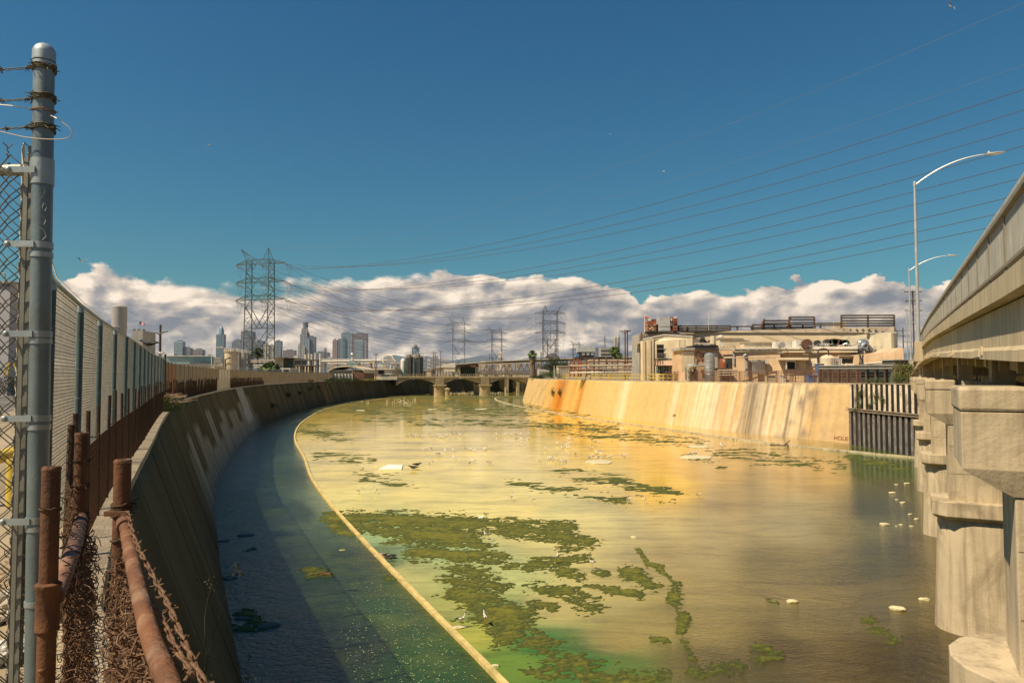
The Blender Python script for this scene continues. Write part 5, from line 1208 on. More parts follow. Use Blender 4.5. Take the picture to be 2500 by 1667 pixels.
def pip(t_, nm, m_, pts, r, n=6):
    mb = MB(); mb.tube([W(*q) for q in pts], r, n); return mb.build(nm, m_, t_)
def T0(name, label, cat, px, D, group=None, z=None):
    return thing(name, label, cat, (XA(px, D), D, (HL if px < 1290 else HR) if z is None else z), group)
# teal warehouse
t_ = T0('warehouse', 'long teal roofed warehouse with cream lower wall left of the silos', 'warehouse', 460, 330)
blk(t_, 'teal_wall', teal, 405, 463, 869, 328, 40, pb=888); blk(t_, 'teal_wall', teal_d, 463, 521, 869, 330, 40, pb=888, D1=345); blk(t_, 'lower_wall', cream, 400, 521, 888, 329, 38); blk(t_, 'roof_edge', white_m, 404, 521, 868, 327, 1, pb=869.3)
for px in (425, 492, 508): blk(t_, 'roof_vent', dkpipe, px, px+3, 866, 335, 2, pb=868.5)
t_ = T0('shed', 'cream lean-to shed between the teal warehouse and the silo', 'shed', 532, 262)
blk(t_, 'wall', cream, 520, 543, 893, 262, 10, pt1=888); blk(t_, 'roof', tin, 519, 544, 892, 261, 11, pt1=887, pb=893.5)
mb = MB()
for i in range(4): mb.beam(W(522, 873+i*4, 266), W(542, 873+i*4, 266), .25)
for px in (523, 541): mb.beam(W(px, 871, 266), W(px, 893, 266), .25)
mb.build('pipe_rack', tin, t_)
def silo(px0, px1, pt, D, m_, label, top=True, cat='silo', dome=0, ribs=0, z=None):
    r = (px1-px0)/2/FPX*D; cx = XA((px0+px1)/2, D); zb = z if z is not None else (HL if px0 < 1290 else HR); zt = ZA(pt, D); t_ = thing('silo' if cat == 'silo' else 'tank', label, cat, (cx, D+r, zb))
    mb = MB(); mb.lathe((cx, D+r, zb), [(r, 0), (r, zt-zb)], 22); mb.build('shell', m_, t_, smooth=True)
    if dome: mb = MB(); mb.lathe((cx, D+r, zt), [(r*1.01, 0), (r*.8, dome*.5), (r*.4, dome*.85), (.1, dome)], 22); mb.build('dome', m_, t_, smooth=True)
    for k in range(ribs): mb = MB(); z = zb+(zt-zb)*(k+1)/(ribs+1); mb.lathe((cx, D+r, z), [(r+.04, 0), (r+.06, .05), (r+.04, .12)], 22); mb.build('hoop', m_, t_)
    if top:
        mb = MB()
        for k in range(12):
            a = math.pi*2*k/12; x, y = cx+r*1.05*math.cos(a), D+r+r*1.05*math.sin(a); mb.beam((x, y, zt), (x, y, zt+1.2), .08); a2 = a+math.pi/6; x2, y2 = cx+r*1.05*math.cos(a2), D+r+r*1.05*math.sin(a2)
            for zz in (.6, 1.2): mb.beam((x, y, zt+zz), (x2, y2, zt+zz), .07)
        mb.build('handrail', white_m, t_)
        mb = MB(); mb.lathe((cx, D+r, zt-.15), [(r*1.12, 0), (r*1.12, .25)], 22); mb.build('platform', tin, t_)
    return t_
s1 = silo(543, 574, 858, 245, cream, 'cream concrete silo with a railed top left of the large pylon')
for k in range(5): blk(s1, 'roof_valve', white_m, 546+k*5.2, 549+k*5.2, 853-(k % 2)*2, 246, 1.5, pb=858)
pip(s1, 'overhead_pipe', white_m, [(516.5, 912, 243), (516.5, 848, 243), (545, 848, 243)], .14)
pip(s1, 'ladder_pipe', dkpipe, [(550, 912, 243), (550, 877, 243), (563, 873, 243)], .25)
silo(575, 588, 861, 252, greyc, 'narrow grey silo directly behind the left pylon leg'); silo(588, 600, 862, 250, greyc, 'grey silo half hidden by the pylon bracing'); silo(600, 612, 864, 256, greyc, 'third grey silo behind the pylon, furthest right')
t_ = T0('factory_shed', 'green and white shed right of the large pylon', 'shed', 695, 262)
blk(t_, 'white_wall', white_m, 671, 692, 873, 262, 14); blk(t_, 'green_wall', green_d, 692, 718, 876, 262, 16, pt1=877); blk(t_, 'roof_slab', tin, 655, 718, 871, 258, 18, pb=873.5, pt1=874.5)
t_ = T0('pipe_gantry', 'rusty pipe gantry crossing behind the large pylon and the round palm', 'pipe rack', 650, 250)
for a, b_, y in ((612, 672, 880), (612, 672, 884), (618, 665, 892), (620, 664, 897)): pip(t_, 'pipe', tin if y < 890 else white_m, [(a, y, 250), (b_, y-1, 250)], .18)
for px in (613, 640, 664): pip(t_, 'stanchion', dkpipe, [(px, 879, 250), (px, 922, 250)], .16)
for px in (602, 607): pip(t_, 'brace', greyc, [(px, 890, 250), (px+10-2*(px-602), 905, 250)], .16)
t_ = T0('carport', 'small white steel shelter with a dark interior beside the round palm', 'shelter', 693, 200)
blk(t_, 'roof', white_m, 677, 709, 898.5, 199, 7, pb=901); blk(t_, 'back_wall', dkpipe, 686, 707, 901, 205, .3); blk(t_, 'side_wall', greyc, 706, 708.5, 901, 199, 7)
for px in (678.5, 690): pip(t_, 'post', white_m, [(px, 900, 199), (px, 931, 199)], .15)
t_ = T0('pipe_gantry', 'dark steel frame with four columns right of the white shelter', 'steel frame', 748, 225)
for px in (719, 737, 760, 776.5): pip(t_, 'column', dkpipe, [(px, 878, 225), (px, 926, 225)], .28)
for y in (879, 893): pip(t_, 'beam', dkpipe, [(718, y, 225), (778, y, 225)], .25)
t_ = T0('open_shed', 'low open shed with a row of pale columns behind the dark steel frame', 'shed', 745, 240)
blk(t_, 'roof', tin, 720, 772, 891, 240, 10, pb=894); blk(t_, 'back_wall', dark_m, 722, 770, 894, 248, .4)
for k in range(7): blk(t_, 'column', cream, 722+k*7.4, 724.4+k*7.4, 894, 240, .5)
t_ = T0('boundary_wall', 'low grey concrete wall below the dark steel frame', 'wall', 745, 218); blk(t_, 'wall', greyc, 712, 776, 911, 218, .4)
t_ = T0('boundary_wall', 'white panel fence between the steel frame and the round roofed hangar', 'fence', 822, 215)
for k in range(10): blk(t_, 'panel', white_m, 782+k*8, 789.4+k*8, 912.5, 215, .15); 
for k in range(11): blk(t_, 'post', dkpipe, 781.2+k*8, 782.3+k*8, 911, 214.7, .3)
for i, (px, pt) in enumerate(((746, 868), (754, 866), (761, 867), (770, 864), (782, 866))):
    r = 2.3/FPX*300; x = XA(px, 300); mb = MB(); mb.tube([(x, 300, HL), (x, 300, ZA(pt, 300))], r, 10); mb.tube([(x, 300, ZA(pt, 300)-.2), (x, 300, ZA(pt, 300)+.4)], r*1.2, 10)
    o = mb.build('vent_stack', white_m, None); tag(o, '%s white vent stack rising behind the dark steel frame' % ('leftmost', 'second', 'middle', 'tallest', 'rightmost')[i], 'vent stack', 'white vent stacks')
# hangar
t_ = T0('hangar', 'low hangar with a cream rounded roof and brown end wall', 'hangar', 845, 238)
D = 238; n = 12; mb = MB()
for k in range(n):
    a0 = math.pi*k/n; a1 = math.pi*(k+1)/n; xa = XA(845, D)-math.cos(a0)*45/FPX*D; xb = XA(845, D)-math.cos(a1)*45/FPX*D; za = ZA(908, D)+math.sin(a0)*15/FPX*D; zb = ZA(908, D)+math.sin(a1)*15/FPX*D
    mb.hexa([(xa, D, za-.3), (xb, D, zb-.3), (xb, D+20, zb-.3), (xa, D+20, za-.3), (xa, D, za), (xb, D, zb), (xb, D+20, zb), (xa, D+20, za)])
mb.build('rounded_roof', cream2, t_, smooth=True); blk(t_, 'end_wall', brown_st, 862, 889, 903, D+.5, 18); blk(t_, 'front_wall', cream, 802, 862, 903, D+.6, 18); blk(t_, 'doorway', dark_m, 806, 858, 906, D+.3, .3)
t_ = T0('process_building', 'cream process building with dark loading openings left of the green tanks', 'building', 925, 285)
blk(t_, 'wall', cream, 890, 962, 902, 285, 16); blk(t_, 'roof', white_m, 889, 963, 899.5, 284, 18, pb=902)
for a, b_ in ((924, 937), (946, 952)): blk(t_, 'opening', dark_m, a, b_, 904, 284.8, .3, pb=913)
blk(t_, 'low_wall', green_d, 931, 968, 914, 275, .4, pb=926); blk(t_, 'door', white_m, 940, 958, 903, 284.6, .3, pb=914)
t_ = T0('boundary_wall', 'pale picket wall with dark gaps at the left end of the arched bridge', 'fence', 950, 262)
for k in range(14): blk(t_, 'picket', white_m, 931+k*2.8, 932.8+k*2.8, 919, 262, .2)
t_ = T0('pipe_bridge', 'long white overhead pipe running left to right above the hangar', 'pipe bridge', 850, 310)
pip(t_, 'pipe', white_m, [(785, 882, 310), (965, 880, 310)], .5, 8); pip(t_, 'pipe', white_m, [(800, 888, 308), (915, 887, 308)], .3, 8); pip(t_, 'pipe', greyc, [(785, 877, 312), (905, 877.5, 312)], .25, 8)
for px in (790, 815, 840, 868, 890, 915, 940): pip(t_, 'trestle_leg', tin, [(px, 880, 310), (px, 915, 310)], .18)
t_ = T0('process_plant', 'maze of pipes and frames round a big white duct arch', 'process plant', 945, 300)
pip(t_, 'duct_arch', white_m, [(936, 884, 300), (936, 873, 300), (938, 869, 300), (943, 868, 300), (953, 868, 300), (958, 870, 300), (960, 875, 300), (966, 882, 300)], .42, 10)
blk(t_, 'hopper', greyc, 944, 962, 874, 303, 4, pb=884)
rn = random.Random(8)
for k in range(44):
    x = rn.uniform(896, 968); y = rn.uniform(884, 900); l_ = rn.uniform(4, 22)
    pip(t_, 'pipe', rn.choice((tin, greyc, cream, brown_st, white_m)), [(x, y, 302), (x+l_, y, 302)] if rn.random() < .6 else [(x, y, 301), (x, min(y+l_*.6, 904), 301)], rn.uniform(.12, .28), 5)
t_ = T0('process_plant', 'blue green vessel and pipework between the skyline and the hangar', 'process plant', 870, 305)
blk(t_, 'vessel', teal_d, 846, 876, 886, 305, 5, pb=893); blk(t_, 'vessel', silver, 855, 866, 880, 306, 4, pb=886); pip(t_, 'flare', white_m, [(861, 880, 304), (861, 868, 304)], .5, 8)
mb = MB(); c = W(861, 866, 304); mb.ellipsoid(c, 1.1, 1.1, .9, 12, 8); mb.build('sphere', silver, t_, smooth=True)
for k in range(30):
    x = rn.uniform(800, 892); y = rn.uniform(886, 898); pip(t_, 'pipe', rn.choice((tin, greyc, cream, brown_st)), [(x, y, 304), (x+rn.uniform(4, 14), y, 304)] if rn.random() < .6 else [(x, y, 304), (x, y+6, 304)], rn.uniform(.12, .25), 5)
silo(977, 991, 881, 300, white_m, 'white domed tank left of the dark green storage tanks', False, 'tank', 1.2, 2)
for (a, b_, lab) in ((988, 1007, 'left dark green storage tank with a cluttered top'), (1008, 1032, 'right dark green storage tank, the widest one')):
    s_ = silo(a, b_, 872, 298, M('green_tank', (.035, .06, .055), .5, .2, .6, .05, 6, streak=(.07, .08, .07), samt=.5, stretch=(1.2, 1.2, .12)), lab, True, 'tank', .8, 4)
    for k in range(4): blk(s_, 'roof_fitting', rustred if k % 2 else white_m, a+3+k*4, a+5.5+k*4, 866-(k % 3), 302, 1, pb=872)
    pip(s_, 'riser', brown_st, [((a+b_)/2+4, 914, 297), ((a+b_)/2+4, 864, 297)], .22)
t_ = T0('warehouse', 'large cream warehouse left of the truss bridge', 'warehouse', 1096, 420); blk(t_, 'wall', cream2, 1083, 1111, 889, 420, 30, pt1=885.5); blk(t_, 'side_wall', cream, 1065, 1083, 897, 421, 20, pt1=890); blk(t_, 'roof', white_m, 1064, 1111.5, 896, 419.6, 30, pt1=884.6, pb=897)
for k in range(5): blk(t_, 'roller_door', greyc, 1069+k*8, 1073+k*8, 905, 419.6, .2)
for i, (a, b_, pt, D) in enumerate(((1030, 1052, 904, 360), (1052, 1066, 900, 380), (1100, 1118, 908, 330))):
    t_ = T0('shed', ('low cream shed right of the green tanks', 'narrow cream shed below the utility poles', 'small white truck shed at the foot of the slim pylon')[i], 'shed', (a+b_)/2, D); blk(t_, 'wall', (cream, cream2, white_m)[i], a, b_, pt, D, 8); blk(t_, 'roof', tin, a-.5, b_+.5, pt-1.2, D-.4, 9, pb=pt); blk(t_, 'opening', dark_m, a+4, a+9, pt+4, D-.3, .3)
# utility poles
wood = M('pole_wood', (.10, .065, .045), .85, .25, 1, .1, 12)
def upole(px, pt, D, label, arms=(2,), w_=7, r=.17, pb=None):
    g = HL if px < 1290 else HR; x = XA(px, D); zt = ZA(pt, D); t_ = thing('utility_pole', label, 'utility pole', (x, D, g), 'wooden utility poles'); mb = MB(); mb.tube([(x, D, g-.2), (x, D, zt)], r, 7, r*.7); mb.build('pole', wood, t_, smooth=True); hw = w_/FPX*D
    for a in arms:
        mb = MB(); z = zt-a*D/FPX; mb.beam((x-hw, D-.2, z), (x+hw, D-.2, z), .13, .16); mb.build('crossarm', wood, t_)
        for s_ in (-1, -.55, .55, 1):
            mb = MB(); mb.tube([(x+hw*s_*.97, D-.2, z+.05), (x+hw*s_*.97, D-.2, z+.4)], .07, 5); mb.build('insulator', greyc, t_)
        if D < 200: mb = MB(); mb.beam((x-hw*.6, D-.2, z), (x, D-.2, z-hw*.5), .07); mb.beam((x+hw*.6, D-.2, z), (x, D-.2, z-hw*.5), .07); mb.build('arm_brace', wood, t_)
    return t_
upole(918, 862, 262, 'utility pole before the process building, leftmost in the centre', (2, 6), 6, .16)
upole(1058, 861, 320, 'left of three utility poles between the tanks and the cream warehouse', (1,), 6); upole(1063.5, 860, 325, 'middle of three utility poles left of the cream warehouse', (1,), 6); upole(1076, 857, 315, 'right of three utility poles, the tallest, beside the cream warehouse', (1,), 5)
upole(1195.5, 863, 430, 'short utility pole left of the domed city tower', (3,), 3); upole(1321, 858, 215, 'bare pole right of the thick palm trunk', (), 2, .2); upole(1309, 872, 222, 'slim bare pole beside the palm trunk', (), 2, .14)
upole(1526.5, 807, 165, 'left of the twin utility poles before the factory', (2,), 14, .19); upole(1532, 806, 163, 'right of the twin utility poles before the factory', (2,), 8, .19)
upole(1567, 811, 128, 'dark pole standing against the left corner of the factory', (), 2, .17)
upole(2232, 709, 150, 'tall double armed utility pole behind the street lamps', (4, 26, 50), 21, .2); upole(2206, 800, 260, 'distant utility pole left of the street lamps', (7, 20), 15, .25); upole(2216, 830, 300, 'short distant utility pole at the bridge end', (4,), 8, .22)
upole(390, 793, 120, 'dark pole with two swept brackets above the left fence', (), 2, .25)
t_ = [o for o in bpy.data.objects if o.name.startswith('utility_pole')][-1]
pip(t_, 'bracket', steel_g, [(390, 816, 119.8), (400, 810, 119.8), (410, 809, 119.8)], .12); pip(t_, 'bracket', steel_g, [(390, 817, 119.8), (382, 812, 119.8), (369, 813, 119.8)], .12)
t_ = T0('light_pole', 'thin pole standing near the right abutment of the arched bridge', 'pole', 1353, 190); pip(t_, 'pole', greyc, [(1353, 893, 190), (1353, 925, 190)], .12)
# left side behind the fence
t_ = T0('storage_building', 'large pale grey windowless building seen through the near chain link', 'building', 20, 58)
blk(t_, 'wall', M('pale_grey_wall', (.42, .40, .41), .85, .05, .2, .05, 8), -160, 20, 690, 58, 5); blk(t_, 'parapet', greyc, -162, 21, 686, 57.8, 5.4, pb=691); blk(t_, 'wall_vent', dkpipe, 4, 14, 694, 57.7, .3, pb=697)
mb = MB(); pts = [W(-5, 668, 56), W(12, 668, 56), W(12, 690, 56)]; mb.tube(pts, .05, 6); mb.build('roof_pipe', greyc, t_)
t_ = T0('conveyor', 'small yellow loading boom with struts behind the near fence', 'loader', 45, 48)
for q in ([(33, 884, 48), (50, 935, 48)], [(36, 884, 48), (56, 935, 48)], [(8, 918, 48), (22, 885, 48)], [(18, 918, 48), (24, 885, 48)], [(44, 915, 48), (56, 890, 48)], [(38, 905, 48), (60, 908, 48)], [(50, 935, 48), (56, 958, 48)]): pip(t_, 'strut', yellow, q, .06)
t_ = T0('hedge_wall', 'dark hedge along the far side of the asphalt yard', 'hedge', 20, 52)
mb = MB(); rn = random.Random(2)
for k in range(2600):
    c = W(rn.uniform(-60, 60), rn.uniform(920, 962), 52+rn.uniform(0, 1.5)); e = Vector((rn.gauss(0, 1), rn.gauss(0, 1), rn.gauss(0, 1))).normalized()*.09; f_ = Vector((rn.gauss(0, 1), rn.gauss(0, 1), rn.gauss(0, 1))).normalized()*.09; mb.add([c, c+e, c+f_], [(0, 1, 2)])
kind(mb.build('foliage', M('hedge_leaf', (.022, .032, .012), .9, .3, 2, 0), t_, fixn=False), 'stuff')
silo(262, 297, 748, 80, greyc, 'pale round tank rising above the long chain link fence', False, 'tank', .3, 3)
t_ = T0('cooling_stack', 'grey stepped stack top just above the fence line by the flag', 'stack', 334, 85)
blk(t_, 'stack_block', greyc, 320, 348, 808, 85, 3); 
for k in range(5): blk(t_, 'stack_pipe', greyc, 319+k*6, 323+k*6, 803+(k % 2)*3, 85.3, .6, pb=810)
# yellow pipe rail in the yard
t_ = T0('pipe_barrier', 'thick yellow pipe barrier in the yard seen through the near chain link', 'barrier', 20, 9.0)
mb = MB(); mb.tube([W(-260, 1185, 8.6), W(62, 1098, 9.6)], .085, 16); mb.build('rail', yellow, t_, smooth=True)
for px, pb in ((36, 1186),): mb = MB(); q = W(px, 1120, 9.2); mb.tube([(q.x, q.y, HL), (q.x, q.y, q.z)], .085, 14); mb.build('post', yellow, t_, smooth=True)
# litter in the lower left corner
rn = random.Random(12); mb = MB()
for k in range(900):
    c = G(rn.uniform(-150, 70), rn.uniform(1370, 1480), HL); e = Vector((rn.gauss(0, 1), rn.gauss(0, 1), rn.gauss(0, .4))).normalized()*rn.uniform(.01, .035); f_ = Vector((rn.gauss(0, 1), rn.gauss(0, 1), rn.gauss(0, .4))).normalized()*.015; c.z += rn.uniform(.002, .03); mb.add([c, c+e, c+e+f_, c+f_], [(0, 1, 2, 3)])
o = mb.build('dead_leaves', M('dead_leaf', (.24, .13, .06), .9, .5, 20, 0), None, fixn=False); kind(o, 'stuff', 'brown dead leaves drifted behind the near chain link fence')
def crumple(c, r, seed, m_, label, name='plastic_bag', sq=.55):
    me = bpy.data.meshes.new(name); bm = bmesh.new(); bmesh.ops.create_icosphere(bm, subdivisions=4, radius=r); rr = random.Random(seed); o3 = Vector((rr.random()*9, rr.random()*9, 0))
    from mathutils import noise as mn
    for v in bm.verts: k = 1+.45*mn.noise(v.co/r*1.6+o3)+.25*mn.noise(v.co/r*4+o3)+.1*mn.noise(v.co/r*9+o3); v.co = Vector((v.co.x*k, v.co.y*k, max(-r*.2, v.co.z*k*sq)))
    bm.to_mesh(me); bm.free(); me.materials.append(m_); o = bpy.data.objects.new(name, me); COL.objects.link(o); o.location = (c.x, c.y, c.z+r*.2); return tag(o, label, name.replace('_', ' '))
crumple(G(5, 1500, HL), .19, 1, M('bag_clear', (.42, .36, .28), .35, .3, 12, .4, 20), 'crumpled pale plastic bag behind the fence at lower left')
crumple(G(25, 1600, HL), .12, 2, M('bag_white', (.62, .60, .55), .35, .2, 12, .4, 20), 'white crumpled plastic bag near the bottom left corner')
crumple(G(40, 1455, HL), .09, 5, MATS['bag_white'], 'small torn white bag beside the dead leaves')

# ================================================================= ARCHED BRIDGE across the channel
br_m = M('old_bridge_concrete', (.40, .32, .20), .9, .2, .4, .3, 8, dirt=(.24, .18, .11), dscale=.3, damt=.6, streak=(.2, .15, .09), samt=.5, stretch=(1, 1, .12))
br_l = M('old_bridge_rail', (.50, .40, .26), .9, .15, .4, .2, 8)
A2 = Vector((-44.5, 270)); B2 = Vector((10.5, 286)); db = (B2-A2).normalized(); nb = Vector((-db.y, db.x)); LB = (B2-A2).length; WB = 9.0
def bq(px):  # distance along the bridge face for a photo column
    k = (px-1250)/FPX; return (k*A2.y-A2.x)/(db.x-k*db.y)
t_ = thing('arched_bridge', 'old concrete bridge with low arches crossing the channel in the distance', 'bridge', (A2.x+db.x*25, A2.y+db.y*25, 0))
zd = 6.95
mb = MB(); mb.obox(A2-nb*.35, db, nb, LB, WB+.7, zd-.3, zd); mb.build('deck', br_l, t_)
mb = MB(); mb.obox(A2-nb*.25, db, nb, LB, .25, zd+.85, zd+.97); mb.obox(A2-nb*.22, db, nb, LB, .2, zd+.0, zd+.16); mb.build('handrail', br_l, t_)
for k in range(int(LB/.8)): mb = MB(); mb.obox(A2+db*(k*.8)-nb*.2, db, nb, .22 if k % 4 else .4, .16, zd+.165, zd+.845); mb.build('baluster', br_l, t_)
for k in range(9): mb = MB(); mb.obox(A2+db*(k*6.2+1)-nb*.5, db, nb, .5, .14, zd-.55, zd-.05); mb.build('bracket', br_l, t_)
s_p = [bq(967), bq(1073.5), bq(1184), bq(1291)]
for i in range(3):
    a, b_ = s_p[i]+(.2 if i == 0 else 1.1), s_p[i+1]-(1.1 if i < 2 else .1); n = 14; mb = MB()
    for j in range(n):
        u0 = j/n; u1 = (j+1)/n; h = lambda u: 3.9+2.4*math.sin(math.pi*u)**.75
        p0 = A2+db*(a+(b_-a)*u0); p1 = A2+db*(a+(b_-a)*u1)
        mb.prism([(p0.x, p0.y), (p1.x, p1.y), ((p1+nb*WB).x, (p1+nb*WB).y), ((p0+nb*WB).x, (p0+nb*WB).y)], [h(u0), h(u1), h(u1), h(u0)], zd-.31)
    mb.build('spandrel', br_m, t_)
    mb = MB()
    for j in range(n):
        u0 = j/n; u1 = (j+1)/n; p0 = A2+db*(a+(b_-a)*u0)-nb*.18; p1 = A2+db*(a+(b_-a)*u1)-nb*.18; mb.prism([(p0.x, p0.y), (p1.x, p1.y), ((p1+nb*.5).x, (p1+nb*.5).y), ((p0+nb*.5).x, (p0+nb*.5).y)], [h(u0)-.05, h(u1)-.05, h(u1)-.05, h(u0)-.05], [h(u0)+.3, h(u1)+.3, h(u1)+.3, h(u0)+.3])
    mb.build('arch_ring', br_m, t_)
for i, s_ in enumerate(s_p[1:3]):
    c = A2+db*s_
    mb = MB()
    for r_, z0, z1 in ((2.0, -.5, 3.6),):
        pts = []
        for k in range(10): an = math.pi*k/9; pts.append(c+db*(-r_*math.cos(an))*1.0+nb*(-1.2*math.sin(an)-.2))
        pts += [c+db*r_+nb*(WB+1), c-db*r_+nb*(WB+1)]; mb.prism([(p_.x, p_.y) for p_ in pts], z0, z1)
    mb.build('pier', br_m, t_, smooth=True)
    mb = MB(); mb.obox(c-db*2.3-nb*1.6, db, nb, 4.6, WB+2.4, 3.6, 4.05); mb.build('pier_cap', br_l, t_)
    mb = MB(); mb.obox(c-db*1.5-nb*.6, db, nb, 3.0, WB+1, 4.05, zd-.32); mb.build('pier_wall', br_m, t_)
c = A2+db*(bq(1082))-nb*2.0; mb = MB(); mb.lathe((c.x+1.2, c.y, -.3), [(.9, 0), (.8, 2.2), (1.2, 2.6), (.9, 3.0), (.2, 3.3)], 9); o = mb.build('debris_pile', M('drift', (.30, .24, .15), .9, .4, 1, .6, 4), None); tag(o, 'mushroom shaped drift debris against the left pier of the arched bridge', 'debris')

# ================================================================= TRUSS RAILWAY BRIDGE behind
tr_m = M('truss_steel', (.20, .13, .085), .8, .3, .4, .1, 5); tr_l = M('truss_steel_pale', (.46, .36, .25), .8, .2, .4, .1, 5); vd = M('viaduct_girder', (.10, .085, .06), .85, .2, .2, .1, 5)
t_ = T0('viaduct', 'higher viaduct with a long dark girder sloping above the truss bridge', 'bridge', 1300, 330, z=HL)
def strip(t_, nm, m_, x0, y0a, y0b, x1, y1a, y1b, D, D1, dep):
    A = W(x0, y0a, D); B = W(x1, y1a, D1); mb = MB(); mb.prism([(A.x, D), (B.x, D1), (B.x, D1+dep), (A.x, D+dep)], [ZA(y0b, D), ZA(y1b, D1)]*1+[ZA(y1b, D1), ZA(y0b, D)], [ZA(y0a, D), ZA(y1a, D1), ZA(y1a, D1), ZA(y0a, D)]); return mb.build(nm, m_, t_)
for a, b_, ya, yb in ((1113, 1200, 888.5, 882), (1200, 1300, 882, 877.5), (1300, 1420, 877.5, 873.5), (1420, 1560, 873.5, 871)):
    strip(t_, 'girder', vd, a, ya+1.4, ya+5.5, b_, yb+1.4, yb+5, 345-(a-1113)*.1, 345-(b_-1113)*.1, 7); strip(t_, 'parapet', br_l, a, ya, ya+1.4, b_, yb, yb+1.4, 344.4-(a-1113)*.1, 344.4-(b_-1113)*.1, 8)
for px in (1118, 1163, 1236, 1262, 1410, 1475): blk(t_, 'column', br_m, px, px+6, 889, 350, 4, z0=-.5)
blk(t_, 'abutment', green_d, 1112, 1163, 894, 352, 10); blk(t_, 'abutment_face', brown_st, 1128, 1168, 889.5, 350, 3, pb=896); blk(t_, 'white_pier', white_m, 1160, 1167, 897, 348, 2)
t_ = T0('truss_bridge', 'rusty steel truss railway bridge behind the arched bridge', 'railway bridge', 1250, 320, z=HL)
for layer, (D, m_) in enumerate(((318, tr_l), (326, tr_m))):
    yt, yb = 889, 907; x0, x1 = 1167, 1322; n = 11
    mb = MB(); mb.beam(W(x0, yt, D), W(x1, yt-4, D), .5); mb.build('top_chord', m_, t_); mb = MB(); mb.beam(W(x0, yb, D), W(x1, yb-1, D), .6); mb.build('bottom_chord', m_ if layer else tr_m, t_)
    for k in range(n):
        xa = x0+(x1-x0)*k/n; xb = x0+(x1-x0)*(k+.5)/n; xc = x0+(x1-x0)*(k+1)/n; y_ = yt-4*(k/n)
        for (p_, q_) in (((xa, yb), (xb, y_)), ((xb, y_), (xc, yb))): mb = MB(); mb.beam(W(*p_, D), W(*q_, D), .45 if layer == 0 else .35); mb.build('diagonal', tr_m if k % 3 else m_, t_)
        mb = MB(); mb.beam(W(xb, yb, D), W(xb, y_, D), .25); mb.build('vertical', tr_m, t_)
mb = MB(); A = W(1160, 911, 316); B = W(1325, 910, 316); mb.box((A.x, 314, A.z-.6), (B.x, 330, A.z+.2)); mb.build('floor', vd, t_)
for px, m_ in ((1164.5, br_l), (1234, br_l), (1261, br_l)): blk(t_, 'pier', m_, px-2.2 if px != 1261 else px-1.2, px+1.8 if px != 1261 else px+1.2, 915, 316, 8, z0=-.5)
for px in (1185, 1213, 1247): blk(t_, 'pier', vd, px-5, px+5, 915, 330, 3, z0=-.5)
# ================================================================= FACTORY ON THE RIGHT BANK
t_ = fac = T0('factory_shed', 'tall cream gabled shed with louvred opening at the left end of the factory', 'factory building', 1640, 124)
A = blk(t_, 'gable_wall', cream2, 1596, 1691, 834, 124, 10, pt1=824, D1=121)
mb = MB(); D = 123.0; pts = [W(1569, 831, 125.0), W(1620, 820, 124.2), W(1691, 824.5, 121.5)]
mb.tube([p_+Vector((0, -.35, .1)) for p_ in pts], .18, 4); mb.build('eave_trim', greyc, t_)
mb = MB(); a, b_, c = W(1569.5, 833, 124.9), W(1620, 821, 123.9), W(1691, 825, 121.4)
for q0, q1 in ((a, b_), (b_, c)): mb.add([q0+Vector((0, -.2, 0)), q1+Vector((0, -.2, 0)), q1+Vector((0, 11, 0)), q0+Vector((0, 11, 0)), q0+Vector((0, -.2, -.25)), q1+Vector((0, -.2, -.25)), q1+Vector((0, 11, -.25)), q0+Vector((0, 11, -.25))], [(0, 1, 2, 3), (7, 6, 5, 4), (0, 4, 5, 1), (1, 5, 6, 2), (2, 6, 7, 3), (3, 7, 4, 0)])
mb.build('roof', tin, t_)
mb = MB(); p0, p1, p2 = W(1596.5, 834, 123.95), W(1620, 821.5, 123.9), W(1691, 826, 121.2); mb.add([p0, p1, p2, W(1691, 840, 121.2), W(1596.5, 840, 123.95)], [(0, 1, 2, 3, 4)]); mb.add([x+Vector((0, .3, 0)) for x in (p0, p1, p2, W(1691, 840, 121.2), W(1596.5, 840, 123.95))], [(4, 3, 2, 1, 0)]); mb.build('gable', cream2, t_)
for k in range(4): blk(t_, 'fluted_panel', cream2, 1569+k*6.9, 1575.4+k*6.9, 831.5-k*1.6, 123.6+(k % 2)*.12, 2.0)
w_ = blk(t_, 'louvre_opening', dark_m, 1604, 1630, 841, 123.2, .3, pb=873.5)
blk(w_, 'dummy', dark_m, 1604.3, 1604.6, 842, 123.19, .02, pb=843) if False else None
for k, y in enumerate((851, 862.5, 867.5)): blk(t_, 'louvre_slat', silver, 1604.3, 1629.6, y, 123.0, .25, pb=y+1.4)
blk(t_, 'opening_frame', greyc, 1603, 1631, 873, 122.9, .4, pb=874.6)
mb = MB()
for k in range(9): a = W(1599+k*6.3, 880, 122.6); b2 = W(1599.5+k*6.3, 891, 119.4); mb.beam(a, b2, .2)
mb.build('awning_rib', brown_st, t_)
mb = MB(); a, b_, c, d = W(1599, 880, 122.7), W(1656, 880, 121), W(1656, 890.5, 118.2), W(1598, 890.5, 119.6); mb.add([a, b_, c, d, a-Vector((0, 0, .1)), b_-Vector((0, 0, .1)), c-Vector((0, 0, .1)), d-Vector((0, 0, .1))], [(0, 1, 2, 3), (7, 6, 5, 4), (3, 2, 6, 7), (0, 3, 7, 4), (1, 0, 4, 5), (2, 1, 5, 6)]); mb.build('awning', M('awning_tin', (.52, .36, .24), .7, .2, .8, .1, 8, streak=(.30, .16, .10), samt=.6, stretch=(1, 1, .1)), t_)
blk(t_, 'doorway', dark_m, 1603, 1631, 892, 122.8, .3, pb=911); 
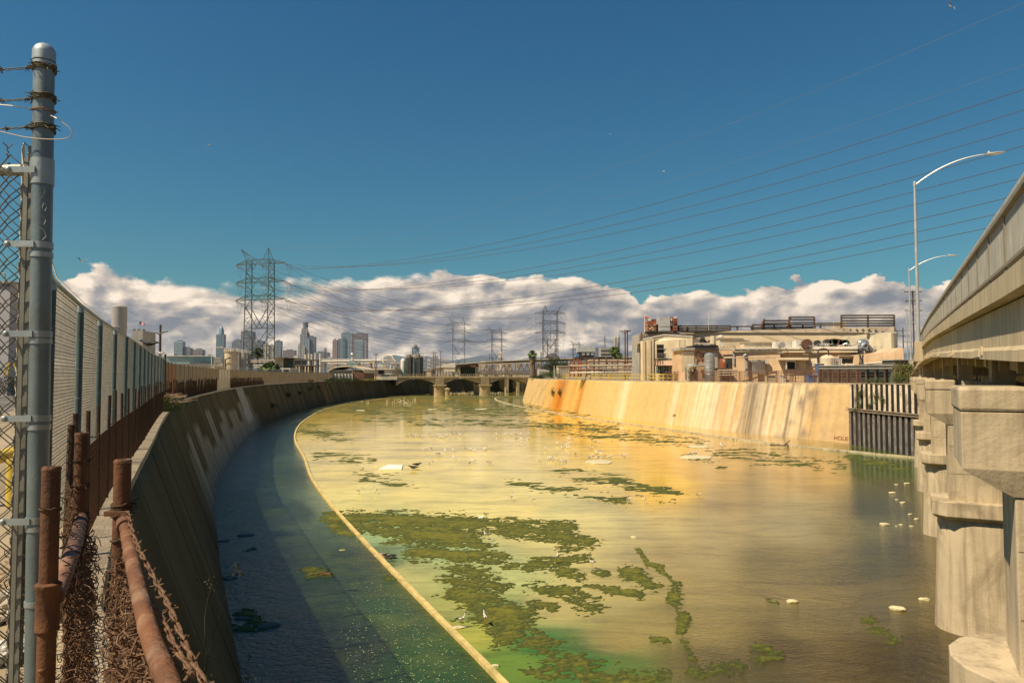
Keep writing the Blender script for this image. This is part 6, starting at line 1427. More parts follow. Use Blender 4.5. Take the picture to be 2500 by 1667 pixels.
for k in range(6): blk(t_, 'strip_curtain', teal_d, 1604+k*4.5, 1606.5+k*4.5, 892.5, 122.6, .1, pb=908)
blk(t_, 'doorway', dark_m, 1642, 1655, 892, 121.6, .3, pb=903); blk(t_, 'low_beam', dkpipe, 1597, 1652, 875.5, 122, .5, pb=878)
pip(t_, 'drain_pipe', M('blue_pipe', (.15, .26, .32), .6), [(1655, 870, 120), (1655, 911, 120)], .12)
pip(t_, 'stair_rail', brown_st, [(1650, 913, 118), (1662, 898, 118)], .12); pip(t_, 'stair_rail', brown_st, [(1646, 917, 118), (1660, 902, 118)], .12)
for px in (1659, 1672): pip(t_, 'roof_ladder', tin, [(px, 850, 119), (px, 830, 119)], .08)
for y in (833, 838, 843, 848): pip(t_, 'ladder_rung', tin, [(1659, y, 119), (1672, y, 119)], .05)
t_ = T0('factory_block', 'grey corrugated block rising behind the left corner of the factory', 'factory building', 1570, 134)
blk(t_, 'grey_wall', greyc, 1560.5, 1606, 815, 134, 8)
for k in range(12): blk(t_, 'rib', tin, 1561+k*3.8, 1562+k*3.8, 815.5, 133.8, .15)
blk(t_, 'roof_slab', tin, 1570, 1696, 812, 136, 12, pb=815.5, z0=7)
# roof coolers
def cooler(px0, px1, pt, D, m_, label, legs=True, vents=0, pb=811):
    t2 = T0('cooling_tower', label, 'cooling tower', (px0+px1)/2, D, 'rooftop cooling towers', z=ZA(pb, D))
    blk(t2, 'casing', m_, px0, px1, pt, D, 3.2, pb=pb-3); blk(t2, 'seam', tin, px0-.3, px1+.3, (pt+pb)/2+3, D-.06, 3.3, pb=(pt+pb)/2+4.2)
    blk(t2, 'base_frame', dkpipe, px0-1, px1+1, pb-3.2, D-.2, 3.8, pb=pb)
    for k in range(vents): blk(t2, 'panel', rustred if m_ is not rustred else brown_st, px0+1+k*5, px0+4.5+k*5, pt+8+3*(k % 2), D-.1, .12, pb=pt+14)
    blk(t2, 'fan_ring', white_m, px0+5, px0+9, pt-5, D+1, 1.2, pb=pt) if m_ is rustred else None
    return t2
c_ = cooler(1582, 1603, 783, 133, rustred, 'rusty red cooling tower at the left end of the factory roof', vents=4)
blk(c_, 'side_casing', brown_st, 1592, 1611, 779, 135, 3.2, pb=808)
for k, (a, y) in enumerate(((1584, 793), (1590, 797), (1596, 791), (1586, 801), (1593, 803))): blk(c_, 'worn_patch', pink, a, a+5, y, 132.9, .08, pb=y+3.4)
c_ = cooler(1611, 1637, 774, 132, rgrey, 'tall pale grey cooling tower beside the red one'); blk(c_, 'rust_side', rustred, 1637.3, 1644, 774.5, 133, 3, pb=808)
for y in (777, 788, 796): blk(c_, 'side_panel', white_m if y < 790 else dark_m, 1638.5, 1642, y, 132.8, .1, pb=y+7)
cooler(1645, 1655, 777, 137, rustred, 'narrow rusty cooling tower at the right of the grey one', vents=2)
t_ = T0('wind_sock', 'thin mast with a small orange windsock left of the red cooling tower', 'windsock', 1574, 131, z=ZA(812, 131)); pip(t_, 'mast', white_m, [(1574, 812, 131), (1574, 774, 131)], .07); 
mb = MB(); a = W(1574, 774.5, 131); b_ = W(1583, 775.5, 131); mb.tube([a, b_], .28, 8, .14); mb.build('sock', M('orange_cloth', (.70, .22, .08), .8), t_)
for y in (786, 794, 801, 806): pip(t_, 'rail', tin, [(1573, y, 131.5), (1583, y, 131.5)], .05)
# long back block
t_ = T0('factory_block', 'long cream factory block with pipe racks along its flat roof', 'factory building', 1900, 132)
blk(t_, 'wall', cream, 1655, 2184, 811.5, 140, 14, pt1=798.5, D1=122); blk(t_, 'roof_edge', tin, 1654, 2185, 810.4, 139.7, 14.5, pt1=797.3, D1=121.7, pb=812)
for k in range(30):
    u = k/30; px = 1700+u*470; D = 140-18*u-.5; y = 811.5-13*u+.5; blk(t_, 'scupper', tin, px, px+3.5, y, D-.3, .6, pb=y+3.2)
t_ = T0('pipe_rack', 'brown steel pipe racks stepping along the factory roof', 'pipe rack', 1900, 131, z=ZA(805, 131))
def rack(px0, px1, ys, D0, D1, posts, r=.15):
    for y in ys: pip(t_, 'pipe', dkpipe if r > .12 else brown_st, [(px0, y, D0), (px1, y-.5, D1)], r, 6)
    for px in posts:
        u = (px-px0)/(px1-px0); D = D0+(D1-D0)*u; pip(t_, 'upright', brown_st, [(px, ys[0]-1, D), (px, 808, D+.3)], .17, 4)
rack(1656, 1782, (795.5, 800, 804, 808), 139, 135, (1656, 1677, 1700, 1730, 1750, 1782)); pip(t_, 'brace', brown_st, [(1672, 808, 138), (1678, 796, 138)], .14); pip(t_, 'brace', brown_st, [(1725, 806, 137), (1732, 795, 137)], .14); pip(t_, 'brace', brown_st, [(1779, 806, 135), (1784, 796, 135)], .14)
rack(1782, 1838, (797,), 135, 133, (1800, 1835)); rack(1837, 1990, (793, 799, 803), 133, 130, (1838, 1862, 1890, 1930, 1960, 1989))
rack(1865, 1925, (783, 789), 132, 130.5, (1865,)); rack(1926, 1988, (774.5, 780.5, 788), 130.5, 129, (1927, 1988)); pip(t_, 'brace', brown_st, [(1858, 799, 132), (1866, 779, 132)], .2); pip(t_, 'brace', brown_st, [(1922, 797, 130.5), (1930, 775, 130.5)], .2)
rack(1988, 2055, (789.5, 794), 129, 126, (2003,)); rack(2053, 2184, (770, 776, 783, 789, 795), 126, 122, (2054, 2119, 2183), .16)
t_ = T0('roof_tank', 'ribbed cream roof tank standing behind the rightmost pipe rack', 'tank', 2050, 132, z=ZA(802, 132)); 
for k in range(10): pip(t_, 'rib', cream2, [(2036+k*3.2, 802, 131), (2036+k*3.2, 785+(k % 3), 131)], .14, 6)
blk(t_, 'tank_wall', greyc, 2035, 2067, 787, 131.5, 3, pb=802)
t_ = T0('roof_pole', 'very thin white mast rising from the factory roof', 'mast', 1730, 136, z=ZA(806, 136)); pip(t_, 'mast', white_m, [(1730, 806, 136), (1730, 758, 136)], .045)
# raised right block with rounded corner
t_ = T0('factory_block', 'tall block with a rounded corner at the right end of the factory', 'factory building', 2155, 112)
x0 = XA(2115, 112); x1 = XA(2199, 108); mb = MB(); r_ = 1.1; pts = [(x0, 112.2), (x1-r_, 108.4)]+[(x1-r_+r_*math.sin(a), 108.4+r_-r_*math.cos(a)) for a in (.4, .8, 1.2, 1.57)]+[(x1, 122), (x0, 122)]
mb.prism(pts, HR, ZA(814, 110)); mb.build('wall', cream2, t_); blk(t_, 'door', greyc, 2135, 2148, 828, 111, .2, pb=858); 
for k in range(4): pip(t_, 'wall_pipe', tin, [(2150, 832+k*6, 110.3), (2175, 831+k*6, 109.5)], .14)
pip(t_, 'wall_pipe', brown_st, [(2152, 832, 110.2), (2152, 862, 110.2)], .14); pip(t_, 'wall_pipe', greyc, [(2173, 830, 109.4), (2178, 858, 109.2)], .18); pip(t_, 'cornice_pipe', greyc, [(2118, 814, 111.8), (2190, 813, 108)], .14)
mb = MB(); c = W(2116, 812, 111.5); mb.ellipsoid(c, .4, .3, .3, 8, 6); mb.build('lamp', tin, t_)
# middle blocks
t_ = T0('factory_block', 'small cream penthouse block in the middle of the factory', 'factory building', 1786, 120)
blk(t_, 'wall', cream2, 1757, 1816, 826.5, 120, 7, z0=HR); blk(t_, 'roof_edge', tin, 1756, 1817, 825, 119.8, 7.5, pb=827); blk(t_, 'side_wall', tin, 1816, 1831, 829, 121, 6, pt1=831, z0=HR); blk(t_, 'wall_box', greyc, 1791, 1796, 843, 119.6, .3, pb=846); pip(t_, 'strut', greyc, [(1758, 836, 119), (1766, 848, 118)], .2)
t_ = T0('factory_block', 'low cream block right of the penthouse with a crisp roof edge', 'factory building', 1855, 118)
blk(t_, 'wall', cream2, 1817, 1893, 836, 118, 7, z0=HR); blk(t_, 'roof_edge', tin, 1816, 1894, 834.5, 117.8, 7.5, pb=836.5); blk(t_, 'end_wall', tin, 1893, 1907, 838, 118.5, 6, z0=HR)
mb = MB(); mb.ellipsoid(W(1909, 841, 116), .55, .4, .6, 10, 8); o = mb.build('roof_fan', tin, t_)
# long pinkish front
t_ = fr = T0('factory_building', 'long tan factory front facing the channel with a shutter door', 'factory building', 1850, 112)
blk(t_, 'wall', pink, 1756, 1905, 857, 115, 8, pt1=852, D1=110); blk(t_, 'parapet', cream2, 1793, 2094, 851.5, 113.5, 6, pt1=846, D1=104, pb=860); blk(t_, 'wall', pink, 1900, 2094, 858, 111, 6, pt1=856, D1=105)
blk(t_, 'coping', white_m, 1792, 2095, 850.3, 113.3, 6.4, pt1=844.8, D1=103.8, pb=852); pip(t_, 'long_pipe', greyc, [(1757, 853, 114.3), (1906, 851, 109.5)], .1); pip(t_, 'long_pipe', tin, [(1700, 875, 113.6), (1900, 872, 109)], .08); pip(t_, 'down_pipe', greyc, [(1792, 856, 113.6), (1792, 890, 113.6)], .16); pip(t_, 'down_pipe', greyc, [(1822, 868, 112), (1824, 920, 112)], .28, 8); pip(t_, 'elbow', greyc, [(1818, 866, 111.6), (1823, 874, 111.8)], .3, 8)
blk(t_, 'lower_wall', pink, 1600+156, 1793, 866, 114.8, .5)
blk(t_, 'wall_step', cream, 1757, 1792, 848, 116, 6, z0=HR)
dr = blk(t_, 'shutter_door', silver, 1837, 1868, 883, 110.9, .3, pb=914)
for k in range(12): blk(dr if False else t_, 'shutter_slat', silver, 1837.4, 1867.6, 883.5+k*2.5, 110.8, .1, pb=885.4+k*2.5)
blk(t_, 'door_hood', greyc, 1835, 1872, 878, 110.3, .8, pb=882.5); blk(t_, 'hood_motor', white_m, 1869, 1876, 879, 110.2, .7, pb=889)
mb = MB(); mb.add([W(1876, 884, 110.9), W(1888, 904, 110.9), W(1876, 904, 110.9)], [(0, 1, 2)]); 
for k in range(22):
    px = 1700+k*18.0; pip(t_, 'roof_stub', tin, [(px+110, 856-k*.3, 109), (px+110, 850-k*.3, 109)], .07)
for k, (px, y) in enumerate(((1770, 880), (1775, 888), (1900, 862), (1960, 865), (1985, 862))): pip(t_, 'cable_run', greyc, [(px, y, 109.5 if px < 1850 else 106), (px+14, y+1, 109.4 if px < 1850 else 106)], .06)
# drum shaped brick tower
t_ = T0('brick_building', 'rounded brick and cream building with peeling plaster left of the silver tank', 'building', 1700, 114)
x0 = XA(1661, 113); x1 = XA(1756, 112); mb = MB(); r_ = 1.6; pts = [(x0+r_-r_*math.cos(a)*1.0, 112+r_-r_*math.sin(a)) for a in (0, .4, .8, 1.2, 1.57)]+[(x1, 112), (x1, 119), (x0, 119)]
mb.prism(pts, HR, ZA(853, 112)); mb.build('wall', brick_m, t_)
for k in range(26):
    a0 = XA(1662+k*3.6, 111.95)
    for j in range(4):
        y = 856+j*3+(k % 2); 
        if rn.random() < .42: blk(t_, 'brick_course', M('brick_red', (.34, .15, .09), .9, .3, 2, .2, 12), 1672+k*3.2, 1674.7+k*3.2, y+rn.uniform(0, 24), 111.9, .12, pb=None) if False else None
blk(t_, 'plaster', cream2, 1664, 1695, 858, 111.9, .1, pb=908); blk(t_, 'plaster', cream2, 1724, 1752, 862, 111.9, .1, pb=900); blk(t_, 'roof_band', greyc, 1660, 1697, 848.5, 111.6, 6, pb=855); blk(t_, 'dark_roof_beam', dkpipe, 1697, 1756, 849, 111.5, 7, pb=854.5); blk(t_, 'dark_gap', dark_m, 1693, 1755, 843, 113, 5, pb=848)
pb_ = []
for r0 in range(14):
    for c0 in range(15):
        px = 1697+c0*3.3+(r0 % 2)*1.6; y = 858+r0*2.3
        if fbm(np.array([px*.07]), np.array([y*.12]), 4, 4)[0] > .50: blk(t_, 'brick', rustred if (r0+c0) % 3 else brick_m, px, px+2.9, y, 111.92, .1, pb=y+1.8)
blk(t_, 'door', white_m, 1676, 1685, 898, 111.7, .2, pb=929); blk(t_, 'door_gap', dark_m, 1674, 1676, 897, 111.75, .1, pb=929); blk(t_, 'door_window', greyc, 1678, 1683, 902, 111.6, .08, pb=908); blk(t_, 'door_window', greyc, 1678, 1683, 914, 111.6, .08, pb=921); blk(t_, 'notice_board', rustred, 1711, 1720, 903, 111.6, .2, pb=911); blk(t_, 'side_door', dark_m, 1693, 1697, 895, 111.7, .2, pb=925)
mb = MB(); c = W(1690, 894, 110.5); mb.ellipsoid(c, .8, .5, .45, 8, 6, jit=.2); mb.build('canvas_hood', greyc, t_); pip(t_, 'duct', greyc, [(1694, 894, 110), (1712, 892, 110), (1726, 889, 110)], .15)
s_ = silo(1723, 1748, 866, 108, silver, 'upright silver tank standing before the brick building', False, 'tank', .35, 3)
r_ = T0('rusty_tank', 'rust eaten steel vessel with a dark hollow beside the silver tank', 'tank', 1772, 108)
silo_r = 15/FPX*108
mb = MB(); c = W(1771, 899, 110); mb.lathe((c.x, 110, ZA(899, 108)), [(silo_r*.85, 0), (silo_r*.85, 1.35), (silo_r*.5, 1.5)], 16); mb.build('shell', rustred, r_, smooth=True); blk(r_, 'frame', brown_st, 1757, 1788, 898, 108, 3, pb=901); blk(r_, 'dark_panel', M('dark_rust', (.05, .05, .045), .8, .3, 1, .2, 8), 1774, 1788, 874, 108.6, 2, pb=898); blk(r_, 'cream_patch', pink, 1765, 1770, 877, 108.3, .1, pb=884)
for k in range(4): pip(r_, 'leg', brown_st, [(1759+k*9, 899, 108), (1759+k*9, 930, 108)], .14)
for y in (904, 910, 916): pip(r_, 'pipe', (white_m, tin, greyc)[y % 3], [(1752, y, 107.5), (1800, y, 107.5)], .13)
# lean-to
t_ = T0('lean_to_shed', 'tan shed with a projecting roof and one framed dark window', 'shed', 1935, 102)
blk(t_, 'wall', pink, 1897, 1968, 878, 102.5, 5, D1=100.5); blk(t_, 'roof', cream, 1894, 1974, 873, 101.2, 7, pb=878.5, pt1=872.5, D1=99); blk(t_, 'window', dark_m, 1921, 1942, 883, 101, .3, pb=901); blk(t_, 'window_frame', white_m, 1919.5, 1943.5, 880.5, 100.8, .5, pb=883.3); blk(t_, 'frame_post', white_m, 1919.5, 1921.3, 883, 100.8, .3, pb=901); blk(t_, 'frame_post', white_m, 1941.7, 1943.5, 883, 100.8, .3, pb=901)
mb = MB(); mb.add([W(1969, 876, 100.4), W(1994, 874, 99), W(1996, 890, 98.5), W(1973, 898, 100)], [(0, 1, 2, 3)]); mb.add([W(1969, 876, 100.8), W(1994, 874, 99.4), W(1996, 890, 98.9), W(1973, 898, 100.4)], [(3, 2, 1, 0)]); mb.build('sloping_chute', tin, t_)
blk(t_, 'side_wall', brick_m, 1968.5, 1976, 882, 100.6, 4)
# right end buildings
t_ = T0('factory_block', 'tan building with a dark square opening near the white tank', 'factory building', 2070, 100)
blk(t_, 'wall', pink, 2050, 2094, 869, 100, 6); blk(t_, 'opening', dark_m, 2056, 2081, 877, 99.8, .2, pb=890); blk(t_, 'frame', white_m, 2053, 2055.6, 874, 99.7, .3, pb=894); blk(t_, 'lintel', tin, 2050, 2100, 867, 99.6, .5, pb=870)
mb = MB()
for k in range(40): c = W(rn.uniform(2056, 2086), rn.uniform(889, 893), 98.6); mb.ellipsoid(c, .15, .15, .12, 5, 4)
kind(mb.build('rubble', cream2, t_), 'stuff')
t_ = T0('factory_block', 'tan end building whose parapet sweeps up to the right', 'factory building', 2150, 98)
mb = MB(); P_ = [(2098, 866), (2150, 862), (2178, 858), (2199, 849), (2206, 850), (2207, 888), (2098, 890)]
f0 = [W(px, y, 98-(px-2098)*.03) for px, y in P_]; bk = [q+Vector((0, 5, 0)) for q in f0]; n = len(f0); mb.add(f0+bk, [tuple(range(n)), tuple(range(2*n-1, n-1, -1))]+[(i, n+i, n+(i+1) % n, (i+1) % n) for i in range(n)]); mb.build('upper_wall', pink, t_)
blk(t_, 'lower_wall', cream, 2110, 2186, 886, 97.5, 4, D1=95); pip(t_, 'ledge', white_m, [(2112, 888, 97), (2184, 882, 94.5)], .12); blk(t_, 'shadow_gap', dark_m, 2115, 2184, 889, 96.4, .3, D1=94.4, pb=892)
for k in range(18): pip(t_, 'conduit', rn.choice((tin, brown_st, greyc)), [(2096+rn.uniform(0, 14), 866, 97), (2096+rn.uniform(0, 14), 893, 97)], .05)
# rooftop machinery
t_ = T0('rooftop_units', 'cluster of white units, ducts and round fans on the factory roof', 'rooftop machinery', 1990, 110, z=ZA(852, 110))
for a, b_, y0_, y1_, m_, D in ((1894, 1962, 834, 851, white_m, 112), (1944, 1966, 831, 850, white_m, 110), (1966, 2010, 833, 849, rgrey, 113), (1984, 1995, 841, 850, white_m, 109), (1996, 2014, 843, 851, silver, 108.6), (2013, 2040, 834, 850, rgrey, 112), (2018, 2036, 839, 850, silver, 109), (2040, 2068, 840, 850, M('blue_grey_unit', (.22, .30, .36), .5), 111)): blk(t_, 'unit', m_, a, b_, y0_, D, 1.5, pb=y1_)
for px, y, r__, m_ in ((1970, 840, .75, brown_st), (1996, 837, .4, dkpipe), (2020, 836, .5, dkpipe), (2032, 836, .55, green_d), (2038, 833, .4, brown_st), (2046, 837, .6, brown_st), (2056, 838, .55, brown_st), (2064, 838, .55, green_d), (1909, 842, .45, greyc)):
    mb = MB(); c = W(px, y, 107.5); mb.tube([c+Vector((0, -.2, 0)), c+Vector((0, .5, 0))], r__, 14); mb.build('fan', m_, t_)
for k in range(26):
    px = rn.uniform(1952, 2080); y = rn.uniform(840, 852); pip(t_, 'pipe', rn.choice((white_m, silver, tin, dkpipe)), [(px, y, 107), (px+rn.uniform(-8, 8), y+rn.uniform(-6, 3), 107.3), (px+rn.uniform(4, 14), y+rn.uniform(-3, 3), 107)], .07, 5)
t_ = T0('rooftop_units', 'tangle of bent silver ducts in front of the rounded corner block', 'rooftop machinery', 2115, 106, z=ZA(862, 106))
mb = MB(); mb.ellipsoid(W(2106, 837, 105), .9, .6, .55, 12, 8); mb.build('cyclone', silver, t_, smooth=True)
for q in ([(2098, 848, 105), (2106, 840, 105), (2116, 850, 105), (2128, 860, 105)], [(2104, 846, 104.5), (2112, 838, 104.5), (2122, 846, 104.5), (2134, 860, 104.5)], [(2095, 852, 104), (2104, 848, 104), (2118, 856, 104)]): pip(t_, 'duct', silver, q, .26, 8)
for k in range(22):
    px = rn.uniform(2094, 2140); pip(t_, 'strut', rn.choice((tin, brown_st, dkpipe, white_m)), [(px, 862, 104), (px+rn.uniform(-8, 8), rn.uniform(842, 856), 104)], .06, 4)
blk(t_, 'platform', dkpipe, 2092, 2160, 862, 104, 3, pb=864)
pip(t_, 'hoop', dkpipe, [(1997, 868, 99), (1997, 858, 99), (2001, 853, 99), (2010, 851, 99), (2019, 853, 99), (2023, 858, 99), (2023, 868, 99)], .1)
t_ = T0('rooftop_units', 'dark bent exhaust duct and white pipe on the roof left of the penthouse', 'rooftop machinery', 1725, 118, z=ZA(850, 118))
for q, r__, m_ in (([(1717, 828, 118), (1715, 838, 118)], .42, dkpipe), ([(1710, 827, 118), (1718, 830, 118)], .5, dkpipe), ([(1718, 838, 118), (1732, 838, 118)], .3, dkpipe), ([(1741, 842, 117), (1741, 820, 117)], .45, cream2), ([(1734, 822, 117), (1747, 822, 117)], .12, greyc), ([(1696, 841, 117), (1745, 841, 117)], .25, tin), ([(1696, 845, 117), (1748, 845, 117)], .3, greyc)): pip(t_, 'duct', m_, q, r__, 8)
mb = MB(); c = W(1760, 823, 117); mb.ellipsoid(c, .5, .4, .35, 8, 6); mb.build('vent_head', white_m, t_)
for px in (1700, 1712, 1737, 1744): mb = MB(); mb.ellipsoid(W(px, 844, 116.6), .35, .3, .3, 8, 6); mb.build('valve', dkpipe, t_)
# white tank
s_ = silo(2010, 2047, 874, 100, cream2, 'squat white tank with rusty stains and a ladder frame', False, 'tank', .5, 2)
for k in range(5): pip(s_, 'frame_post', greyc, [(2030+k*5.5, 893, 98), (2030+k*5.5, 874, 98)], .07)
for y in (877, 883, 889): pip(s_, 'frame_rail', greyc, [(2030, y, 98), (2053, y, 98)], .06)
# screened fence
scr = M('green_screen', (.035, .045, .038), .8, .2, .4, .1, 8, dirt=(.08, .08, .06), dscale=.3, damt=.6); t_ = T0('screened_fence', 'dark green screened fence on a steel frame at the right end of the bank', 'fence', 2090, 90)
for k in range(8): a = 2000+k*23; blk(t_, 'screen_panel', scr, a, a+22.6, 893.5, 91-k*.5, .1, D1=90.5-k*.5)
for k in range(9): a = 1999+k*23; pip(t_, 'post', brown_st, [(a, 934, 90.7-k*.5), (a, 891, 90.7-k*.5)], .09)
for y in (893, 900): pip(t_, 'rail', greyc, [(1999, y, 90.5), (2184, y-1, 86.5)], .07)
t_ = T0('utility_box', 'tall grey windowless box behind the weeds at the end of the screened fence', 'cabin', 2200, 86); blk(t_, 'wall', M('box_grey', (.12, .12, .10), .8, .1, .5, .1, 8), 2185, 2218, 879, 86, 3); blk(t_, 'roof', greyc, 2184, 2219, 877.5, 85.8, 3.4, pb=879.5)
for i, (a, b_, y, m_, lab) in enumerate(((1973, 1992, 916, M('blue_bin', (.06, .16, .32), .5), 'blue bin behind the brown railing'), (1993, 2008, 915, white_m, 'white crate right of the blue bin'), (1873, 1893, 917, cream, 'cream crate below the roller shutter'), (1911, 1920, 918, white_m, 'small white crate under the framed window'), (1927, 1938, 914, pink, 'tan sack pile beneath the framed window'), (1998, 2012, 889, MATS['blue_bin'], 'blue tarpaulin covered drum by the white tank'))):
    Dc = 99 if a < 1950 else 96; t_ = T0('crate', lab, 'crate' if i else 'bin', a, Dc); blk(t_, 'body', m_, a, b_, y, Dc, 1.2); blk(t_, 'lid', m_, a-.6, b_+.6, y-1.2, Dc-.1, 1.4, pb=y)
# brown railing on the right wall
TRp = [p for p in TR if 81.4 < p.y < 250]
def on_bank(px, off=.5):
    best = min(range(len(TRp)), key=lambda i: abs(to_px(TRp[i].x, TRp[i].y, HR)[0]-px)); 
    i = max(0, min(len(TRp)-2, best)); p_, q_ = TRp[i], TRp[i+1]
    fpx = lambda v: to_px(v.x, v.y, HR)[0]; j = i if (fpx(p_)-px)*(fpx(q_)-px) <= 0 else max(0, i-1); p_, q_ = TRp[j], TRp[j+1]; u = (px-fpx(p_))/(fpx(q_)-fpx(p_)+1e-9); c = p_.lerp(q_, max(0, min(1, u)))
    return Vector((c.x+off, c.y, HR))
t_ = thing('bank_railing', 'brown steel pipe railing along the top of the sunlit right wall', 'railing', on_bank(1900))
prs = [on_bank(2090-k*22.5) for k in range(22)]
for i, p_ in enumerate(prs):
    mb = MB(); mb.beam(p_, p_+Vector((0, 0, 1.45)), .11); mb.build('post', brown_st, t_)
    if i < len(prs)-1:
        for z in (.25, .55, .85, 1.15, 1.42): mb = MB(); mb.beam(p_+Vector((.0, .05, z)), prs[i+1]+Vector((.0, .05, z)), .055 if z < 1.4 else .07); mb.build('rail', brown_st, t_)
        q_ = prs[i+1]; mb = MB()
        for k in range(1, 6): c = p_.lerp(q_, k/6); mb.beam(c, c+Vector((0, 0, 1.4)), .035)
        kind(mb.build('bars', MATS['brown_steel'], t_), 'stuff')
t_ = thing('yellow_railing', 'low yellow pipe railing on the far part of the right bank', 'railing', on_bank(1500, .8))
prs = [on_bank(1662-k*11, .8) for k in range(28)]
for i, p_ in enumerate(prs):
    mb = MB(); mb.beam(p_, p_+Vector((0, 0, 1.1)), .14); mb.build('post', yellow, t_)
    if i < len(prs)-1:
        for z in (.5, 1.05): mb = MB(); mb.beam(p_+Vector((0, 0, z)), prs[i+1]+Vector((0, 0, z)), .12); mb.build('rail', yellow, t_)
t_ = thing('wire_fence', 'grey mesh fence behind the yellow railing', 'fence', on_bank(1480, 3.0))
prs = [on_bank(1665-k*14, 2.6) for k in range(25)]
for i, p_ in enumerate(prs):
    mb = MB(); mb.beam(p_, p_+Vector((0, 0, 2.6)), .1); mb.build('post', greyc, t_)
    if i < len(prs)-1:
        q_ = prs[i+1]; mb = MB()
        for k in range(8): c = p_.lerp(q_, k/8); mb.beam(c, c+Vector((0, 0, 2.4)), .03)
        for z in (.3, .9, 1.5, 2.1, 2.5): mb.beam(p_+Vector((0, 0, z)), q_+Vector((0, 0, z)), .03)
        kind(mb.build('wire_mesh', greyc, t_), 'stuff')
# ---- clutter of pipework between the palm and the factory
t_ = T0('process_plant', 'dense maze of rusty pipes and racks left of the factory', 'process plant', 1470, 170)
cols = (brown_st, tin, white_m, greyc, rustred, cream2)
for k in range(110):
    x = rn.uniform(1392, 1556); y = rn.uniform(880, 915); D = rn.uniform(150, 180)
    if rn.random() < .6: q = [(x, y, D), (min(1560, x+rn.uniform(8, 60)), y-rn.uniform(0, 1), D)]
    else: q = [(x, y, D), (x, min(918, y+rn.uniform(6, 24)), D)]
    pip(t_, 'pipe', rn.choice(cols), q, rn.choice((.07, .1, .16)), 5)
for px in (1392, 1402, 1412, 1418, 1432, 1450, 1462, 1480, 1494, 1508, 1524, 1544): pip(t_, 'column', rustred if px < 1420 or px % 3 == 0 else brown_st, [(px, 919, 150), (px, 872+(px % 5)*2, 150)], .15)
for y in (884, 893, 903, 910): pip(t_, 'header_pipe', (brown_st, tin, white_m, brown_st)[y % 4], [(1392, y, 149), (1556, y-2, 144)], .16)
blk(t_, 'dark_bay', dark_m, 1464, 1512, 900, 165, .4, pb=907); blk(t_, 'dark_bay', dark_m, 1428, 1450, 905, 165, .4, pb=916); blk(t_, 'yellow_bay', yellow, 1512, 1528, 896, 164, 1, pb=912); blk(t_, 'cream_cabin', cream2, 1548, 1562, 896, 140, 3); blk(t_, 'cream_cabin', cream2, 1552, 1566, 893, 141, 3, pt1=892)
t_ = T0('shed', 'long low shed with a curved cream roof left of the factory', 'shed', 1500, 185)
blk(t_, 'wall', cream, 1440, 1562, 892, 185, 12); blk(t_, 'roof', cream2, 1436, 1564, 884, 184, 14, pt1=879, pb=892.5); blk(t_, 'roof_ridge', tin, 1440, 1563, 877, 190, 6, pb=884)
blk(t_, 'wall', white_m, 1450, 1464, 905, 180, 2)
t_ = T0('condenser_unit', 'big grey condenser box with three fans on a steel table', 'condenser', 1432, 200, z=ZA(873, 200))
blk(t_, 'casing', rgrey, 1411, 1453, 845, 200, 5, pb=859); blk(t_, 'fan_section', dkpipe, 1413, 1452, 859, 200.2, 4.6, pb=870); blk(t_, 'left_panel', M('blue_panel', (.08, .18, .28), .6), 1409, 1414, 864, 199.6, 4, pb=873)
for k in range(3): blk(t_, 'fan_window', silver, 1421+k*11, 1428+k*11, 861, 199.9, .2, pb=867.5)
blk(t_, 'table', dkpipe, 1405, 1462, 871, 199.5, 7, pb=874.5)
for px in (1409, 1430, 1452, 1460): pip(t_, 'table_leg', rustred, [(px, 874, 199.6), (px, 915, 199.6)], .18)
for px in (1455, 1459): pip(t_, 'side_frame', brown_st, [(px, 873, 199), (px, 848, 199)], .12)
t_ = T0('hopper', 'grey banded hopper on a frame left of the shaggy palm', 'hopper', 1478, 210); blk(t_, 'body', greyc, 1467, 1490, 849, 210, 4, pb=871); 
for y in (853, 862): blk(t_, 'band', tin, 1466, 1491, y, 209.8, .3, pb=y+1.5)
for px in (1467, 1489): pip(t_, 'frame_leg', dkpipe, [(px, 871, 210), (px, 915, 210)], .16)
pip(t_, 'beam', dkpipe, [(1440, 873, 209), (1500, 872, 209)], .25)
silo(1499, 1506, 826, 330, greyc, 'slim grey silo with a dome behind the shaggy palm', False, 'silo', 1.0, 2); silo(1506, 1514, 824, 332, greyc, 'wider grey silo touching the slim one', False, 'silo', 1.2, 2)
t_ = T0('shed', 'white metal shed right of the thick palm trunk', 'shed', 1327, 205); blk(t_, 'wall', white_m, 1314, 1341, 901, 205, 5, pt1=904); 
for k in range(6): blk(t_, 'panel_rib', greyc, 1316+k*4, 1316.8+k*4, 903, 204.8, .1)
t_ = T0('shed', 'cream panelled shed between the bushes and the rusty columns', 'shed', 1378, 195); blk(t_, 'wall', cream2, 1362, 1392, 894, 195, 6); 
for k in range(5): blk(t_, 'panel_rib', tin, 1364+k*6, 1365+k*6, 895, 194.8, .1)
blk(t_, 'roof', tin, 1361, 1393, 892.5, 194.6, 6.6, pb=894.5)
t_ = T0('gantry_frame', 'white pipe gantry above the cream panelled shed', 'gantry', 1395, 190)
for y in (884, 888, 892): pip(t_, 'pipe', (white_m, greyc)[y % 8 == 0], [(1388, y, 190), (1440, y-1, 190)], .16)
for px in (1391, 1400, 1411): pip(t_, 'column', (cream2, rustred, rustred)[px % 3], [(px, 883, 190), (px, 920, 190)], .2)
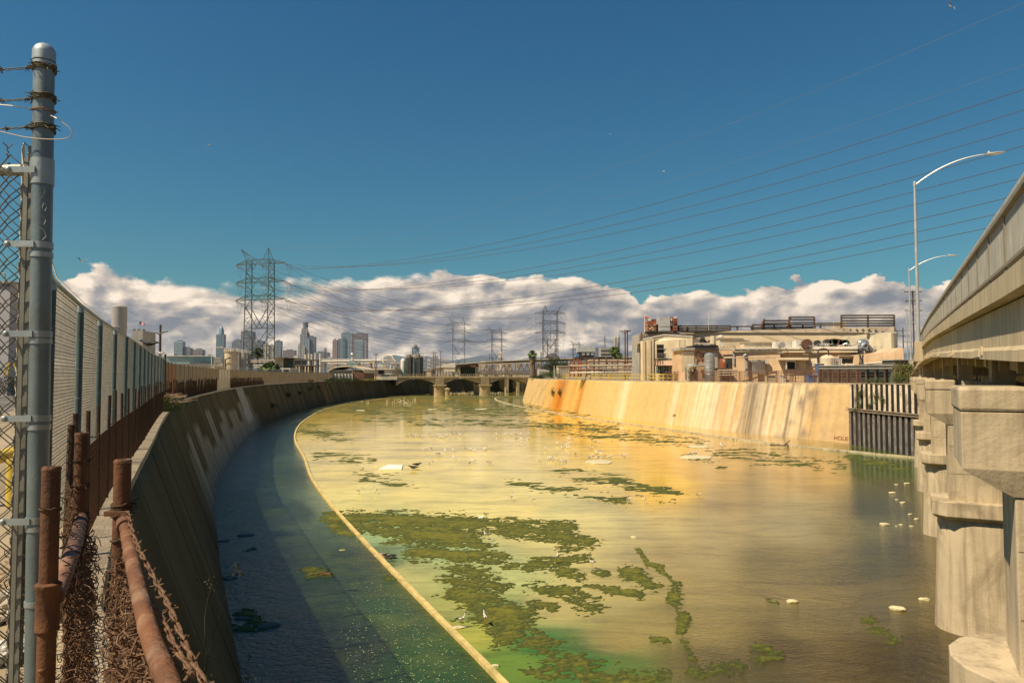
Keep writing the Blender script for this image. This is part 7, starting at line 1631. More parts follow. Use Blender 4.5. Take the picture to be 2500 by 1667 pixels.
# ================================================================= PLANTS
leaf_g = M('palm_leaf', (.05, .085, .018), .7, .45, 1.5, 0); leaf_l = M('palm_leaf_light', (.12, .17, .03), .7, .4, 1.5, 0); thatch = M('palm_thatch', (.22, .16, .08), .95, .3, 1.5, .3, 8); bark = M('palm_bark', (.16, .115, .075), .95, .3, 1.2, .5, 8)
def palm(px, pt, D, label, crown_r, trunk=True, tr=.3, skirt=1.0, seed=0, nf=46, ybase=None):
    rn = random.Random(seed); g = HL if px < 1290 else HR; x = XA(px, D); zt = ZA(pt, D)-crown_r; t_ = thing('palm_tree', label, 'palm tree', (x, D, g)); c = Vector((x, D, zt))
    mb = MB(); N = 9; pts = [(x+.12*math.sin(i*.6), D, g-.2+(zt-g+.2)*i/N) for i in range(N+1)]; mb.tube(pts, tr*1.15, 9, tr*.85); mb.build('trunk', bark, t_, smooth=True)
    if skirt:
        mb = MB()
        for k in range(170):
            a = rn.uniform(0, 6.28); r_ = tr+rn.uniform(.05, .75)*crown_r*.45; z = zt-rn.uniform(.1, 1)*skirt; p_ = c+Vector((math.cos(a)*r_*.6, math.sin(a)*r_*.6, z-zt+.3)); q_ = p_+Vector((math.cos(a)*.25, math.sin(a)*.25, -rn.uniform(.5, 1.1))); s_ = Vector((-math.sin(a), math.cos(a), 0))*rn.uniform(.06, .16); mb.add([p_-s_*.3, p_+s_*.3, q_+s_, q_-s_], [(0, 1, 2, 3)])
        kind(mb.build('dead_frond_skirt', thatch, t_, fixn=False), 'stuff')
    mbs = [MB(), MB()]
    for k in range(nf):
        a = rn.uniform(0, 6.28); e = rn.uniform(-.75, 1.45); d = Vector((math.cos(a)*math.cos(e), math.sin(a)*math.cos(e), math.sin(e))); L_ = crown_r*rn.uniform(.55, .8); s_ = d.cross(Vector((0, 0, 1))).normalized(); u_ = s_.cross(d)
        mb = mbs[rn.random() < .45]; b_ = c+d*L_*.55; mb.beam(c, b_, .05)
        for j in range(11):
            t2 = (j-5)/5*1.15; dd = (d*math.cos(t2)+s_*math.sin(t2)).normalized(); tip = b_+dd*L_*rn.uniform(.7, .9)+Vector((0, 0, -abs(t2)*.22*L_-.18*L_)); m_ = b_+dd*L_*.5; wv = u_.cross(dd)*.10*L_
            mb.add([b_, m_+wv, tip, m_-wv], [(0, 1, 2, 3)])
    kind(mbs[0].build('fronds', leaf_g, t_, fixn=False), 'stuff'); kind(mbs[1].build('fronds', leaf_l, t_, fixn=False), 'stuff'); return t_
palm(1300, 852, 228, 'tall palm with a thick shaggy trunk right of the arched bridge', 1.7, tr=.85, skirt=2.6, seed=1)
palm(660, 877, 188, 'short round bright green palm on the left bank before the pylon', 3.3, tr=.35, skirt=.6, seed=2, nf=90)
palm(630, 845, 258, 'palm with a ragged crown between the pylon legs', 2.3, tr=.35, skirt=1.3, seed=3, nf=60)
palm(1500, 842, 205, 'bushy palm before the grey silos left of the factory', 1.9, tr=.4, skirt=1.6, seed=4, nf=60); palm(1512, 858, 200, 'lower dried palm leaning beside the bushy palm', 1.2, tr=.3, skirt=.9, seed=5, nf=34)
def leafmass(mb, c, rx, ry, rz, n, s, rn, clumps=9):
    cl = [Vector((rn.gauss(0, .45), rn.gauss(0, .45), rn.gauss(0, .42))) for _ in range(clumps)]
    for k in range(n):
        q = rn.choice(cl); v = q+Vector((rn.gauss(0, .24), rn.gauss(0, .24), rn.gauss(0, .22)))
        p_ = Vector(c)+Vector((v.x*rx, v.y*ry, v.z*rz)); e = Vector((rn.gauss(0, 1), rn.gauss(0, 1), rn.gauss(0, 1))).normalized()*s*rn.uniform(.6, 1.4); f_ = Vector((rn.gauss(0, 1), rn.gauss(0, 1), rn.gauss(0, 1))).normalized()*s*rn.uniform(.4, 1)
        mb.add([p_-e, p_+f_, p_+e, p_-f_], [(0, 1, 2, 3)])
bush_d = M('bush_dark', (.035, .05, .014), .85, .4, .8, 0); bush_g = M('bush_green', (.07, .10, .02), .85, .4, 1.2, 0); bush_y = M('bush_olive', (.16, .15, .04), .85, .4, 1.5, 0); stem_m = M('stem_brown', (.12, .08, .045), .9)
def bush(px, py, D, label, rx, rz, m_, n, s, seed, name='bush', cat='bush', g=None, loc=None):
    rn = random.Random(seed); gz = (HL if px < 1290 else HR) if g is None else g; x = XA(px, D); c = Vector((x, D, ZA(py, D))) if loc is None else Vector(loc); t_ = thing(name, label, cat, (c.x, c.y, gz))
    mb = MB(); mb.tube([(c.x, c.y, gz), c], max(.04, rx*.05), 6, .03)
    for k in range(7): a = rn.uniform(0, 6.3); mb.tube([c-Vector((0, 0, rz*.6)), c+Vector((math.cos(a)*rx*.5, math.sin(a)*rx*.5, rn.uniform(-.2, .5)*rz))], max(.02, rx*.02), 4, .01)
    mb.build('trunk' if cat == 'tree' else 'stem', stem_m, t_); mb = MB(); leafmass(mb, c, rx, rx, rz, n, s, rn, 14); kind(mb.build('crown' if cat == 'tree' else 'foliage', m_, t_, fixn=False), 'stuff'); return t_
bush(1375, 893, 225, 'dark spreading tree behind the white shed and condenser', 4.6, 2.2, bush_d, 3800, .20, 3, 'dark_tree', 'tree'); bush(1345, 899, 222, 'dark tree merging with the left side of the spreading one', 2.6, 2.2, bush_d, 1800, .2, 33, 'dark_tree', 'tree')
bush(1350, 912, 196, 'rounded green bush before the cream panelled shed', 2.2, 1.4, bush_g, 1600, .14, 4); bush(1312, 920, 203, 'low dark bush under the white metal shed', 2.0, .6, bush_d, 900, .13, 6)
bush(2202, 905, 83.5, 'olive green weeds in front of the tall grey box', 1.0, 1.1, bush_y, 2400, .07, 7); bush(2192, 925, 80.0, 'green creeper trailing over the right end of the wall', .7, .5, bush_g, 900, .055, 8); bush(2218, 900, 84.5, 'green shrub next to the bridge parapet', .55, 1.0, bush_g, 900, .06, 9)
for i, (px, y, D) in enumerate(((2120, 932, 81.5), (2138, 930, 81.5), (2155, 931, 81.0))): bush(px, y, D, ('small weed left of two on the sheet pile rim', 'small weed middle on the sheet pile rim', 'small weed right on the sheet pile rim')[i], .3, .35, bush_g, 200, .05, 20+i)
for i, (px, y) in enumerate(((2112, 985), (2135, 990), (2165, 978), (2110, 962), (2150, 968), (2100, 1003))):
    c = SPA+SPD*((px-2078)/140*11.5)+SPN*.5; bush(px, y, c.y, 'creeper hanging on the sheet piles, %s' % ('low at left', 'low at centre', 'mid height at right', 'high at left', 'high at right', 'by the waler near the ladder')[i], .30, .55, bush_g, 260, .055, 30+i, 'creeper', 'creeper', g=ZA(y, c.y)-.3, loc=(c.x, c.y, ZA(y, c.y)))
# weeds along the left wall top and wall cracks
for i, (px, D, rz, m_, lab) in enumerate(((700, 170, .5, M('dry_grass', (.34, .26, .14), .9, .3, 3, 0), 'dry pinkish grass tuft right of the round palm'), (728, 178, .45, MATS['dry_grass'], 'dry grass tuft on the wall top under the steel frame'), (760, 185, .45, MATS['dry_grass'], 'dry grass tuft left of the white panel fence'), (806, 196, .8, bush_d, 'dark shrub before the left half of the white panels'), (826, 200, .8, bush_d, 'dark shrub before the middle of the white panels'), (845, 204, .75, bush_d, 'dark shrub before the right end of the white panels'), (868, 210, .6, bush_d, 'dark shrub below the brown hangar wall'), (904, 222, .5, bush_y, 'dry shrub under the leftmost centre utility pole'))):
    bush(px, 926, D, lab, 1.5, rz, m_, 700, .12, 50+i, 'shrub', 'shrub', loc=(XA(px, D), D, HL+rz*.5))
def on_left(px, v):
    best = None
    for p_, n in zip(EL, NL):
        if 15 < p_.y < 260:
            q = Vector((p_.x+n.x*2.15*v, p_.y+n.y*2.15*v, HL*(1-v))); e = abs(to_px(q.x, q.y, q.z)[0]-px)
            if best is None or e < best[0]: best = (e, q, n)
    return best[1]+Vector((best[2].x, best[2].y, 0))*.25
for i, (px, v) in enumerate(((701, .42), (728, .38), (754, .30), (774, .27), (661, .62))): q = on_left(px, v); bush(px, 0, q.y, 'dark plant in a crack of the left wall, %s' % ('largest', 'just right of the largest', 'small, third', 'smallest and furthest', 'low on the wall, nearest')[i], .55, .5, bush_d, 260, .1, 70+i, 'wall_plant', 'plant', g=q.z-.3, loc=q)
for i, (px, y, r__) in enumerate(((1380, 958, .9), (1362, 955, .7))): 
    k_ = min(TR[:-1], key=lambda p: abs(to_px(p.x, p.y, HR)[0]-px)+(500 if p.y > 230 else 0)); bush(px, y, k_.y, ('branchy plant rooted in the orange rust stain, taller', 'branchy plant left in the orange rust stain, shorter')[i], r__*.7, r__*1.3, bush_y, 420, .09, 80+i, 'wall_plant', 'plant', g=ZA(y, k_.y)-.5, loc=(k_.x-1.3, k_.y-.4, ZA(y, k_.y)))
# fountain grass on the left ledge
rn = random.Random(4); c0 = off_line(.1); g0 = min(c0, key=lambda p: abs(p.y-33)); t_ = thing('fountain_grass', 'clump of pink plumed grass leaning over the left wall edge', 'grass clump', (g0.x, g0.y, HL)); mb = MB(); mp = MB()
for k in range(420):
    a = rn.uniform(0, 6.3); r_ = rn.uniform(.2, .9); h = rn.uniform(.6, 1.25); b_ = Vector((g0.x+rn.gauss(0, .25), g0.y+rn.gauss(0, .5), HL)); pts = [b_+Vector((math.cos(a)*r_*u*u, math.sin(a)*r_*u*u, h*(u-.35*u*u*u))) for u in (0, .35, .7, 1)]; 
    if k < 330: mb.tube(pts, .008, 3, .002)
    else: mb.tube(pts, .004, 3); d = (pts[3]-pts[2]); mp.tube([pts[2], pts[3], pts[3]+d*.5+Vector((0, 0, -.03))], .022, 5, .008)
kind(mb.build('blades', bush_g, t_), 'stuff'); kind(mp.build('plumes', M('plume_pink', (.55, .34, .24), .9), t_), 'stuff')
# thin dead weed in front of the left wall at the bottom
t_ = thing('dead_weed', 'thin bare weed with tiny leaves before the shaded left wall, bottom left', 'weed', tuple(W(505, 1600, 5.2))); mb = MB(); ml = MB()
for q in ([(505, 1600), (500, 1540), (503, 1480), (525, 1405)], [(505, 1600), (530, 1520), (565, 1410), (580, 1375)], [(505, 1600), (560, 1608), (600, 1640), (615, 1655)], [(518, 1430), (508, 1412)], [(570, 1400), (590, 1398)], [(505, 1600), (498, 1667)]):
    pts = [W(x, y, 5.2+.1*i) for i, (x, y) in enumerate(q)]; mb.tube(catmull(pts, .06), .0035, 4, .0015)
    for k in range(14):
        c = pts[-1].lerp(pts[-2], rn.random()*.6)+Vector((rn.gauss(0, .02), rn.gauss(0, .03), rn.gauss(0, .02))); e = Vector((rn.gauss(0, 1), rn.gauss(0, 1), rn.gauss(0, 1))).normalized()*.011; f_ = Vector((rn.gauss(0, 1), 0, rn.gauss(0, 1))).normalized()*.008; ml.add([c-e, c+f_, c+e, c-f_], [(0, 1, 2, 3)])
mb.build('stems', M('weed_stem', (.05, .04, .02), .9), t_); kind(ml.build('leaves', M('weed_leaf', (.05, .055, .02), .9), t_, fixn=False), 'stuff')

# ================================================================= BIRDS
gull_w = M('feather_white', (.72, .68, .60), .8, .05, 5, 0); gull_g = M('feather_grey', (.26, .26, .26), .8, .1, 5, 0); black_f = M('feather_black', (.018, .018, .018), .7, .2, 5, 0); bill_m = M('bill_orange', (.55, .30, .06), .5); leg_m = M('bird_leg', (.20, .12, .08), .7)
def bird_meshes(kind_):
    """body along +x, feet at z=0; returns list of (name, mesh)"""
    out = []; s = 1.0
    if kind_ == 'gull': lg = .10; bl = .19; bw = .075; bh = .075; up = .10; body, wing, head = gull_w, gull_g, gull_w
    elif kind_ == 'stilt': lg = .19; bl = .12; bw = .042; bh = .045; up = .14; body, wing, head = gull_w, black_f, black_f
    else: lg = .07; bl = .22; bw = .075; bh = .075; up = .07; body, wing, head = black_f, black_f, black_f
    bm = bmesh.new()
    def rings(path, m=8):
        R_ = []
        for (x, y, z, ry, rz) in path: R_.append([bm.verts.new((x, y+ry*math.cos(2*math.pi*j/m), z+rz*math.sin(2*math.pi*j/m))) for j in range(m)])
        for a, b_ in zip(R_, R_[1:]):
            for j in range(m): bm.faces.new((a[j], a[(j+1) % m], b_[(j+1) % m], b_[j]))
        bm.faces.new(R_[0][::-1]); bm.faces.new(R_[-1])
    z0 = lg+bh
    rings([(-bl*1.35, 0, z0+.01, bw*.18, bh*.08), (-bl*.9, 0, z0+.005, bw*.5, bh*.35), (-bl*.4, 0, z0, bw*.95, bh*.9), (bl*.15, 0, z0, bw, bh), (bl*.55, 0, z0+bh*.35, bw*.7, bh*.8), (bl*.75, 0, z0+up*.7, bw*.42, bh*.45), (bl*.85, 0, z0+up, bw*.48, bh*.5), (bl*1.05, 0, z0+up+.002, bw*.38, bh*.38), (bl*1.17, 0, z0+up-.004, bw*.12, bh*.14)])
    bmesh.ops.recalc_face_normals(bm, faces=bm.faces); me = bpy.data.meshes.new('body'); bm.to_mesh(me); bm.free(); me.materials.append(body); me.polygons.foreach_set('use_smooth', [True]*len(me.polygons)); out.append(('body', me))
    for s_ in (-1, 1):
        mb = MB(); y = s_*bw*.92
        mb.add([(bl*.35, y*.9, z0+bh*.55), (bl*.1, y*1.12, z0+bh*.1), (-bl*.6, y*.95, z0-bh*.05), (-bl*1.5, y*.25, z0+bh*.3), (-bl*.7, y*.4, z0+bh*.85), (bl*.1, y*.5, z0+bh*1.02)], [(0, 1, 2, 3, 4, 5)]); me = mb.mesh('wing'); me.materials.append(wing); out.append(('wing', me))
    mb = MB(); mb.tube([(bl*1.12, 0, z0+up), (bl*(1.5 if kind_ == 'gull' else 1.95 if kind_ == 'stilt' else 1.4), 0, z0+up-.012)], .008 if kind_ != 'stilt' else .004, 5, .002); me = mb.mesh('bill'); me.materials.append(bill_m if kind_ == 'gull' else black_f); out.append(('bill', me))
    for s_ in (-1, 1):
        mb = MB(); mb.tube([(0, s_*bw*.4, z0-bh*.6), (-.01, s_*bw*.4, lg*.5), (.0, s_*bw*.4, 0)], .005, 4); mb.add([(-.01, s_*bw*.4, .004), (.04, s_*bw*.4-.018, .004), (.04, s_*bw*.4+.018, .004)], [(0, 1, 2)]); me = mb.mesh('leg'); me.materials.append(leg_m if kind_ != 'stilt' else bill_m); out.append(('leg', me))
    if kind_ != 'crow':
        mb = MB(); mb.ellipsoid((bl*.93, 0, z0+up+.012), bl*.16, bw*.5, bh*.42, 8, 5); me = mb.mesh('hood'); me.materials.append(black_f if kind_ == 'stilt' else gull_w); out.append(('hood', me))
    return out
BM_ = {k: bird_meshes(k) for k in ('gull', 'stilt', 'crow')}
def bird(k, c, rz, label, group, sc=1.0, name=None, cat=None):
    nm = name or {'gull': 'gull', 'stilt': 'wading_bird', 'crow': 'crow'}[k]
    t_ = thing(nm, label, cat or {'gull': 'gull', 'stilt': 'wading bird', 'crow': 'crow'}[k], c, group); t_.rotation_euler = (0, 0, rz); t_.scale = (sc, sc, sc)
    for n_, me in BM_[k]: o = bpy.data.objects.new(n_, me); COL.objects.link(o); o.parent = t_
    return t_
rn = random.Random(21)
ORD = 'first second third fourth fifth sixth seventh eighth ninth tenth eleventh twelfth thirteenth fourteenth fifteenth sixteenth seventeenth eighteenth nineteenth twentieth twentyfirst twentysecond twentythird twentyfourth twentyfifth'.split()
def flock(spots, label, group, sc=1.15, kind_='gull'):
    sp = sorted(spots)
    for i, (px, py) in enumerate(sp):
        lb = label if len(sp) > 25 or len(sp) < 3 else '%s from left, %s' % (ORD[i], label)
        c = G(px, py, 0.02); bird(kind_, c, rn.uniform(0, 6.28), lb, group, sc*rn.uniform(.9, 1.1))
def scatter(px0, px1, py0, py1, n): return [(rn.uniform(px0, px1), rn.uniform(py0, py1)) for _ in range(n)]
flock([(995, 1068), (1003, 1066), (1010, 1069), (1016, 1064), (1022, 1067), (1030, 1068), (1047, 1062), (1050, 1066), (1064, 1067), (1070, 1066), (1075, 1069), (1082, 1067), (1090, 1066), (1084, 1071), (1106, 1061), (1117, 1063), (1124, 1065)], 'white gull standing in the left gull line across the mid water', 'left line of gulls in the mid water')
flock([(1213, 1063), (1222, 1061), (1232, 1063), (1240, 1061), (1247, 1064), (1254, 1062), (1262, 1064), (1273, 1062), (1292, 1062), (1259, 1076), (1266, 1080), (1276, 1076), (1281, 1077), (1290, 1077), (1266, 1089), (1280, 1086)], 'white gull in the central gull group below the arched bridge piers', 'central group of gulls')
flock([(1037, 1102), (1053, 1098), (1067, 1112), (1073, 1112), (1088, 1105), (1107, 1103), (1139, 1099), (1144, 1101), (1149, 1101), (1158, 1103), (1182, 1101), (1185, 1099), (1195, 1095), (1109, 1122), (1155, 1130), (1146, 1136), (1196, 1134)], 'grey gull between the white slab and the gull lines', 'scattered gulls in the middle')
flock([(1390, 1074), (1398, 1073), (1360, 1086), (1383, 1090), (1392, 1084), (1378, 1094), (1372, 1098), (1330, 1098), (1404, 1113), (1315, 1128), (1338, 1124), (1345, 1121), (1349, 1126), (1362, 1127), (1375, 1132), (1445, 1078), (1452, 1082), (1462, 1082), (1443, 1099), (1457, 1108), (1468, 1105), (1524, 1118), (1393, 1078), (1386, 1096)], 'gull standing in the orange reflections right of centre', 'gulls in the orange reflections')
isl = G(1467, 1128, 0)
flock([(1440, 1122), (1448, 1119), (1455, 1123), (1462, 1119), (1470, 1122), (1477, 1118), (1484, 1122), (1490, 1119), (1452, 1115), (1469, 1112)], 'white gull standing on the pale gravel bar', 'gulls on the gravel bar')
flock([(1727, 1089), (1761, 1088), (1700, 1111), (1764, 1092), (1690, 1112)], 'gull by the pale sand bars near the right kerb', 'gulls at the right sand bars')
flock(scatter(940, 1015, 973, 988, 34), 'tiny white gull in the far flock left of the arched bridge', 'far flock left of the bridge', 1.3)
flock(scatter(880, 905, 981, 985, 6), 'tiny white gull beside the left kerb far away', 'far gulls at the left kerb', 1.3)
flock(scatter(1055, 1165, 955, 964, 80), 'tiny white gull in the dense flock between the arched bridge piers', 'dense flock between the bridge piers', 1.4)
flock(scatter(1198, 1228, 959, 963, 18), 'tiny white gull right of the right bridge pier', 'far flock right of the right pier', 1.4)
for i, (px, py, rz, lab) in enumerate(((1126, 1532, .3, 'long legged wading bird nearest the kerb, lower left of two'), (1184, 1526, 1.9, 'long legged wading bird right of the one by the kerb'), (1445, 1388, 2.6, 'dark wading bird stooping below the algae islands'), (1357, 1376, .8, 'wading bird standing on a small algae island'), (1249, 1223, 1.2, 'lone wading bird left of centre above the green water'), (1299, 1230, 2.9, 'pale wading bird just above the algae field'), (1537, 1230, 1.0, 'small dark wading bird below the streaky algae'), (1573, 1230, 2.2, 'small dark wading bird at the right of the streaky algae'), (877, 1208, .5, 'wading bird at left above the kerb end of the algae'), (917, 1206, 2.4, 'second wading bird near the left kerb'), (1706, 1218, .2, 'dark wading bird in the brown reflections'), (887, 1150, 1.4, 'wading bird left of the white slab'), (874, 1143, .2, 'dark wading bird furthest left of the white slab'), (1050, 1140, .7, 'thin wading bird right of the crows'), (1055, 1133, 2.5, 'wading bird just above the thin one right of the crows'))):
    bird('stilt', G(px, py, .0), rz, lab, 'long legged wading birds', 1.15)
for px, py, rz, lab, sc in ((1008, 1147, 2.9, 'large black crow standing in the water right of the white slab', 1.5), (1019, 1139, .3, 'second black crow directly behind the large one', 1.4)): bird('crow', G(px, py, 0), rz, lab, 'crows in the water', sc)
flock([(1184, 1316)], 'small bird at left on the large algae mat', None, 1.2, 'stilt'); flock([(1192, 1320)], 'small bird at right on the large algae mat', None, 1.2, 'stilt')
for k, (px, py) in enumerate(((940, 1358), (948, 1362), (955, 1366), (944, 1366), (960, 1360))): bird('crow', G(px, py, .06), rn.uniform(0, 6), 'small dark bird resting on debris against the left kerb', 'small dark birds at the kerb debris', .55, 'small_bird', 'small bird')
# birds on the fence and in the air
bird('crow', (XA(362, 23), 23, ZT-.0), math.pi-.1, 'black crow bending forward on top of the chain link fence', None, 1.15)
bird('gull', (XA(393, 33), 33, ZT+.02), math.pi, 'brown and white bird perched on the fence right of the crow', None, .75, 'perched_bird', 'bird')
def flyer(px, py, D, span, label, roll, yaw, up=.25):
    c = W(px, py, D); t_ = thing('flying_gull', label, 'gull', c); t_.rotation_euler = (roll, 0, yaw)
    mb = MB(); mb.ellipsoid(c, span*.17, span*.045, span*.045, 10, 8); mb.build('body', gull_w, t_, smooth=True)
    for s_ in (-1, 1):
        mb = MB(); h = span/2; a = [(.06*span, 0, 0), (.09*span, s_*h*.45, up*h), (-.02*span, s_*h, up*h*.55), (-.06*span, s_*h*.5, up*h*.9), (-.08*span, 0, 0)]
        vs = [(c.x+x, c.y+y, c.z+z) for x, y, z in a]; mb.add(vs+[(x, y, z-.012) for x, y, z in vs], [(0, 1, 3, 4), (1, 2, 3), (9, 8, 6, 5), (8, 7, 6)]); mb.build('wing', gull_w if s_ < 0 else gull_g, t_, fixn=False)
    mb = MB(); mb.add([(c.x-.15*span, c.y, c.z), (c.x-.24*span, c.y-.05*span, c.z), (c.x-.24*span, c.y+.05*span, c.z)], [(0, 1, 2)]); mb.build('tail', gull_w, t_, fixn=False)
flyer(2320, 15, 60, 1.25, 'white gull flying at the top right corner of the sky', 1.1, .6, .3); flyer(509, 354, 120, 1.35, 'distant gull gliding above the large pylon', .1, 1.4, .15); flyer(198, 640, 75, 1.3, 'gull with arched wings near the clouds at left', .15, 1.7, .7); flyer(1620, 419, 150, 1.2, 'tiny dark bird high over the power lines', .5, .3, .3); flyer(1489, 328, 170, 1.0, 'tiny faint bird in the open sky at centre', .5, .9, .3)

# ================================================================= DEBRIS IN THE WATER
pale = M('pale_rubble', (.66, .58, .36), .85, .2, 4, .4, 20, dirt=(.40, .32, .16), dscale=3, damt=.5); foam = M('white_slab', (.84, .82, .68), .8, .06, 3, .2, 20)
def rock(px, py, wpx, label, hk=.35, m_=pale, name='rubble_block', cat='rock', seed=0, group=None, elong=.5):
    c = G(px, py, 0); L_ = wpx/FPX*c.y; me = bpy.data.meshes.new(name); bm = bmesh.new(); bmesh.ops.create_icosphere(bm, subdivisions=3, radius=1)
    from mathutils import noise as mn
    rr = random.Random(seed+int(px)); o3 = Vector((rr.random()*9, rr.random()*9, rr.random()*9))
    for v in bm.verts:
        k = 1+.25*mn.noise(v.co*1.5+o3)+.10*mn.noise(v.co*5+o3); q = v.co*k; q = Vector((math.copysign(abs(q.x)**.7, q.x), math.copysign(abs(q.y)**.7, q.y), math.copysign(abs(q.z)**.75, q.z))); v.co = Vector((q.x*L_/2, q.y*L_/2*elong*1.1, q.z*L_*hk/2+L_*hk*.2))
    for f in bm.faces: f.smooth = False
    bm.to_mesh(me); bm.free(); me.materials.append(m_); o = bpy.data.objects.new(name, me); COL.objects.link(o); o.location = c; o.rotation_euler = (0, 0, rr.uniform(-.5, .5)); return tag(o, label, cat, group)
rock(1935, 1470, 28, 'pale rubble block in the open brown water at lower right'); rock(2191, 1488, 36, 'pale rubble block left of the second pier foot'); rock(2256, 1464, 24, 'pale rubble block touching the second pier'); rock(2160, 1281, 24, 'pale block nearest the reflections of the sheet piles', .3)
for i, (px, py, w__) in enumerate(((2188, 1284, 6), (2199, 1281, 9), (2225, 1285, 11), (2222, 1256, 12), (2188, 1183, 9), (2214, 1181, 13), (2238, 1268, 14), (2178, 1204, 16), (2204, 1228, 16), (2190, 1220, 9))): rock(px, py, w__, 'small pale stone near the third and fourth piers, %s' % ('far left of the lower row', 'second of the lower row', 'right of the lower row', 'above the lower row', 'upper left', 'upper right', 'against the third pier', 'topmost middle', 'centre pale one', 'left of the centre one')[i], .35)
rock(1547, 1312, 14, 'small pale rock at the head of the thin algae line'); rock(1175, 1265, 14, 'small white rock on the upper rim of the algae mat', .6, foam); rock(1121, 1532, 32, 'pale flat rubble touching the kerb, upper of two', .2, seed=3); rock(1209, 1627, 20, 'pale rubble lump on the kerb near the bottom edge', .4, seed=4); rock(1428, 1466, 24, 'thin pale stick on the algae islands', .06, pale, 'driftwood', 'driftwood', elong=.18)
rock(932, 1357, 34, 'tan rubble heap against the left kerb with small birds', .25, M('rubble_tan', (.55, .36, .24), .9, .3, 5, .5, 20)); rock(953, 1361, 28, 'dark rubble right of the tan heap at the kerb', .2, M('rubble_dark', (.10, .07, .05), .9, .3, 5, .5, 20)); rock(835, 1342, 14, 'yellow scrap floating in the left channel', .05, M('scrap_yellow', (.55, .50, .12), .8)); rock(790, 1402, 40, 'brown weedy clump standing in the left channel', .18, M('weedy_clump', (.22, .12, .03), .9, .5, 5, .8, 30, dirt=(.12, .14, .02), dscale=6, damt=.9), 'weed_clump', 'weed clump')
for i, (px, py, w__) in enumerate(((590, 1508, 34), (655, 1526, 55), (545, 1320, 30), (600, 1306, 40), (560, 1410, 40))): rock(px, py, w__, 'dark submerged boulder breaking the left channel surface, %s' % ('near left', 'near right', 'far left by the wall', 'far centre', 'middle by the wall')[i], .07, M('wet_rock', (.03, .04, .025), .6, .3, 5, .5, 20), 'wet_boulder', 'boulder', elong=.7)
for i, (px, py, w__, h) in enumerate(((1462, 1128, 62, .07), (1700, 1116, 70, .05), (1705, 1090, 50, .04), (1600, 1065, 20, .05), (1175, 999, 30, .05), (1055, 999, 20, .05), (880, 1002, 22, .10))): rock(px, py, w__, ('pale gravel bar covered with gulls', 'flat pale sand bar right of the gull bar', 'faint pale sand bar near the right kerb', 'small pale bar left of the faint one', 'pale bar below the right pier of the arched bridge', 'thin pale bar below the left pier', 'cream log shaped block by the left kerb far away')[i], h, pale, 'gravel_bar', 'gravel bar', elong=1.1)
# the white slab
A = G(924, 1148, 0); B = G(981, 1147, 0); L_ = (B-A).length; mb = MB(); mb.hexa([(A.x, A.y, -.05), (B.x, B.y, -.05), (B.x-.3, B.y+2.6, -.05), (A.x+.25, A.y+2.9, -.05), (A.x, A.y, .12), (B.x, B.y, .09), (B.x-.3, B.y+2.6, .12), (A.x+.25, A.y+2.9, .14)]); o = mb.build('white_slab', foam, None, bevel=.04); tag(o, 'big flat white slab lying in the shallow water at centre left', 'slab')
# driftwood on the right kerb
t_ = thing('driftwood', 'dark branch caught on the right kerb before the sunlit wall', 'driftwood', tuple(G(1925, 1087, 0)))
for q in ([(1880, 1086), (1925, 1087)], [(1915, 1087), (1929, 1080)], [(1921, 1086), (1924, 1092)], [(1900, 1085), (1912, 1088)]): mb = MB(); a, b_ = G(*q[0], .2), G(*q[1], .22); b_.z += .25 if q[1][1] < 1085 else 0; mb.tube([a, b_], .09, 5, .04); mb.build('branch', stem_m, t_)
# floating specks of foam in the left channel
mb = MB()
for k in range(700):
    px = rn.uniform(840, 1180); py = rn.uniform(1420, 1667)
    c = G(px, py, .012)
    if c.x > kl_x(c.y)-.4: continue
    s_ = rn.uniform(.008, .024); mb.add([(c.x-s_, c.y, .012), (c.x, c.y-s_*.7, .012), (c.x+s_, c.y, .012), (c.x, c.y+s_, .012)], [(0, 1, 2, 3)])
o = mb.build('foam_specks', M('foam_speck', (.55, .62, .25), .8), None, fixn=False); kind(o, 'stuff', 'tiny pale specks drifting on the dark left channel')

# ================================================================= WRITING AND FLAG
def letters(txt, size, loc, rot, m_, label, name='graffiti'):
    cu = bpy.data.curves.new(name, 'FONT'); cu.body = txt; cu.size = size; cu.extrude = .004; tmp = bpy.data.objects.new('tmp_text', cu); COL.objects.link(tmp); dg = bpy.context.evaluated_depsgraph_get(); me = bpy.data.meshes.new_from_object(tmp.evaluated_get(dg)); bpy.data.objects.remove(tmp); me.name = name; me.materials.clear(); me.materials.append(m_); o = bpy.data.objects.new(name, me); COL.objects.link(o); o.location = loc; o.rotation_euler = rot; return o
def wall_point(px, py):
    best = None
    for i in range(len(TR)-1):
        p_, n = TR[i], -NR[i]
        if p_.y > 225: break
        for v in np.linspace(0, 1, 25):
            q = Vector((p_.x+n.x*1.75*v, p_.y+n.y*1.75*v, HR*(1-v*1.0))); a, b_ = to_px(q.x, q.y, q.z); e = (a-px)**2+(b_-py)**2
            if best is None or e < best[0]: best = (e, q, n)
    return best[1], best[2]
def stencil(txt, px, py, size, m_, label, sx=1.0):
    q, n = wall_point(px, py); slope = math.atan2(1.75, HR); nn = Vector((n.x, n.y, slope)).normalized(); right = Vector((-n.y, n.x, 0)).normalized(); 
    if right.x < 0: right = -right
    up = nn.cross(right).normalized(); 
    if up.z < 0: up = -up; 
    zc_ = right.cross(up); M3 = Matrix((right*sx, up, zc_)).transposed()
    if zc_.dot(nn) < 0: pass
    o = letters(txt, size, q+nn*.06, M3.to_euler() if sx == 1 else (0, 0, 0), m_, label); o.rotation_euler = Matrix((right, up, zc_)).transposed().to_euler(); o.scale = (sx, 1, 1)
    th_ = tag(o, label, 'graffiti'); return th_
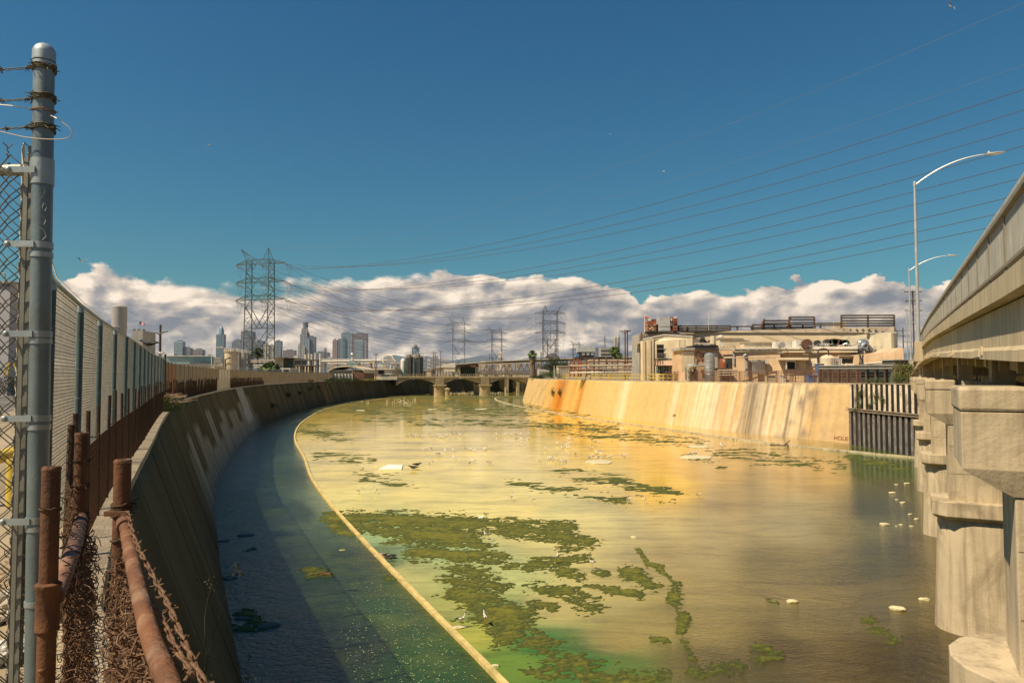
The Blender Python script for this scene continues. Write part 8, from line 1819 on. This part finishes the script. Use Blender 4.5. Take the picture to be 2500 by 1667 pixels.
stencil('HOLE', 2036, 1071, .62, M('paint_redbrown', (.30, .10, .05), .9), 'faint red brown hand lettering low on the right wall near the piles', 1.15)
stencil('=', 1638, 1018, 1.0, M('paint_black', (.06, .045, .03), .9), 'small dark painted bars low on the middle of the right wall', 1.8)
for i, (px, py) in enumerate(((2034, 1075), (2065, 1078))): stencil('I', px, py, .42, MATS['paint_redbrown'], 'short red brown tick mark %s the hand lettering' % ('left below', 'right below')[i], 1.5)
# flag
t_ = thing('flag', 'small stars and stripes flag on a pole behind the left fence', 'flag', tuple(W(340, 850, 95)))
pip(t_, 'flag_pole', silver, [(340, 850, 95), (340, 784, 95)], .04)
fr_ = M('flag_red', (.55, .10, .09), .8, 0, 1, 0); fw_ = M('flag_white', (.75, .68, .66), .8, 0, 1, 0); fb_ = M('flag_blue', (.05, .07, .18), .8, 0, 1, 0)
A = W(340.5, 785, 95); k = 95/FPX; FL, FH = 13*k, 8*k
def fpnt(u, v): return Vector((A.x+FL*u, A.y+.10*math.sin(u*6), A.z-FH*v-.12*u+.05*math.sin(u*5)))
for i in range(13):
    mb = MB()
    for j in range(8):
        u0 = j/8 if i > 6 else max(.4, j/8); u1 = (j+1)/8
        if u1 <= u0: continue
        mb.add([fpnt(u0, i/13), fpnt(u1, i/13), fpnt(u1, (i+1)/13), fpnt(u0, (i+1)/13)], [(0, 1, 2, 3)])
    mb.build('stripe', fr_ if i % 2 == 0 else fw_, t_, fixn=False)
mb = MB()
for j in range(4): mb.add([fpnt(j*.1, 0), fpnt((j+1)*.1, 0), fpnt((j+1)*.1, 7/13), fpnt(j*.1, 7/13)], [(0, 1, 2, 3)])
mb.build('canton', fb_, t_, fixn=False); mb = MB()
for r0 in range(4):
    for c0 in range(5): q = fpnt(.04+c0*.08, .06+r0*.125)+Vector((0, -.01, 0)); s_ = .012; mb.add([q+Vector((-s_, 0, 0)), q+Vector((0, 0, -s_)), q+Vector((s_, 0, 0)), q+Vector((0, 0, s_))], [(0, 1, 2, 3)])
kind(mb.build('stars', fw_, t_, fixn=False), 'stuff')
# ================================================================= HAZE
hz = MB(); hz.box((-9500, -60, -2), (9500, 11600, 520)); o = hz.build('haze', None, None, origin=(0, 0, 0)); o['kind'] = 'stuff'; o['label'] = 'thin bluish air between the viewer and the far city'
hm = bpy.data.materials.new('haze_air'); hm.use_nodes = True; t = NT(hm.node_tree); t.n.clear(); pv = t.node('ShaderNodeVolumePrincipled'); pv.inputs['Color'].default_value = (.80, .88, 1.0, 1); pv.inputs['Density'].default_value = .000018; pv.inputs['Anisotropy'].default_value = .2; t.l.new(pv.outputs[0], t.node('ShaderNodeOutputMaterial').inputs['Volume']); o.data.materials.append(hm)
